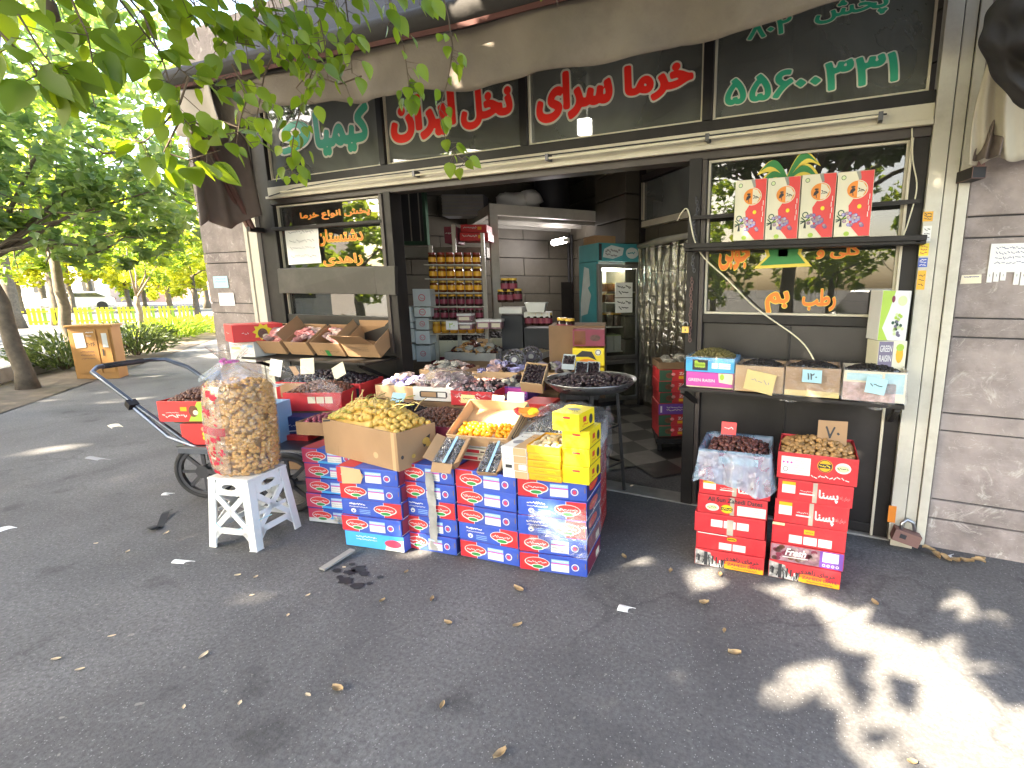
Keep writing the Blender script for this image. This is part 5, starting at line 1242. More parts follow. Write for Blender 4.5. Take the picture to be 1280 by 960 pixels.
skirt(M_, w1, .36, .205, .035, seed=3, label='blue tinted plastic bag folded over the open carton of dark dates', n=120, up=.018)
pricecard('small red price card standing behind the dark dates', M_ @ Vector((.13, .31, .02)), .085, .075, rz1, -.2, 'bright_red', '~', 'white_print')

# ---- four upright date gift boxes on the high shelf
def gift(F, FR, FL, FT, w, d, h):
    e = .002; rr = random.Random(3)
    F.rect(e, e, w - e, h - e, 'cream_print', 1)
    n = 14; F.poly([(w * .62, h - e), (w * .50, h * .60), (w * .36, h * .48), (w * .42, h * .18), (w * .70, e), (w - e, e), (w - e, h - e)], 'bright_red', 2)
    F.poly([(w * .50, h - e), (w * .62, h - e), (w * .66, h * .88), (w * .60, h * .86)], 'curtain_grey', 3)
    F.oval(w * .56, h * .72, w * .30, h * .145, 'cream_print', 4, 28); F.oval(w * .56, h * .72, w * .275, h * .132, 'orange_print', 5, 28)
    F.poly([(w * .57, h * .60), (w * .57, h * .845), (w * .72, h * .82), (w * .83, h * .73), (w * .72, h * .61)], 'card_cream', 6); F.poly([(w * .36, h * .66), (w * .44, h * .67), (w * .52, h * .71), (w * .50, h * .74), (w * .43, h * .745), (w * .38, h * .71)], 'ink', 6); F.oval(w * .45, h * .76, w * .06, h * .015, 'ink', 6); F.line([(w * .45, h * .67), (w * .46, h * .63)], .004, 'ink', 6); F.scrib(w * .60, w * .78, h * .73, .02, 'ink', 7, .005, rr); F.scrib(w * .60, w * .78, h * .69, .014, 'ink', 7, .004, rr)
    for k in range(24):
        x, z = rr.gauss(.52, .13), rr.gauss(.30, .055); F.oval(w * x, h * z, w * .058, h * .028, 'purple_print', 4, 10); F.oval(w * x, h * z, w * .044, h * .021, 'snack_blue' if k % 2 else 'wrap_rose', 5, 10)
    for k in range(9): a = rr.uniform(0, 6.28); F.line([(w * .18, h * .27), (w * (.18 + .14 * math.cos(a)), h * (.27 + .11 * math.sin(a)))], .006, rr.choice(['pot_green', 'ink', 'lime_print']), 4)
    F.ring(w * .17, h * .37, .012, .018, 'pot_green', 4, 12); F.oval(w * .17, h * .91, .012, .012, 'lime_light', 3, 12); F.ring(w * .17, h * .91, .010, .013, 'pot_green', 4, 12); F.oval(w * .36, h * .045, .015, .013, 'lime_print', 5, 12); F.oval(w * .66, h * .46, .011, .012, 'yellow_print', 5, 12)
    for k in range(4): F.line([(w * (.90 + .022 * (k % 2)), h * (.30 + .09 * k)), (w * (.90 + .022 * (k % 2)), h * (.37 + .09 * k))], .004, 'white_print', 4)
    FL.rect(e, e, d - e, h - e, 'wine_print', 1); FL.rect(d * .2, h * .55, d * .6, h * .65, 'white_print', 2); FT.rect(e, e, w - e, d - e, 'pink_red', 1)
nm = ['leftmost', 'second from left', 'third from left', 'rightmost']
for k in range(4):
    carton('gift_carton', nm[k] + ' upright red and cream date gift carton on the high shelf', 'carton', (-.655 + .194 * k, -.165, 1.892), .02, .188, .11, .362 - .002 * (k % 2), 'cream_print', gift, 'upright gift cartons on the high shelf', rot=(-.045, .0, .012 * (k - 1)), seam=False, bev=.002)
# ---- goods on the right shelf
zs = .968
carton('raisin_carton', 'magenta carton lettered GREEN RAISIN under the blue box', 'carton', (-.885, -.335, zs), .04, .305, .24, .10, 'magenta_print', lambda F, FR, FL, FT, w, d, h: (F.text('GREEN RAISIN', w * .33, h * .48, w * .56, h * .20, 'white_print', 1, .01), F.poly([(w * .68, h * .98), (w * .70, h * .4), (w * .98, h * .3), (w * .98, h * .98)], 'cream_print', 1), F.oval(w * .76, h * .75, .014, .02, 'lime_print', 2), F.rect(.002, .002, w - .002, h * .08, 'lime_light', 1)), seam=False)
Mb = MT((-.888, -.338, zs + .195), .04)
openbox('raisin_box', 'open light blue box of green raisins at the left end of the shelf', 'box', Mb, .31, .24, .093, 'cyan_print', 'cardboard', .005, lambda F, FR, FL, w, d, h: (F.rect(w * .14, h * .12, w * .46, h * .86, 'ink', 1), [F.oval(w * (.22 + .05 * (k % 4)), h * (.42 + .13 * (k // 4)), .012, .011, 'lime_print', 2, 10) for k in range(9)], F.rect(w * .54, h * .28, w * .66, h * .66, 'white_print', 1), [F.rect(w * .68, h * (.28 + .14 * k), w * .92, h * (.38 + .14 * k), 'white_print', 1) for k in range(3)]))
mat('raisin_green', (.16, .13, .035), .45, .4, 40)
stuffheap(Mb, .02, .29, .02, .22, -.01, .055, (.012, .009, .008), 'raisin_green', 'green raisins heaped in the light blue box', 'raisins', 'green_raisins', 61)
skirt(Mb, .31, .24, .03, .01, seed=8, m='film', label='clear film lining the light blue raisin box', n=70, up=.01)
for k, (x, w_, hh_, mo, lb) in enumerate(((-.565, .285, .165, 'pale_cardboard', 'left bagged tray of black raisins on the shelf'), (-.27, .30, .175, 'cardboard', 'middle bagged tray of dark raisins on the shelf'), (.045, .315, .175, 'card_cream', 'right bagged tray of black raisins on the shelf'))):
    Mb = MT((x, -.36, zs + hh_), .03)
    openbox('raisin_tray', lb, 'tray', Mb, w_, .30, hh_ - .004, mo, 'dark_cardboard', .006, (lambda F, FR, FL, w, d, h: F.rect(.0, 0, w, h * .2, 'card_yellow', 1)) if k == 1 else (lambda F, FR, FL, w, d, h: (F.rect(0, 0, w * .85, h * .62, 'wrap_rose', 1), F.rect(w * .05, h * .68, w * .62, h * .92, 'card_blue', 1), F.rect(w * .66, h * .3, w * .97, h * .95, 'card_blue', 1))) if k == 2 else None)
    stuffheap(Mb, .015, w_ - .015, .015, .28, -.03, .045, (.012, .009, .008), 'raisin', 'black raisins in the ' + lb.split(' of ')[0], 'raisins', 'black_raisins', 62 + k)
    skirt(Mb, w_, .30, hh_ + .015, .016, seed=11 + k, m='bag_film', label='clear bag folded over the ' + lb.split(' of ')[0], n=90, up=.012)
pricecard('torn cream cardboard price card on the left bagged raisin tray', Vector((-.42, -.405, zs + .015)), .17, .125, .05, .08, 'card_yellow', '~', 'grey_ink', roll=.18)
pricecard('pale blue price card on the middle bagged raisin tray', Vector((-.12, -.40, zs + .095)), .105, .072, .03, .0, 'card_blue', '۱۲۰')
pricecard('pale blue price card on the right bagged raisin tray', Vector((.205, -.40, zs + .06)), .10, .085, .03, .0, 'card_blue', '~', roll=.12)
# ---- green raisin cartons on end by the white post
def gr(F, FR, FL, FT, w, d, h):
    F.poly([(.002, .002), (w * .35, .002), (w * .12, h * .25), (w * .30, h * .6), (w * .45, h - .002), (.002, h - .002)], 'lime_print', 1); rr = random.Random(6)
    for k in range(22): F.oval(w * rr.gauss(.62, .10), h * rr.gauss(.36, .13), w * .055, h * .035, rr.choice(['lime_light', 'pot_green', 'lime_print', 'violet_grey']), 2, 10)
    F.oval(w * .72, h * .80, w * .16, h * .10, 'lime_light', 2, 16); F.oval(w * .40, h * .83, w * .06, h * .07, 'wine_print', 2, 12)
    FR.rect(.004, h * .88, d * .9, h - .004, 'lime_light', 1)
    for k in range(4): FR.line([(d * (.25 + .14 * k), h * .45), (d * (.25 + .14 * k), h * .85)], .004, 'card_yellow', 1)
    for k in range(14): FR.oval(d * rr.gauss(.5, .12), h * rr.gauss(.22, .08), .012, .010, rr.choice(['lime_light', 'lime_print']), 2, 8)
def gr2(F, FR, FL, FT, w, d, h):
    F.rect(.003, h * .42, w * .52, h - .003, 'violet_grey', 1); F.text('GREEN', w * .27, h * .86, w * .42, h * .12, 'white_print', 2, .015); F.text('RAISIN', w * .27, h * .68, w * .42, h * .12, 'white_print', 2, .015); F.oval(w * .76, h * .75, w * .13, h * .16, 'amber_print', 1, 12); F.oval(w * .76, h * .88, w * .14, h * .07, 'lime_print', 2, 10); F.rect(.003, .003, w * .6, h * .4, 'lime_light', 1)
    FR.text('GREEN RAISIN', d * .58, h * .45, h * .62, .028, 'violet_grey', 1, .005, rot=math.pi / 2)
g1 = carton('raisin_carton', 'lower pale carton lettered GREEN RAISIN up its side', 'carton', (.215, -.21, .985), .52, .165, .135, .315, 'cream_print', gr2, seam=False, rot=(0, 0, .42))
g2 = carton('raisin_carton', 'upper white carton with green grapes against the white post', 'carton', (.205, -.205, 1.303), .52, .165, .135, .285, 'white_print', gr, seam=False, rot=(0, .02, .42))

# ---- Zahedi cartons inside the doorway on a low black bench
p = gz(822, 545, .16)
b = MB(); b.box(-.02, .62, -.06, .5, .10, .15, 'black_metal')
for x in (0, .56):
    for y in (-.03, .42): b.box(x, x + .04, y, y + .04, .016, .10, 'black_metal')
tag(b.build('low_bench', None, (p.x, p.y, 0), YAW, bevel=.004), 'low black bench under the red cartons inside the doorway', 'bench')
for k in range(6):
    vio = k == 2
    def dz(F, FR, FL, FT, w, d, h, vio=vio):
        if vio: F.rect(.003, .003, w - .003, h - .003, 'purple_print', 1); F.rect(w * .05, h * .2, w * .09, h * .8, 'white_print', 2); F.scrib(w * .2, w * .7, h * .65, h * .14, 'white_print', 2, .005); F.scrib(w * .2, w * .8, h * .4, h * .2, 'card_cream', 2, .006)
        else:
            F.rect(.003, .003, w * .3, h - .003, 'pot_green', 1); F.oval(w * .25, h * .5, w * .10, h * .26, 'date_brown', 2, 12); F.oval(w * .33, h * .6, w * .05, h * .14, 'snack_pink', 3, 10); F.text('ZAHEDI', w * .68, h * .66, w * .42, h * .24, 'white_print', 2, .02); F.rect(w * .46, h * .18, w * .64, h * .42, 'amber_print', 2)
    carton('date_carton', ORD[6][k] + (' purple carton' if vio else ' dark red ZAHEDI carton') + ' in the stack inside the doorway', 'carton', Vector((p.x, p.y, .152 + k * .112)) + RGT * R.uniform(0, .012), YAW + .1, .42, .36, .11, 'red_print', dz, 'cartons stacked inside the doorway', seam=False)
openbox('packet_tray', 'dark tray of small packets on the cartons inside the doorway', 'tray', MT((p.x, p.y, .152 + 6 * .112 + .07), YAW + .1), .42, .36, .066, 'dark_cardboard', 'dark_cardboard')
packets(MT((p.x, p.y, .152 + 6 * .112 + .07), YAW + .1), .04, .38, .04, .32, -.01, .04, (.06, .04, .02), ['date_black', 'curtain_grey', 'wine_print'], 12, 'small wrapped packet in the dark tray inside the doorway', 'packet', 'wrapped_packet', 'packets in the tray inside the doorway', 3)

# ---- left shelf: red carton on a white one, four open boxes of snacks
zl = .945
carton('white_carton', 'white carton with coloured print at the left end of the left shelf', 'carton', (-5.50, -.52, zl - .06), .12, .33, .22, .20, 'white_print', lambda F, FR, FL, FT, w, d, h: (F.rect(w * .08, h * .6, w * .45, h * .72, 'card_yellow', 1), F.rect(w * .55, h * .72, w * .95, h * .84, 'pale_blue', 1), F.scrib(w * .1, w * .5, h * .82, .014, 'red_print', 1, .004), F.scrib(w * .6, w * .95, h * .4, .012, 'red_print', 1, .004), FR.rect(.01, .01, d - .01, h * .5, 'white_print', 1)), seam=False)
def sunb(F, FR, FL, FT, w, d, h):
    F.scrib(w * .25, w * .6, h * .5, .02, 'white_print', 1, .005); F.line([(w * .1, h * .2), (w * .5, h * .12), (w * .95, h * .25)], .004, 'wine_print', 1)
    n = 18; FR.poly([(d * .58 + (.085 if k % 2 else .06) * math.cos(2 * math.pi * k / n), h * .55 + (.085 if k % 2 else .06) * math.sin(2 * math.pi * k / n)) for k in range(n)], 'yellow_print', 1); FR.oval(d * .58, h * .45, .042, .05, 'photo_brown', 2); FR.oval(d * .64, h * .30, .03, .02, 'card_cream', 3); FR.scrib(d * .18, d * .30, h * .5, .02, 'white_print', 1, .005)
    F.rect(.003, h * .0, w, .004, 'wine_print', 1)
carton('red_carton', 'red carton with a yellow sunburst on top of the white carton', 'carton', (-5.49, -.55, zl + .145), .05, .30, .42, .165, 'bright_red', sunb, rot=(0, 0, -.30))
specs = [(347, 455, .30, 'leftmost open brown box of wrapped pink sweets on the left shelf'), (380, 456, .26, 'second open brown box with a raised flap on the left shelf'), (410, 456, .33, 'third open brown box with a green sticker on the left shelf'), (448, 452, .36, 'rightmost brown box with its flap hanging out on the left shelf')]
xs = [-5.16, -4.83, -4.53, -4.17]; ws = [.31, .28, .34, .36]
for k in range(4):
    hB = (.20, .21, .215, .19)[k]
    Mb = MT((xs[k], -.47 + .055 * k, zl + .150), .10 + .02 * k); hB = .15
    dr = (lambda F, FR, FL, w, d, h: (F.rect(w * .38, h * .0, w * .52, h * .45, 'palm_green', 2), F.scrib(w * .5, w * .85, h * .35, .015, 'ink', 2, .004), F.ring(w * .25, h * .3, .02, .023, 'ink', 1))) if k == 2 else ((lambda F, FR, FL, w, d, h: [F.scrib(w * .1, w * .75, h * (.75 - .12 * q), .012, 'ink', 1, .003) for q in range(3)]) if k == 3 else None)
    Mb = Mb @ Matrix.Rotation(.55, 4, 'X')
    openbox('snack_box', specs[k][3], 'box', Mb, ws[k], .30, hB, 'cardboard', 'cardboard', .006, dr, ((), (('l', 80, .10),), (('r', 100, .07),), (('f', 62, .17), ('b', 70, .05)))[k], 'open snack boxes on the left shelf')
    if k < 3: packets(Mb, .05, ws[k] - .05, .04, .26, -.035, .035, (.055, .04, .024), ['snack_pink', 'snack_pale', 'wrap_rose'], 12, 'crumpled pinkish wrapped sweet in the ' + specs[k][3].split(' of ')[0].split(' with ')[0], 'sweet', 'wrapped_sweet', 'sweets in the %s box of the left shelf' % ('left', 'second', 'third')[k], 20 + k)

# ---- grapes and dates below the left shelf, on the cart end
Mk = MT((-4.42, -.78, .80), .32)
openbox('date_carton', 'red and black carton heaped with purple black dates below the left shelf', 'carton', Mk, .78, .36, .15, 'red_print', 'dark_cardboard', .007, lambda F, FR, FL, w, d, h: (F.rect(w * .52, h * .1, w * .98, h * .72, 'ink', 1), F.scrib(w * .6, w * .9, h * .4, .03, 'white_print', 2, .006), F.rect(w * .05, h * .1, w * .5, h * .95, 'cardboard', 1)))
support('plain carton carrying the purple black dates', Mk, .78, .36, .648, .0)
heap(Mk, .03, .75, .02, .34, -.015, .085, (.022, .017, .016), 'date_black', 'purple black date below the left shelf', 'date', 'black_date', 'purple black dates below the left shelf', 71, 1.6)
pricecard('white tilted price card at the left of the purple black dates', Vector((-4.62, -.66, .82)), .125, .15, .25, -.15, 'paper', None, roll=.15)
pricecard('cream square price card in the middle of the purple black dates', Vector((-4.22, -.62, .86)), .135, .135, .25, -.2, 'card_cream', None, roll=-.08)
pricecard('cream price card tipped over on the right of the purple black dates', Vector((-3.88, -.56, .85)), .13, .115, .25, -.3, 'card_cream', None, roll=-.5)
b = MB(); b.grid(lambda s, t: py(361 + 14 * t + 8 * s, 458 + 22 * t, -.60), 3, 8, 'cardboard'); tag(b.build('cardboard_strip', smooth=True), 'curled strip of brown cardboard hanging below the left shelf', 'strip')
# red carton of brown dates right of the snack bag, black box of fruit under it
fl_ = gz(373, 531, .56); frr = gz(414, 512, .60)
Mk, w_, d_ = frame3(py(368, 510, -1.12), py(414, 494, -.80), py(340, 502, -.98))
Mk = MT((-4.02, -.98, .775), .45)
openbox('date_carton', 'red carton of brown dates between the snack bag and the yellow dates', 'carton', Mk, .46, .36, .15, 'red_print', 'dark_cardboard', .007, lambda F, FR, FL, w, d, h: ([F.rect(w * (.42 + .15 * k), h * .42, w * (.55 + .15 * k), h * .78, 'card_cream', 1) for k in range(3)], FL.poly([(d * .3, .01), (d * .8, .01), (d * .45, h * .8)], 'pot_green', 1)))
stuffheap(Mk, .02, .44, .02, .34, -.015, .07, (.0195, .0155, .0145), 'date_brown', 'round brown dates in the red carton by the snack bag', 'dates', 'brown_dates', 73, 1.4)
Mk2 = MT((-3.62, -1.16, .625), .30)
openbox('fruit_box', 'tan box of dark plums under the red carton of brown dates', 'box', Mk2, .40, .30, .10, 'cardboard', 'dark_cardboard', .006, lambda F, FR, FL, w, d, h: F.scrib(w * .55, w * .92, h * .3, h * .16, 'ink', 1, .007))
heap(Mk2, .02, .38, .02, .28, -.02, .03, (.025, .021, .02), 'wine_print', 'dark plum in the tan box', 'plum', 'dark_plum', 'dark plums in the tan box', 74, 1.7, under='date_black')
carton('navy_carton', 'navy blue carton behind the snack bag on the cart', 'carton', (-4.02, -1.10, .47), .35, .34, .26, .14, 'navy_print', lambda F, FR, FL, FT, w, d, h: (F.line([(w * .05, h * .05), (w * .6, h * .2)], .008, 'white_print', 1), F.scrib(w * .4, w * .6, h * .5, .02, 'white_print', 1, .004)), seam=False)
support('plain carton under the red carton of brown dates', Mk, .46, .36, .622, .43)
carton('red_carton', 'small red carton on the cart edge under the navy one', 'carton', (-3.98, -1.12, .385), .30, .30, .24, .085, 'bright_red', None, seam=False)
# ---- white plastic stool
st_ = thing('plastic_stool', 'white plastic stool with cross braced sides under the snack bag', 'stool', (-3.375, -1.655, 0), .24)
HT, A0, A1 = .455, .176, .143       # height, half width at the foot and at the top
b = MB(); b.box(-A1 - .004, A1 + .004, -A1 - .004, A1 + .004, HT - .016, HT, 'stool_white'); b.ball((0, 0, HT + .001), (.03, .03, .002), 'grey_ink', 10, 4); b.build('seat', st_, bevel=.006)
def hw(z): return A0 + (A1 - A0) * z / HT
for k in range(4):
    Mk = Matrix.Rotation(k * math.pi / 2, 4, 'Z'); b = MB()
    def P3(x, z, o=0.0): return Mk @ Vector((x, -hw(z) + .004 - o, z))
    def strip(x0, z0, x1, z1, w_, m='stool_white'):
        d = Vector((x1 - x0, z1 - z0)).normalized(); n = Vector((-d.y, d.x)) * w_ / 2
        q = [(x0 + n.x, z0 + n.y), (x0 - n.x, z0 - n.y), (x1 - n.x, z1 - n.y), (x1 + n.x, z1 + n.y)]
        vs = [P3(x, z, 0) for x, z in q] + [P3(x, z, -.010) for x, z in q]
        b.add(vs, [(0, 1, 2, 3), (7, 6, 5, 4), (0, 4, 5, 1), (1, 5, 6, 2), (2, 6, 7, 3), (3, 7, 4, 0)], m)
    zt = HT - .016; wl = .052
    # top band with an oval slot, built round the hole
    n = 24; ring = []; hole = []
    X0, X1, Z0, Z1 = -hw(.40) + wl, hw(.40) - wl, .345, zt
    cz = .395
    for q in range(n):
        t = 2 * math.pi * q / n; c, s = math.cos(t), math.sin(t); f = 1 / max(abs(c) / X1, abs(s) / ((Z1 - Z0) / 2)); ring.append((c * f, (Z0 + Z1) / 2 + s * f)); hole.append((.052 * c, cz + .019 * s))
    for o in (0, -.010): 
        vs = [P3(x, z, o) for x, z in ring + hole]; fs = [(q, (q + 1) % n, n + (q + 1) % n, n + q) for q in range(n)]
        b.add(vs, fs if o == 0 else [f[::-1] for f in fs], 'stool_white')
    b.add([P3(x, z, o) for o in (0, -.010) for x, z in hole], [(q, n + q, n + (q + 1) % n, (q + 1) % n) for q in range(n)], 'stool_white')
    # X braces, lower rail, arch corners
    strip(-.105, .345, .118, .130, .034); strip(.105, .345, -.118, .130, .034)
    strip(-.135, .115, .135, .115, .036)
    for sx in (-1, 1):
        for (xa, za, xb, zb) in ((.128, .10, .105, .085), (.132, .085, .122, .06)): strip(sx * (xa + .01), za - .03, sx * (xb - .02), za + .012, .03)
    if k % 2: strip(-.10, .222, .10, .222, .022)
    b.build('side_panel', st_)
for sx in (-1, 1):
    for sy in (-1, 1):
        b = MB(); w_ = .052; t_ = .010
        def C3(z, i): 
            a = hw(z); return [Vector((sx * a, sy * a, z)), Vector((sx * (a - w_), sy * a, z)), Vector((sx * (a - w_), sy * (a - t_), z)), Vector((sx * (a - t_), sy * (a - t_), z)), Vector((sx * (a - t_), sy * (a - w_), z)), Vector((sx * a, sy * (a - w_), z))][i]
        zs_ = [0, .02, HT - .016]; vs = [C3(z, i) for z in zs_ for i in range(6)]; fs = []
        for r_ in range(2):
            for i in range(6): f = (r_ * 6 + i, r_ * 6 + (i + 1) % 6, r_ * 6 + 6 + (i + 1) % 6, r_ * 6 + 6 + i); fs.append(f if sx * sy < 0 else f[::-1])
        fs += [(0, 1, 2, 3), (0, 3, 4, 5)]
        b.add(vs, fs, 'stool_white'); b.build('leg', st_, bevel=.003)
b = MB(); b.tube([(-.06, -.205, .19), (0.0, -.215, .14), (.10, -.21, .16), (.20, -.06, .20)], .003, 'card_blue', 5); b.build('string', st_)
# ---- big clear bag of brown puffs
bg = Vector((-3.405, -1.63, HT)); rr = random.Random(77)
def bagr(z, a):    # silhouette radius of the full bag
    k = z / .60
    base = .178 * (1 + .10 * math.sin(k * 3.0)) * (1 if k > .06 else .86 + .14 * k / .06)
    if k > .93: base *= 1 - (k - .93) * 3.2
    return base * (1 + .05 * math.cos(2 * a + .4) + .025 * math.sin(3 * a + z * 9))
b = MB()
for k in range(1500):
    z = .012 + .535 * rr.random(); a = rr.uniform(-math.pi, math.pi); q = bagr(z, a) - .014 - .012 * rr.random() ** 2
    b.ball(bg + Vector((q * math.cos(a), q * math.sin(a), z)), (.0155, .0155, .0125), 'puff', 8, 6, .05, M=Matrix.Rotation(rr.uniform(0, 6.28), 3, 'Z') @ Matrix.Rotation(rr.uniform(-1.5, 1.5), 3, 'X'))
for k in range(160):
    q = .15 * math.sqrt(rr.random()); a = rr.uniform(0, 6.28); b.ball(bg + Vector((q * math.cos(a), q * math.sin(a), .548 + .025 * rr.random())), (.0155, .0155, .0105), 'puff', 7, 5, .1, M=Matrix.Rotation(rr.uniform(-1, 1), 3, 'X'))
b.lathe([(.135, .01), (.145, .3), (.13, .54), (0, .55)], 'puff', 16, c=bg)
tag(b.build('brown_puffs', smooth=True), 'round brown puffed snacks filling the tall clear bag', 'snacks', kind='stuff')
bag = thing('snack_bag', 'tall clear plastic bag with red print, tied at the top, on the white stool', 'bag', bg)
b = MB()
def bf(s, t):
    a = s * 2 * math.pi; z = .005 + .60 * t; r_ = bagr(min(z, .60), a) + .004 + .004 * math.sin(9 * a + t * 14) * math.sin(t * 23)
    return Vector((r_ * math.cos(a), r_ * math.sin(a), z))
b.grid(bf, 60, 30, 'bag_film')
def tf(s, t):
    a = s * 2 * math.pi; r_ = bagr(.55, a) * (1.06 - .06 * t) * (1 - t) ** .75 * (1 - .2 * t) + .035 * t + .010 * math.sin(11 * a) * (.3 + t); return Vector((r_ * math.cos(a) - .03 * t, r_ * math.sin(a), .605 + .085 * t + .016 * math.sin(5 * a + 2)))
b.grid(tf, 60, 12, 'bag_film')
def kf(s, t):
    a = s * 2 * math.pi; r_ = .035 + .075 * t ** 1.3 * (1 + .35 * math.sin(4 * a + 1)) + .012 * math.sin(13 * a); return Vector((r_ * math.cos(a) - .03, r_ * math.sin(a), .69 + .09 * t * (1 + .25 * math.sin(3 * a))))
b.grid(kf, 50, 10, 'bag_film'); b.build('film', bag, smooth=True)
b = MB(); b.lathe([(.036, 0), (.040, .008), (.036, .016)], 'magenta_print', 14, c=(-.03, 0, .688)); b.ball((-.045, -.035, .70), (.022, .02, .02), 'magenta_print', 9, 6, .3); b.build('tie', bag)
b = MB(); rr = random.Random(3)
def onbag(a0, a1, z0, z1, m, wob=0.0, nu=10, nv=3):
    b.grid(lambda s, t: (lambda a, z: Vector(((bagr(z, a) + .0065) * math.cos(a), (bagr(z, a) + .0065) * math.sin(a), z)))(a0 + (a1 - a0) * s, z0 + (z1 - z0) * t + wob * math.sin(s * 6)), nu, nv, m)
v0 = -1.30                 # side that faces the street corner
onbag(v0 - .75, v0 + .35, .275, .325, 'red_film', .004, 14); onbag(v0 - .6, v0 - .1, .40, .44, 'red_film', .01); onbag(v0 - .2, v0 + .2, .50, .54, 'red_film', .012)
for k in range(34):
    a = v0 + rr.uniform(-.85, .15); z = rr.uniform(.08, .25); onbag(a, a + rr.uniform(.04, .16), z, z + rr.uniform(.008, .03), 'red_film', .004, 3, 1)
for k in range(26):
    a = v0 + rr.uniform(-.85, .25); z = rr.uniform(.33, .58); onbag(a, a + rr.uniform(.03, .10), z, z + rr.uniform(.005, .014), 'red_film', .003, 3, 1)
onbag(v0 - .4, v0 - .1, .02, .05, 'red_film', .004)
glassy('red_film', (.85, .25, .25), .06, .2, dust_haze=.75, haze_col=(.62, .04, .07), wscale=20, dmin=.2, dmax=.5)
glassy('white_film', (.95, .93, .9), .05, .2, dust_haze=.14, haze_col=(.8, .74, .74), wscale=20, dmin=.2, dmax=.5)
onbag(v0 - 1.1, v0 + .30, .03, .57, 'white_film', 0, 24, 14)
b.build('print', bag, smooth=True)
b = MB(); b.grid(lambda s, t: Vector((-3.62 + .34 * s, -1.26 + .2 * s + .06 * t, .985 - .20 * s * (1 - t) - .10 * s + .12 * t * (1 - s) + .012 * math.sin(s * 15 + t * 9))), 14, 8, 'bag_film')
tag(b.build('plastic_sheet', smooth=True), 'loose grey clear plastic sheet between the snack bag and the price cards', 'sheet')

# ---- hand cart
ct = thing('hand_cart', 'steel hand cart with spoked wheels and a long bent push handle', 'cart', (0, 0, 0))
def wheel(c, r, ax, par):
    w_ = thing('wheel', '', ''); del w_['label']; del w_['category']; w_.parent = par; w_.location = c; w_.rotation_euler = (rad(90), 0, ax)
    b = MB(); n = 36; b.lathe([(r - .035, -.018), (r - .008, -.02), (r, -.008), (r, .008), (r - .008, .02), (r - .035, .018), (r - .035, -.018)], 'rubber', n, cap=False); b.build('tyre', w_, smooth=True)
    b = MB(); b.lathe([(r - .055, -.014), (r - .034, -.016), (r - .034, .016), (r - .055, .014), (r - .055, -.014)], 'dark_steel', n, cap=False)
    for k in range(8): a = 2 * math.pi * k / 8; b.bar((.04 * math.cos(a), .04 * math.sin(a), 0), ((r - .05) * math.cos(a), (r - .05) * math.sin(a), 0), .026, .012, 'dark_steel')
    b.lathe([(0, -.03), (.05, -.03), (.05, .03), (0, .03)], 'dark_steel', 14); b.build('rim', w_)
c1 = gz(262, 622, 0); c2 = gz(366, 640, 0); ax = math.atan2(c2.y - c1.y, c2.x - c1.x)
rw = .225
wheel(c2 + Vector((0, 0, rw)), rw, YAW + .05, ct); wheel(c1 + Vector((0, 0, rw * .98)), rw * .98, YAW + .05, ct)
bl = lf(-3.42, 3.78, .41); brr = lf(-1.70, 3.30, .41); tb = lf(-3.30, 4.35, .41); 
b = MB(); off = FWD * .55
A_, B_ = lf(-3.26, 3.62, .40), lf(-1.72, 3.45, .40)
for o in (Vector((0, 0, 0)), off): b.bar(A_ + o, B_ + o, .04, .04, 'blued_steel')
for t in (0, .33, .66, 1): q = A_.lerp(B_, t); b.bar(q, q + off, .035, .03, 'blued_steel', up=(0, 0, 1))
b.bar(A_ + off * .5 + Vector((0, 0, .025)), B_ + off * .5 + Vector((0, 0, .025)), .55, .012, 'dark_steel'); b.build('deck_frame', ct)
b = MB(); hx = [(x - .07, y, z) for x, y, z in [(-3.02, 3.62, .37), (-3.22, 3.64, .52), (-3.50, 3.66, .74), (-3.70, 3.67, .91), (-3.80, 3.68, .985), (-3.84, 3.76, 1.01), (-3.82, 3.95, 1.01), (-3.80, 4.15, 1.01), (-3.74, 4.24, 1.0), (-3.60, 4.28, .93), (-3.40, 4.28, .78), (-3.02, 4.25, .42)]]
b.tube([lf(*q) for q in hx], .017, 'blued_steel', 10); b.build('handle', ct, smooth=True)
b = MB(); b.tube([lf(-3.91, 3.80, 1.01), lf(-3.88, 4.10, 1.01)], .0215, 'rubber', 10); b.build('grip', ct, smooth=True)
b = MB(); b.tube([lf(-3.10, 3.62, .41), lf(-3.34, 3.63, .50), lf(-3.60, 3.65, .74)], .014, 'blued_steel', 8); b.box(-.03, .03, -.03, .03, -.025, .025, 'black_metal', M=Matrix.Translation(lf(-3.59, 3.65, .745)) @ Matrix.Rotation(.6, 4, 'Y')); b.box(-.04, .04, -.03, .03, -.03, .03, 'black_metal', M=Matrix.Translation(lf(-2.99, 3.60, .36))); b.build('brace', ct)
b = MB(); b.bar(c1 + Vector((0, 0, rw)), c2 + Vector((0, 0, rw)), .03, .03, 'dark_steel'); 
q = (c1 + c2) / 2; b.bar(q + Vector((-.1, 0, rw)), q + Vector((-.1, .0, .40)), .03, .03, 'dark_steel'); b.build('axle', ct)
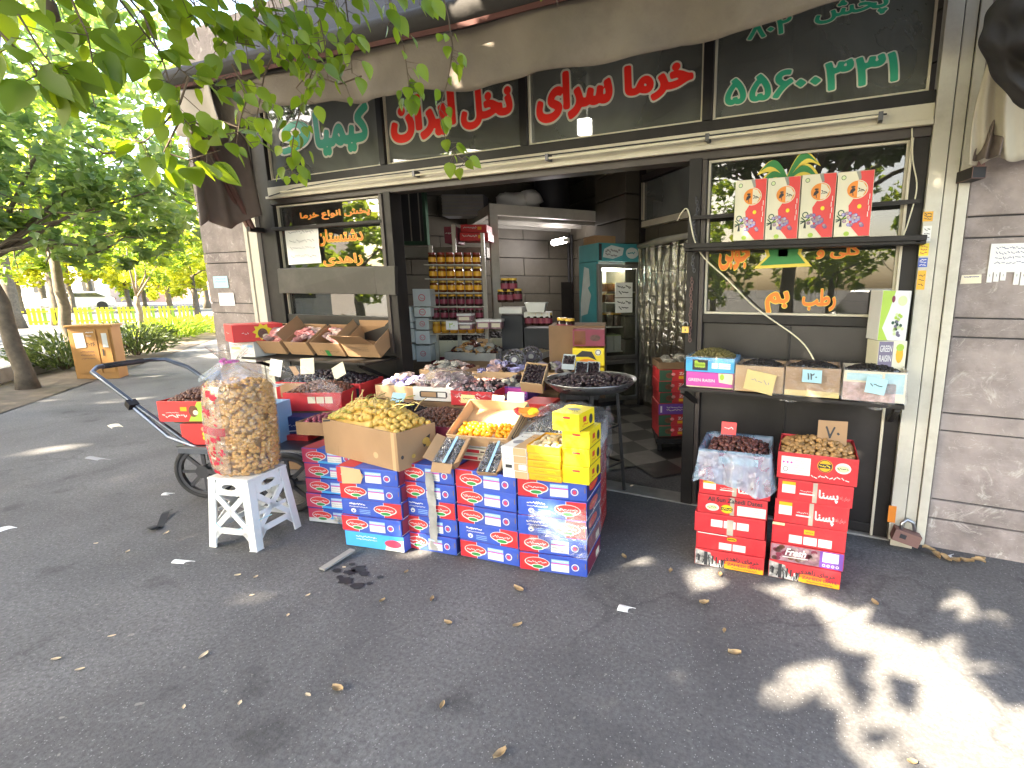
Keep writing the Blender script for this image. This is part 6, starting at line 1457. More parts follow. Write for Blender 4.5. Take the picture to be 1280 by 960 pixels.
# load on the cart
p = lf(-3.24, 3.63, .435)
carton('red_carton', 'lower red carton with a yellow flower on the cart, slid askew', 'carton', p, YAW + .02, .36, .30, .165, 'bright_red', lambda F, FR, FL, FT, w, d, h: ([F.oval(w * .62 + .05 * math.cos(a), h * .42 + .045 * math.sin(a), .022, .018, 'yellow_print', 1, 10) for a in [k * .7 for k in range(9)]], F.oval(w * .58, h * .6, .03, .035, 'curtain_grey', 2, 12), F.oval(w * .5, h * .75, .03, .02, 'pale_cardboard', 2, 10), FR.rect(.01, .01, d - .01, h - .01, 'dark_cardboard', 1), F.ring(w * .85, h * .45, .006, .010, 'pink_red', 1, 8)), seam=False)
p2 = lf(-3.36, 3.60, .78)
Mk = MT(p2, YAW + .0)
openbox('date_carton', 'red and green open carton of brown dates at the handle end of the cart', 'carton', Mk, .40, .42, .155, 'bright_red', 'dark_cardboard', .006, lambda F, FR, FL, w, d, h: (F.poly([(w * .55, .003), (w * .75, h - .003), (w - .003, h - .003), (w - .003, .003)], 'lime_print', 1), F.oval(w * .66, h * .52, .035, .045, 'date_brown', 2, 12), F.oval(w * .70, h * .45, .02, .02, 'card_cream', 3, 10), F.rect(w * .42, h * .52, w * .54, h * .72, 'amber_print', 1), F.scrib(w * .08, w * .52, h * .28, h * .16, 'white_print', 1, .007), F.scrib(w * .15, w * .38, h * .45, .008, 'white_print', 1, .003)))
stuffheap(Mk, .03, .40, .03, .40, -.02, .085, (.0195, .014, .013), 'date_brown', 'brown dates heaped in the carton at the handle end of the cart', 'dates', 'brown_dates', 75, 1.35)
carton('carton', 'flat plain carton between the two red cartons on the cart', 'carton', lf(-3.31, 3.66, .60), YAW, .40, .34, .022, 'dark_cardboard', None, seam=False)
carton('blue_carton', 'light blue and white carton next to the snack bag on the cart', 'carton', lf(-2.84, 3.46, .42), YAW, .30, .4, .32, 'pale_blue', lambda F, FR, FL, FT, w, d, h: (F.poly([(0.003, h * .5), (w * .5, h * .62), (w - .003, h * .4), (w - .003, h * .75), (.003, h * .8)], 'cyan_print', 1), F.scrib(w * .1, w * .4, h * .3, .02, 'white_print', 1, .005)), seam=False)
b = MB(); b.box(0, .16, 0, .10, 0, .004, 'paper', j=.01); tag(b.build('paper_scrap', None, lf(-2.72, 3.75, .86), .4), 'white paper scrap beside the brown dates on the cart', 'paper')

# ================================================================ inside the shop
fr = thing('drinks_fridge', 'teal drinks fridge with a glass door and printed side', 'fridge', (-2.85, 2.40, 0), math.atan2(.773, .635))
def part(name, par, fn, bev=0.0, smooth=False):
    b = MB(); fn(b); return b.build(name, par, bevel=bev, smooth=smooth)
fw_, fd_ = .62, .62
def cab_(b):
    b.box(0, .03, .05, fd_, .1, 1.93, 'cool_teal'); b.box(fw_ - .03, fw_, .05, fd_, .1, 1.93, 'white_plastic'); b.box(.03, fw_ - .03, fd_ - .03, fd_, .1, 1.93, 'white_plastic'); b.box(.03, fw_ - .03, .05, fd_ - .03, .1, .14, 'white_plastic'); b.box(.03, fw_ - .03, .05, fd_ - .03, 1.90, 1.93, 'white_plastic')
    b.box(.02, fw_ - .02, .07, fd_ - .02, .017, .1, 'ink')
    F = Face(b, (0, fd_, .1), (0, -1, 0), (0, 0, 1), .0015)
    F.poly([(.02, .02), (.30, .02), (.20, .7), (.26, 1.1), (.40, 1.4), (.34, 1.75), (.18, 1.78), (.05, 1.3)], 'bottle_white', 1); F.poly([(.32, .02), (.56, .02), (.56, .6), (.47, .9), (.36, .5)], 'bottle_white', 1)
    F.poly([(.06, .98), (.30, 1.02), (.31, 1.16), (.07, 1.12)], 'cool_teal', 2); F.rect(.40, .86, .50, .95, 'blue_print', 2); F.scrib(.45, .54, .5, .05, 'white_print', 3, .012); F.scrib(.42, .52, .1, .05, 'ink', 3, .012); F.poly([(.30, 1.5), (.42, 1.55), (.40, 1.42)], 'cool_teal', 2)
part('cabinet', fr, cab_)
part('header', fr, lambda b: (b.box(0, fw_, -.02, .62, 1.935, 2.16, 'cool_teal'), (lambda F: (F.poly([(.06, .05), (.20, .03), (.34, .08), (.36, .17), (.18, .20), (.08, .15)], 'bottle_white', 1), F.oval(.48, .11, .09, .07, 'bottle_white', 1), F.scrib(.10, .30, .13, .04, 'grey_ink', 2, .02), F.scrib(.42, .52, .11, .03, 'cool_teal', 2, .015), F.scrib(.10, .26, .08, .035, 'grey_ink', 2, .016)))(Face(b, (0, -.02, 1.935), (1, 0, 0), (0, 0, 1), .002)), b.box(-.004, .05, -.026, -.012, 1.94, 2.155, 'ink')), .006)
def doorf(z0, z1, b):
    b.box(0, .055, -.01, .045, z0, z1, 'steel'); b.box(fw_ - .055, fw_, -.01, .045, z0, z1, 'steel'); b.box(.055, fw_ - .055, -.01, .045, z0, z0 + .05, 'steel'); b.box(.055, fw_ - .055, -.01, .045, z1 - .05, z1, 'steel')
dr1 = part('door', fr, lambda b: doorf(.66, 1.90, b), .004); part('pane', dr1, lambda b: b.box(.056, fw_ - .056, .01, .016, .711, 1.849, 'clear_glass'))
dr2 = part('door', fr, lambda b: doorf(.10, .65, b), .004); part('pane', dr2, lambda b: b.box(.056, fw_ - .056, .01, .016, .151, .599, 'clear_glass'))
part('lamp', fr, lambda b: b.box(.08, fw_ - .08, .10, .16, 1.82, 1.88, 'lamp_fridge'))
for z in (.40, .75, 1.08, 1.40): part('shelf', fr, lambda b: (b.box(.04, fw_ - .04, .08, .56, z, z + .012, 'white_plastic'),))
def goods(b, z, m, mt, n, h):
    for k in range(n): b.box(.07 + k * .115, .07 + k * .115 + .095, .12, .45, z + .013, z + .013 + h, m); b.box(.068 + k * .115, .07 + k * .115 + .097, .118, .452, z + .013 + h, z + .026 + h, mt)
for z, m, mt, n, h, lb in ((1.40, 'honey', 'card_yellow', 4, .10, 'upper row of dark jars with straw lids in the fridge'), (1.54, 'honey', 'card_yellow', 4, .10, 'top row of dark jars with straw lids in the fridge'), (1.08, 'dark_jar', 'amber_print', 4, .16, 'row of tall dark packs in the middle of the fridge'), (.75, 'white_print', 'lime_light', 3, .20, 'row of pale tubs on the lower shelf of the fridge')):
    b = MB(); goods(b, z, m, mt, n, h); tag(b.build('fridge_packs', None, fr.location, fr.rotation_euler.z), lb, 'packs', kind='stuff')
Mf = Matrix.Translation(fr.location) @ Matrix.Rotation(fr.rotation_euler.z, 4, 'Z')
for z, h, lb in ((1.48, .19, 'upper white paper sign on the fridge door glass'), (1.28, .19, 'lower white paper sign on the fridge door glass')):
    b = MB(); b.box(.25, .50, -.004, .006, z, z + h, 'paper'); F = Face(b, (.25, -.005, z), (1, 0, 0), (0, 0, 1), .001); F.scrib(.03, .22, h * .7, .04, 'ink', 1, .012, random.Random(1)); F.scrib(.05, .2, h * .32, .04, 'ink', 1, .012, random.Random(2))
    o = b.build('paper_sign'); o.matrix_world = Mf; tag(o, lb, 'sign')
b = MB(); b.box(.02, .30, .1, .5, 2.163, 2.26, 'cardboard'); o = b.build('flat_carton'); o.matrix_world = Mf; tag(o, 'flat brown carton lying on top of the fridge', 'carton')
# square column and dark framed doorway with a plastic strip curtain on the right wall
cs = RW0 + DV * .05
b = MB()
for k in range(12): 
    z0 = k * .31
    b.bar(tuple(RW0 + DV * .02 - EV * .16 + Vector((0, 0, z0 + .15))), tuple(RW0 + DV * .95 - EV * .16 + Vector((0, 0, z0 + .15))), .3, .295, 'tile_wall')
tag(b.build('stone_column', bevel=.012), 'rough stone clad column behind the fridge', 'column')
dw_ = thing('inner_door', 'dark framed inner doorway hung with a clear plastic strip curtain', 'door', tuple(RW0 - DV * .02 - EV * .10), math.atan2(-DV.y, -DV.x))
part('frame', dw_, lambda b: (b.box(0, .06, -.03, .05, .016, 3.1, 'black_metal'), b.box(1.28, 1.34, -.03, .05, .016, 3.1, 'black_metal'), b.box(.06, 1.28, -.03, .05, 2.36, 2.44, 'cream_metal'), b.box(.06, 1.28, -.03, .05, 2.92, 3.0, 'brown_metal'), b.box(.06, .09, -.035, .04, 2.45, 2.91, 'cream_metal')), .004)
part('upper_pane', dw_, lambda b: b.box(.09, 1.28, .0, .006, 2.45, 2.91, 'dark_glass'))
part('curtain', dw_, lambda b: [b.grid(lambda s, t: Vector((.07 + k * .20 + .23 * s + .02 * math.sin(t * 5 + k), -.05 - .022 * math.sin(s * 9 + k * 2 + t * 2) - .01 * math.sin(t * 13 + k), .12 + 2.0 * t)), 12, 14, 'curtain_film') for k in range(6)], 0, True)
part('curtain_rail', dw_, lambda b: b.tube([(.05, -.06, 2.13), (.6, -.075, 2.15), (1.3, -.06, 2.17)], [.03, .045, .03], 'curtain_grey', 8), 0, True)
# mezzanine loft with its post
QM = Vector((-3.2, 3.6, 0)); PM = Vector((-4.317, 2.24, 0)); mz = thing('loft', 'white painted steel loft with a thick front beam and post', 'loft', (PM.x, PM.y, 0), math.atan2(EV.y, EV.x))
L_ = (QM - PM).length
part('post', mz, lambda b: b.box(-.05, .06, 0, .09, .016, 2.70, 'loft_paint'), .004); part('front_beam', mz, lambda b: b.box(-.05, L_, -.01, .09, 2.56, 2.70, 'loft_paint'), .004)
part('deck', mz, lambda b: b.box(.0, L_, .1, 1.6, 2.62, 2.66, 'ceiling_white')); part('joist', mz, lambda b: [b.box(.0, L_, y, y + .05, 2.56, 2.615, 'ceiling_white') for y in (.5, 1.0, 1.5)]); part('side_beam', mz, lambda b: b.box(-.05, .02, .1, 2.3, 2.56, 2.69, 'loft_paint'))
b = MB(); b.lathe([(.0, 0), (.24, .02), (.27, .25), (.27, .55), (.22, .75), (0, .75)], 'ink', 18); tag(b.build('barrel', None, PM + EV * 1.05 + DV * .6 + Vector((0, 0, 2.665)), smooth=True), 'dark round barrel standing on the loft', 'barrel')
b = MB(); b.ball((0, 0, .13), (.32, .22, .15), 'white_plastic', 12, 8, .18); b.ball((.26, .05, .18), (.16, .16, .13), 'white_plastic', 10, 7, .18); tag(b.build('sack', None, PM + EV * .42 + DV * .45 + Vector((0, 0, 2.665)), smooth=True), 'crumpled pale sack lying on the loft beside the barrel', 'sack')
tl = thing('tube_lamp', 'lit fluorescent tube on the right wall under the loft', 'lamp', dp(703, 302, 8.3), math.atan2(-DV.y, -DV.x))
part('tube', tl, lambda b: b.tube([(-.24, -.06, 0), (.24, -.06, 0)], .045, 'lamp_white', 12), 0, True); part('holder', tl, lambda b: (b.box(-.27, .27, -.015, .02, -.035, .035, 'white_plastic'), b.box(-.275, -.245, -.09, -.016, -.03, .03, 'white_plastic'), b.box(.245, .275, -.09, -.016, -.03, .03, 'white_plastic')), .003)
ld = bpy.data.lights.new('tube_light', 'AREA'); ld.shape = 'RECTANGLE'; ld.size = .6; ld.size_y = .2; ld.energy = 2; ld.color = (1, .95, 1)
lo = bpy.data.objects.new('tube_light', ld); COL.objects.link(lo); lo.location = dp(697, 306, 8.0) - EV * .12; lo.rotation_euler = (lo.location - (lo.location - EV - Vector((0, 0, .35)))).to_track_quat('Z', 'Y').to_euler()
ld2 = bpy.data.lights.new('wall_light', 'POINT'); ld2.energy = 2; ld2.shadow_soft_size = .06; ld2.color = (1, .96, 1)
lo2 = bpy.data.objects.new('wall_light', ld2); COL.objects.link(lo2); lo2.location = py(731, 159, .22) + Vector((0, -.02, 0))
part('pipe', thing('wall_pipe', 'thin dark vertical pipes in the back corner of the shop', 'pipe', CN - DV * .1 - EV * .1), lambda b: (b.tube([(0, 0, .02), (0, 0, 2.5)], .02, 'ink', 8), b.tube([(.12, -.1, .02), (.12, -.1, 2.5)], .018, 'ink', 8)))
b = MB(); b.box(-.10, .10, -.02, .02, 0, .75, 'black_metal'); tag(b.build('fuse_box', None, dp(710, 412, 8.1), YAW - .4), 'narrow black box on the right wall beside the fridge', 'box')
# jar rack
DR = 6.1
def ib(u, v, d): return dp(u, v, d)
def idist(px, d): return px * d / 640
rk = thing('jar_rack', 'white shelf rack carrying rows of jars at the back of the shop', 'rack', ib(545, 470, DR), YAW)
px_ = lambda n: idist(n, DR)
part('upright', rk, lambda b: b.box(-.03, .01, .12, .16, 0, px_(165), 'white_metal')); part('upright', rk, lambda b: b.box(px_(63), px_(63) + .04, .12, .16, 0, px_(180), 'white_metal')); part('upright', rk, lambda b: b.box(px_(27), px_(27) + .04, .12, .16, 0, px_(190), 'white_metal'))
def jar(name, r, h, body, lid):
    t = thing(name, 'jar', 'jar'); part('glass_body', t, lambda b: b.lathe([(r * .9, 0), (r, .01), (r, h * .72), (r * .85, h * .8), (r * .85, h * .84)], body, 12), 0, True); part('lid', t, lambda b: b.lathe([(r * .92, h * .842), (r * .92, h)], lid, 12), 0, False)
    part('label', t, lambda b: b.lathe([(r * 1.01, h * .2), (r * 1.01, h * .6)], 'amber_print' if body != 'dark_jar' else 'wine_print', 12, cap=False)); return t
rows = [(316, 'red lidded', 'honey', 'red_lid'), (333, 'gold lidded', 'honey', 'gold_lid'), (350, 'yellow lidded', 'honey', 'gold_lid'), (367, 'copper lidded', 'dark_jar', 'amber_print'), (384, 'dark', 'dark_jar', 'wine_print'), (401, 'golden', 'honey_gold', 'gold_lid')]
cols = ['first', 'second', 'third', 'fourth', 'fifth', 'sixth']
for j, (v, lb, bm_, lm) in enumerate(rows):
    proto = None
    part('shelf', rk, lambda b: b.box(-.02, px_(64), -.10, .11, px_(470 - v - 14.5), px_(470 - v - 14.5) + .012, 'white_metal'))
    for i in range(6):
        pos = ib(550 + i * 11.2, v + 14, DR); pos = rk.location + RGT * px_(5 + i * 11.0) + Vector((0, 0, px_(470 - v - 14.5) + .014))
        if proto is None: proto = o = jar('honey_jar', .047, .135, bm_, lm)
        else: o = dup(proto)
        o.location = pos; o['label'] = '%s %s jar in the %s row of the jar rack' % (cols[i] + ' from left', lb, ['top', 'second', 'third', 'fourth', 'fifth', 'lowest'][j]); o['group'] = 'jars on the rack'
def icarton(name, label, u0, v1, u1, v0, d, th, m, draw=None, group=None):
    p = dp(u0, v1, d); w_ = idist(u1 - u0, d); h_ = idist(v1 - v0, d) * .985
    return carton(name, label, 'carton', p, YAW, w_, th, h_, m, draw, group, seam=False)
def tub(label, u0, v1, u1, v0, d, th, m, group=None):
    w_ = idist(u1 - u0, d); h_ = idist(v1 - v0, d); b = MB(); b.box(0, w_, 0, th, 0, h_ * .7, 'photo_mauve'); b.box(-.006, w_ + .006, -.006, th + .006, h_ * .7 + .001, h_, m); b.box(w_ * .1, w_ * .9, -.003, 0, h_ * .15, h_ * .6, 'card_cream')
    return tag(b.build('food_tub', None, dp(u0, v1, d), YAW, bevel=.004), label, 'tub', group)
for k, (u0, v1, u1, v0) in enumerate(((572, 402, 589, 392), (573, 412, 590, 403), (596, 411, 612, 399), (613, 411, 627, 399))):
    tub(['upper pale tub below the jar rack', 'lower pale tub below the jar rack', 'left straw coloured tub row below the jar rack', 'right straw coloured tub below the jar rack'][k], u0, v1, u1, v0, 5.8, .15, 'white_plastic', 'tubs below the jar rack')
pricecard('small white price card lettered 30 below the jar rack', dp(565, 412, 5.7), .13, .095, YAW, -.1, 'paper', '۳۰', 'lime_print')
# jars to the right of the rack
def proto_jar(): return jar('date_jar', .055, .15, 'dark_jar', 'gold_lid')
pj = None
for k, (u, v, lb) in enumerate(((632, 364, 'left dark jar with yellow lid on the upper tier'), (641, 364, 'right dark jar with yellow lid on the upper tier'), (628, 378, 'left dark jar with yellow lid on the middle tier'), (638, 378, 'middle dark jar with yellow lid on the middle tier'), (647, 377, 'right amber jar with yellow lid on the middle tier'), (662, 407, 'first dark jar under the white tray'), (670, 407, 'second dark jar under the white tray'), (678, 407, 'third dark jar under the white tray'), (685, 407, 'fourth dark jar under the white tray'))):
    if pj is None: pj = o = proto_jar()
    else: o = dup(pj)
    o.location = dp(u, v, 6.0); o['label'] = lb + ' right of the loft post'; o['group'] = 'yellow lidded date jars'
icarton('carton', 'white carton carrying the yellow lidded jars', 624, 392, 653, 384, 6.0, .25, 'white_print'); icarton('carton', 'long white carton under the white plastic tray', 655, 397, 688, 390, 5.95, .25, 'white_print')
icarton('carton', 'dark carton of bottles under the white carton of jars', 628, 440, 655, 393, 6.05, .3, 'ink'); icarton('carton', 'dark carton under the row of small dark jars', 656, 440, 690, 409, 6.05, .3, 'ink')
w_ = idist(34, 5.9); b = MB(); b.lathe([(.0, 0), (.13, 0), (.165, .10), (.175, .102), (.17, .11), (.155, .105), (.12, .012), (0, .012)], 'white_plastic', 4, cap=False, M=Matrix.Rotation(math.pi / 4, 4, 'Z')); tag(b.build('white_tray', None, dp(671, 390, 5.9), YAW), 'white plastic tub standing above the small jars', 'tub')
for k, (u0, v1, u1, v0, lb) in enumerate(((517, 383, 539, 361, 'top grey carton with a red oval left of the jar rack'), (500, 402, 515, 383, 'upper left grey carton with a red oval'), (518, 396, 539, 384, 'second grey carton below the top one left of the rack'), (502, 428, 519, 411, 'lower left grey carton with a red oval'), (520, 430, 538, 413, 'lower right grey carton with a red oval'), (520, 412, 537, 397, 'flat stack of white cartons left of the rack'), (500, 410, 517, 403, 'thin grey carton in the middle of the left stack'), (502, 450, 520, 429, 'lowest left grey carton by the door post'), (521, 452, 539, 431, 'lowest right grey carton by the raisin bin'))):
    icarton('grey_carton', lb, u0, v1, u1, v0, 5.9 + .02 * k, .3, 'bottle_white', lambda F, FR, FL, FT, w, d, h: (F.ring(w * .5, h * .5, w * .16, w * .20, 'pink_red', 1, 14), F.scrib(w * .4, w * .6, h * .5, .02, 'pink_red', 1, .006)), 'grey cartons left of the rack')
# shelf on the back left wall with odds and ends
sh = thing('wall_shelf', 'pale stone shelf high at the left of the back wall', 'shelf', dp(497, 322, 7.2), YAW)
part('board', sh, lambda b: b.box(-.9, 1.25, 0, .6, 0, .14, 'ceiling_white'), .004)
b = MB(); b.box(0, .48, 0, .1, 0, .78, 'pot_green'); b.box(.04, .44, -.012, -.001, .05, .72, 'ink'); [b.box(.13 * k, .13 * k + .015, -.02, -.013, .05, .72, 'curtain_grey') for k in (1, 2, 3)]
tag(b.build('crate', None, dp(492, 306, 7.3), YAW), 'dark green crate standing on end on the wall shelf', 'crate')
for k, (u0, v1, u1, v0) in enumerate(((575, 301, 610, 291), (576, 290, 608, 281), (556, 304, 572, 284))):
    icarton('red_carton', ['lower red carton on top of the jar rack', 'upper red carton on top of the jar rack', 'dull red carton left of the two on the jar rack'][k], u0, v1, u1, v0, 6.6, .3, 'red_print' if k < 2 else 'wine_print', lambda F, FR, FL, FT, w, d, h: (F.scrib(w * .1, w * .6, h * .6, .025, 'white_print', 1, .008), F.rect(w * .65, h * .3, w * .8, h * .7, 'amber_print', 1)))
b = MB(); [b.box(0, .6, 0, .02, .05 * k, .05 * k + .03, 'curtain_grey') for k in range(6)]; b.box(0, .6, .021, .3, 0, .3, 'grey_ink'); tag(b.build('slatted_crate', None, dp(553, 270, 7.6), YAW), 'grey slatted crate lying on the back shelf under the ceiling', 'crate')
# cartons right of the display, in front of the fridge
icarton('date_carton', 'red carton on top of the yellow cartons before the fridge', 716, 433, 757, 411, 4.7, .3, 'wine_print', lambda F, FR, FL, FT, w, d, h: (F.rect(w * .05, h * .1, w * .4, h * .9, 'honey', 1), F.oval(w * .7, h * .5, .05, .03, 'photo_brown', 1)))
def yel(F, FR, FL, FT, w, d, h):
    F.poly([(w * .05, h * .5), (w * .3, h * .85), (w * .6, h * .8), (w * .75, h * .3), (w * .5, h * .5)], 'ink', 1); F.oval(w * .8, h * .75, .03, .03, 'white_print', 1); F.ring(w * .8, h * .75, .02, .026, 'ink', 2); F.oval(w * .45, h * .2, .08, .03, 'orange_print', 1)
icarton('date_carton', 'upper yellow carton with a dark picture before the fridge', 716, 457, 757, 434, 4.68, .3, 'yellow_print', yel); icarton('date_carton', 'lower yellow carton with a dark picture before the fridge', 716, 484, 757, 458, 4.66, .3, 'yellow_print', yel)
for k in range(3):
    u = (703, 719, 734)[k]; v = (455, 468, 468)[k]; Mw3, w_, d_ = frame3(dp(u - 1, v, 4.05), dp(u + 15, v + 1, 4.05), dp(u - 2, v - 17 + (4 if k == 0 else 0), 4.2))
    openbox('punnet', ['clear punnet of dark dates behind the other two', 'left clear punnet of dark dates by the round tray', 'right clear punnet of dark dates by the round tray'][k], 'punnet', Mw3, w_, d_, .05, 'bottle_white', 'ink', .006, None, (), 'dark date punnets'); stuffheap(Mw3, .01, w_ - .01, .01, d_ - .01, -.012, .006, (.015, .012, .01), 'date_black', 'dark dates in the ' + ['rear', 'left', 'right'][k] + ' punnet', 'dates', 'punnet_dates', 80 + k)
icarton('carton', 'dark carton that carries the clear punnets', 700, 500, 752, 472, 4.12, .3, 'ink')
b = MB(); b.box(0, .55, 0, .5, .02, .74, 'dark_cardboard'); tag(b.build('counter', None, dp(688, 500, 4.9), YAW), 'dark counter among the jars and tubs in the shop', 'counter')
for k, (u, v) in enumerate(((700, 428), (708, 427), (703, 416), (712, 417))):
    o = dup(pj); o.location = dp(u, v, 5.0); o['label'] = ['left', 'right', 'upper left', 'upper right'][k] + ' small jar on the dark counter by the red carton'; o['group'] = 'jars on the counter'
# ================================================================ street, trees
def leaf_mesh(b, p, nrm, up, L, W, m, fold=.25):
    """one pointed leaf: six-sided blade folded along its midrib; p = stalk end, up = towards the tip"""
    up = up.normalized(); side = up.cross(nrm)
    if side.length < 1e-3: side = up.cross(Vector((1, 0, .2)))
    side.normalize(); n = side.cross(up)
    if L < .13 and m == 'leaf_near':
        a = []; S = ((0, .02), (.08, .30), (.22, .47), (.40, .50), (.60, .40), (.80, .22), (.92, .07), (1, .0)); cv = L * R.uniform(-.25, .1)
        for t, q in S:
            c = p + up * L * t + n * cv * t * t
            for k in (1, 0, -1): a.append(c + side * W * q * k + n * W * fold * abs(k) * q * 1.6)
        b.add(a, [f for i in range(7) for f in ((3*i, 3*i+1, 3*i+4, 3*i+3), (3*i+1, 3*i+2, 3*i+5, 3*i+4))], m); return
    a = [p, p + up * L * .30 + side * W * .48 + n * W * fold, p + up * L * .65 + side * W * .36 + n * W * fold, p + up * L - n * L * .08, p + up * L * .65 - side * W * .36 + n * W * fold, p + up * L * .30 - side * W * .48 + n * W * fold, p + up * L * .5]
    b.add(a, [(0, 1, 6), (1, 2, 6), (2, 3, 6), (3, 4, 6), (4, 5, 6), (5, 0, 6)], m)
def quadleaf(b, p, rr, s, m):
    d = Vector((rr.gauss(0, 1), rr.gauss(0, 1), rr.gauss(-.35, .6))).normalized(); n = Vector((rr.gauss(0, .5), rr.gauss(0, .5), 1)).normalized(); e = d.cross(n).normalized(); L = s * rr.uniform(.75, 1.3); W = L * .72; u = e.cross(d)
    b.add([p - d * L / 2, p + e * W / 2 + u * L * .12, p + d * L / 2 - u * L * .08, p - e * W / 2 + u * L * .12], [(0, 1, 2), (0, 2, 3)], m)
def rvec(rr): 
    while True:
        v = Vector((rr.uniform(-1, 1), rr.uniform(-1, 1), rr.uniform(-1, 1)))
        if v.length < 1: return v
def trunk(b, base, top, r0, r1, m, rr, n=6, wob=.03):
    pts = []; rs = []
    for k in range(n + 1):
        t = k / n; p = Vector(base).lerp(Vector(top), t); 
        if 0 < k < n: p += Vector((rr.uniform(-wob, wob), rr.uniform(-wob, wob), 0))
        pts.append(p); rs.append((r0 + (r1 - r0) * t) * (1.35 if k == 0 else 1))
    b.tube(pts, rs, m, 10)
def tree(name, label, base, h, r0, clumps, leaf, lm, n, seed, group='street trees along the kerb', bark='bark', lean=(0, 0)):
    """clumps: (dx, dy, z, radius) leaf masses; leaves spread through them in smaller tufts with gaps between"""
    rr = random.Random(seed); t = thing(name, label, 'tree', base, 0, group)
    b = MB(); top = Vector((lean[0], lean[1], h)); trunk(b, (0, 0, -.05), top, r0, r0 * .65, bark, rr); b.build('trunk', t, smooth=True)
    b = MB(); 
    for (dx, dy, z, R_) in clumps:
        q = Vector((dx, dy, z)); s = top * rr.uniform(.93, 1); b.tube([s, s.lerp(q, .5) + Vector((rr.uniform(-.2, .2), rr.uniform(-.2, .2), .1)), q], [r0 * .34, r0 * .2, r0 * .07], bark, 7)
        for _ in range(3): e = q + rvec(rr) * R_ * .8; b.tube([q, (q + e) / 2 + rvec(rr) * .1, e], [r0 * .14, r0 * .09, .008], bark, 5)
    b.build('limb', t, smooth=True)
    b = MB(); tot = sum(c[3] ** 2 for c in clumps)
    for (dx, dy, z, R_) in clumps:
        nt_ = max(4, int(n * R_ ** 2 / tot / 26))
        for _ in range(nt_):
            v = rvec(rr); v = v.normalized() * v.length ** .5; c = Vector((dx, dy, z)) + Vector((v.x * R_, v.y * R_, v.z * R_ * .8)); tr = R_ * rr.uniform(.16, .30)
            for _ in range(26):
                q = c + rvec(rr) * tr
                if not in_gap(q + t.location, .1): quadleaf(b, q, rr, leaf, lm)
    b.build('crown', t); return t
GAPS = []  # sun paths kept free of leaves to shape the light patches
def gap(u, v, r, z=0.0, y=None): GAPS.append((py(u, v, y) if y is not None else gz(u, v, z), r))
for (u, v, r) in ((1010, 752, .035), (1028, 760, .05), (1050, 768, .06), (1078, 778, .065), (1105, 790, .065), (1060, 790, .05), (1130, 803, .065), (1160, 815, .055), (1185, 826, .06), (1215, 842, .065), (1245, 860, .06), (1265, 872, .05), (1100, 815, .045), (1170, 838, .04), (1225, 872, .045),
                  (1005, 850, .035), (1025, 862, .045), (1048, 870, .04), (1072, 872, .04), (1092, 888, .04), (1118, 906, .045), (1140, 925, .045), (1160, 945, .05), (1180, 965, .05), (1090, 925, .04), (1115, 948, .045), (1135, 975, .05), (1235, 905, .06), (1255, 930, .06), (1275, 960, .07), (1220, 935, .05), (1245, 970, .06), (1300, 930, .07), (1210, 985, .05), (1290, 890, .05), (1175, 868, .025),
                  (868, 722, .035), (880, 730, .025), (965, 731, .025), (790, 697, .03), (775, 690, .025), (1195, 753, .03), (1210, 760, .025),
                  (66, 562, .02), (235, 425, .9), (210, 430, .6), (258, 415, 1.0), (262, 428, .5), (250, 438, .3), (225, 415, .9), (180, 425, .8), (205, 440, .2), (152, 500, .06), (190, 470, .05)):
    gap(u, v, r * (.42 if v > 842 else .5 if v > 690 else 1))
for (u, v, r, y) in ((455, 422, .05, -.62), (470, 415, .04, -.6), (440, 428, .035, -.62), (465, 432, .03, -.62), (392, 430, .03, -.5), (427, 425, .03, -.45), (410, 420, .025, -.4), (480, 440, .02, -.5), (372, 445, .025, -.5),
                     (577, 527, .06, -1.08), (600, 520, .05, -1.05), (592, 515, .05, -1.0), (563, 535, .03, -1.1), (655, 508, .05, -.8), (622, 505, .04, -.78), (347, 553, .03, -1.72), (600, 465, .06, -.2), (540, 462, .06, -.2), (1188, 293, .001, -.06), (500, 480, .05, -.4), (720, 520, .05, -1.1), (715, 570, .03, -1.25), (690, 560, .03, -1.28), (560, 300, .0, -.2), (565, 8, .06, -.78), (590, 3, .04, -.78), (560, 98, .05, -.75), (510, 683, .02, -1.42)):
    if r > 0: gap(u, v, r, y=y)
def in_gap(p, pad=0.0):
    nz = R.uniform(.55, 1.15)
    for q, r in GAPS:
        d = p - q; k = d.dot(SUN)
        if k < 0: continue
        r = r * nz if r < .075 else r
        if (d - SUN * k).length < r + pad + .004 * k: return True
    return False
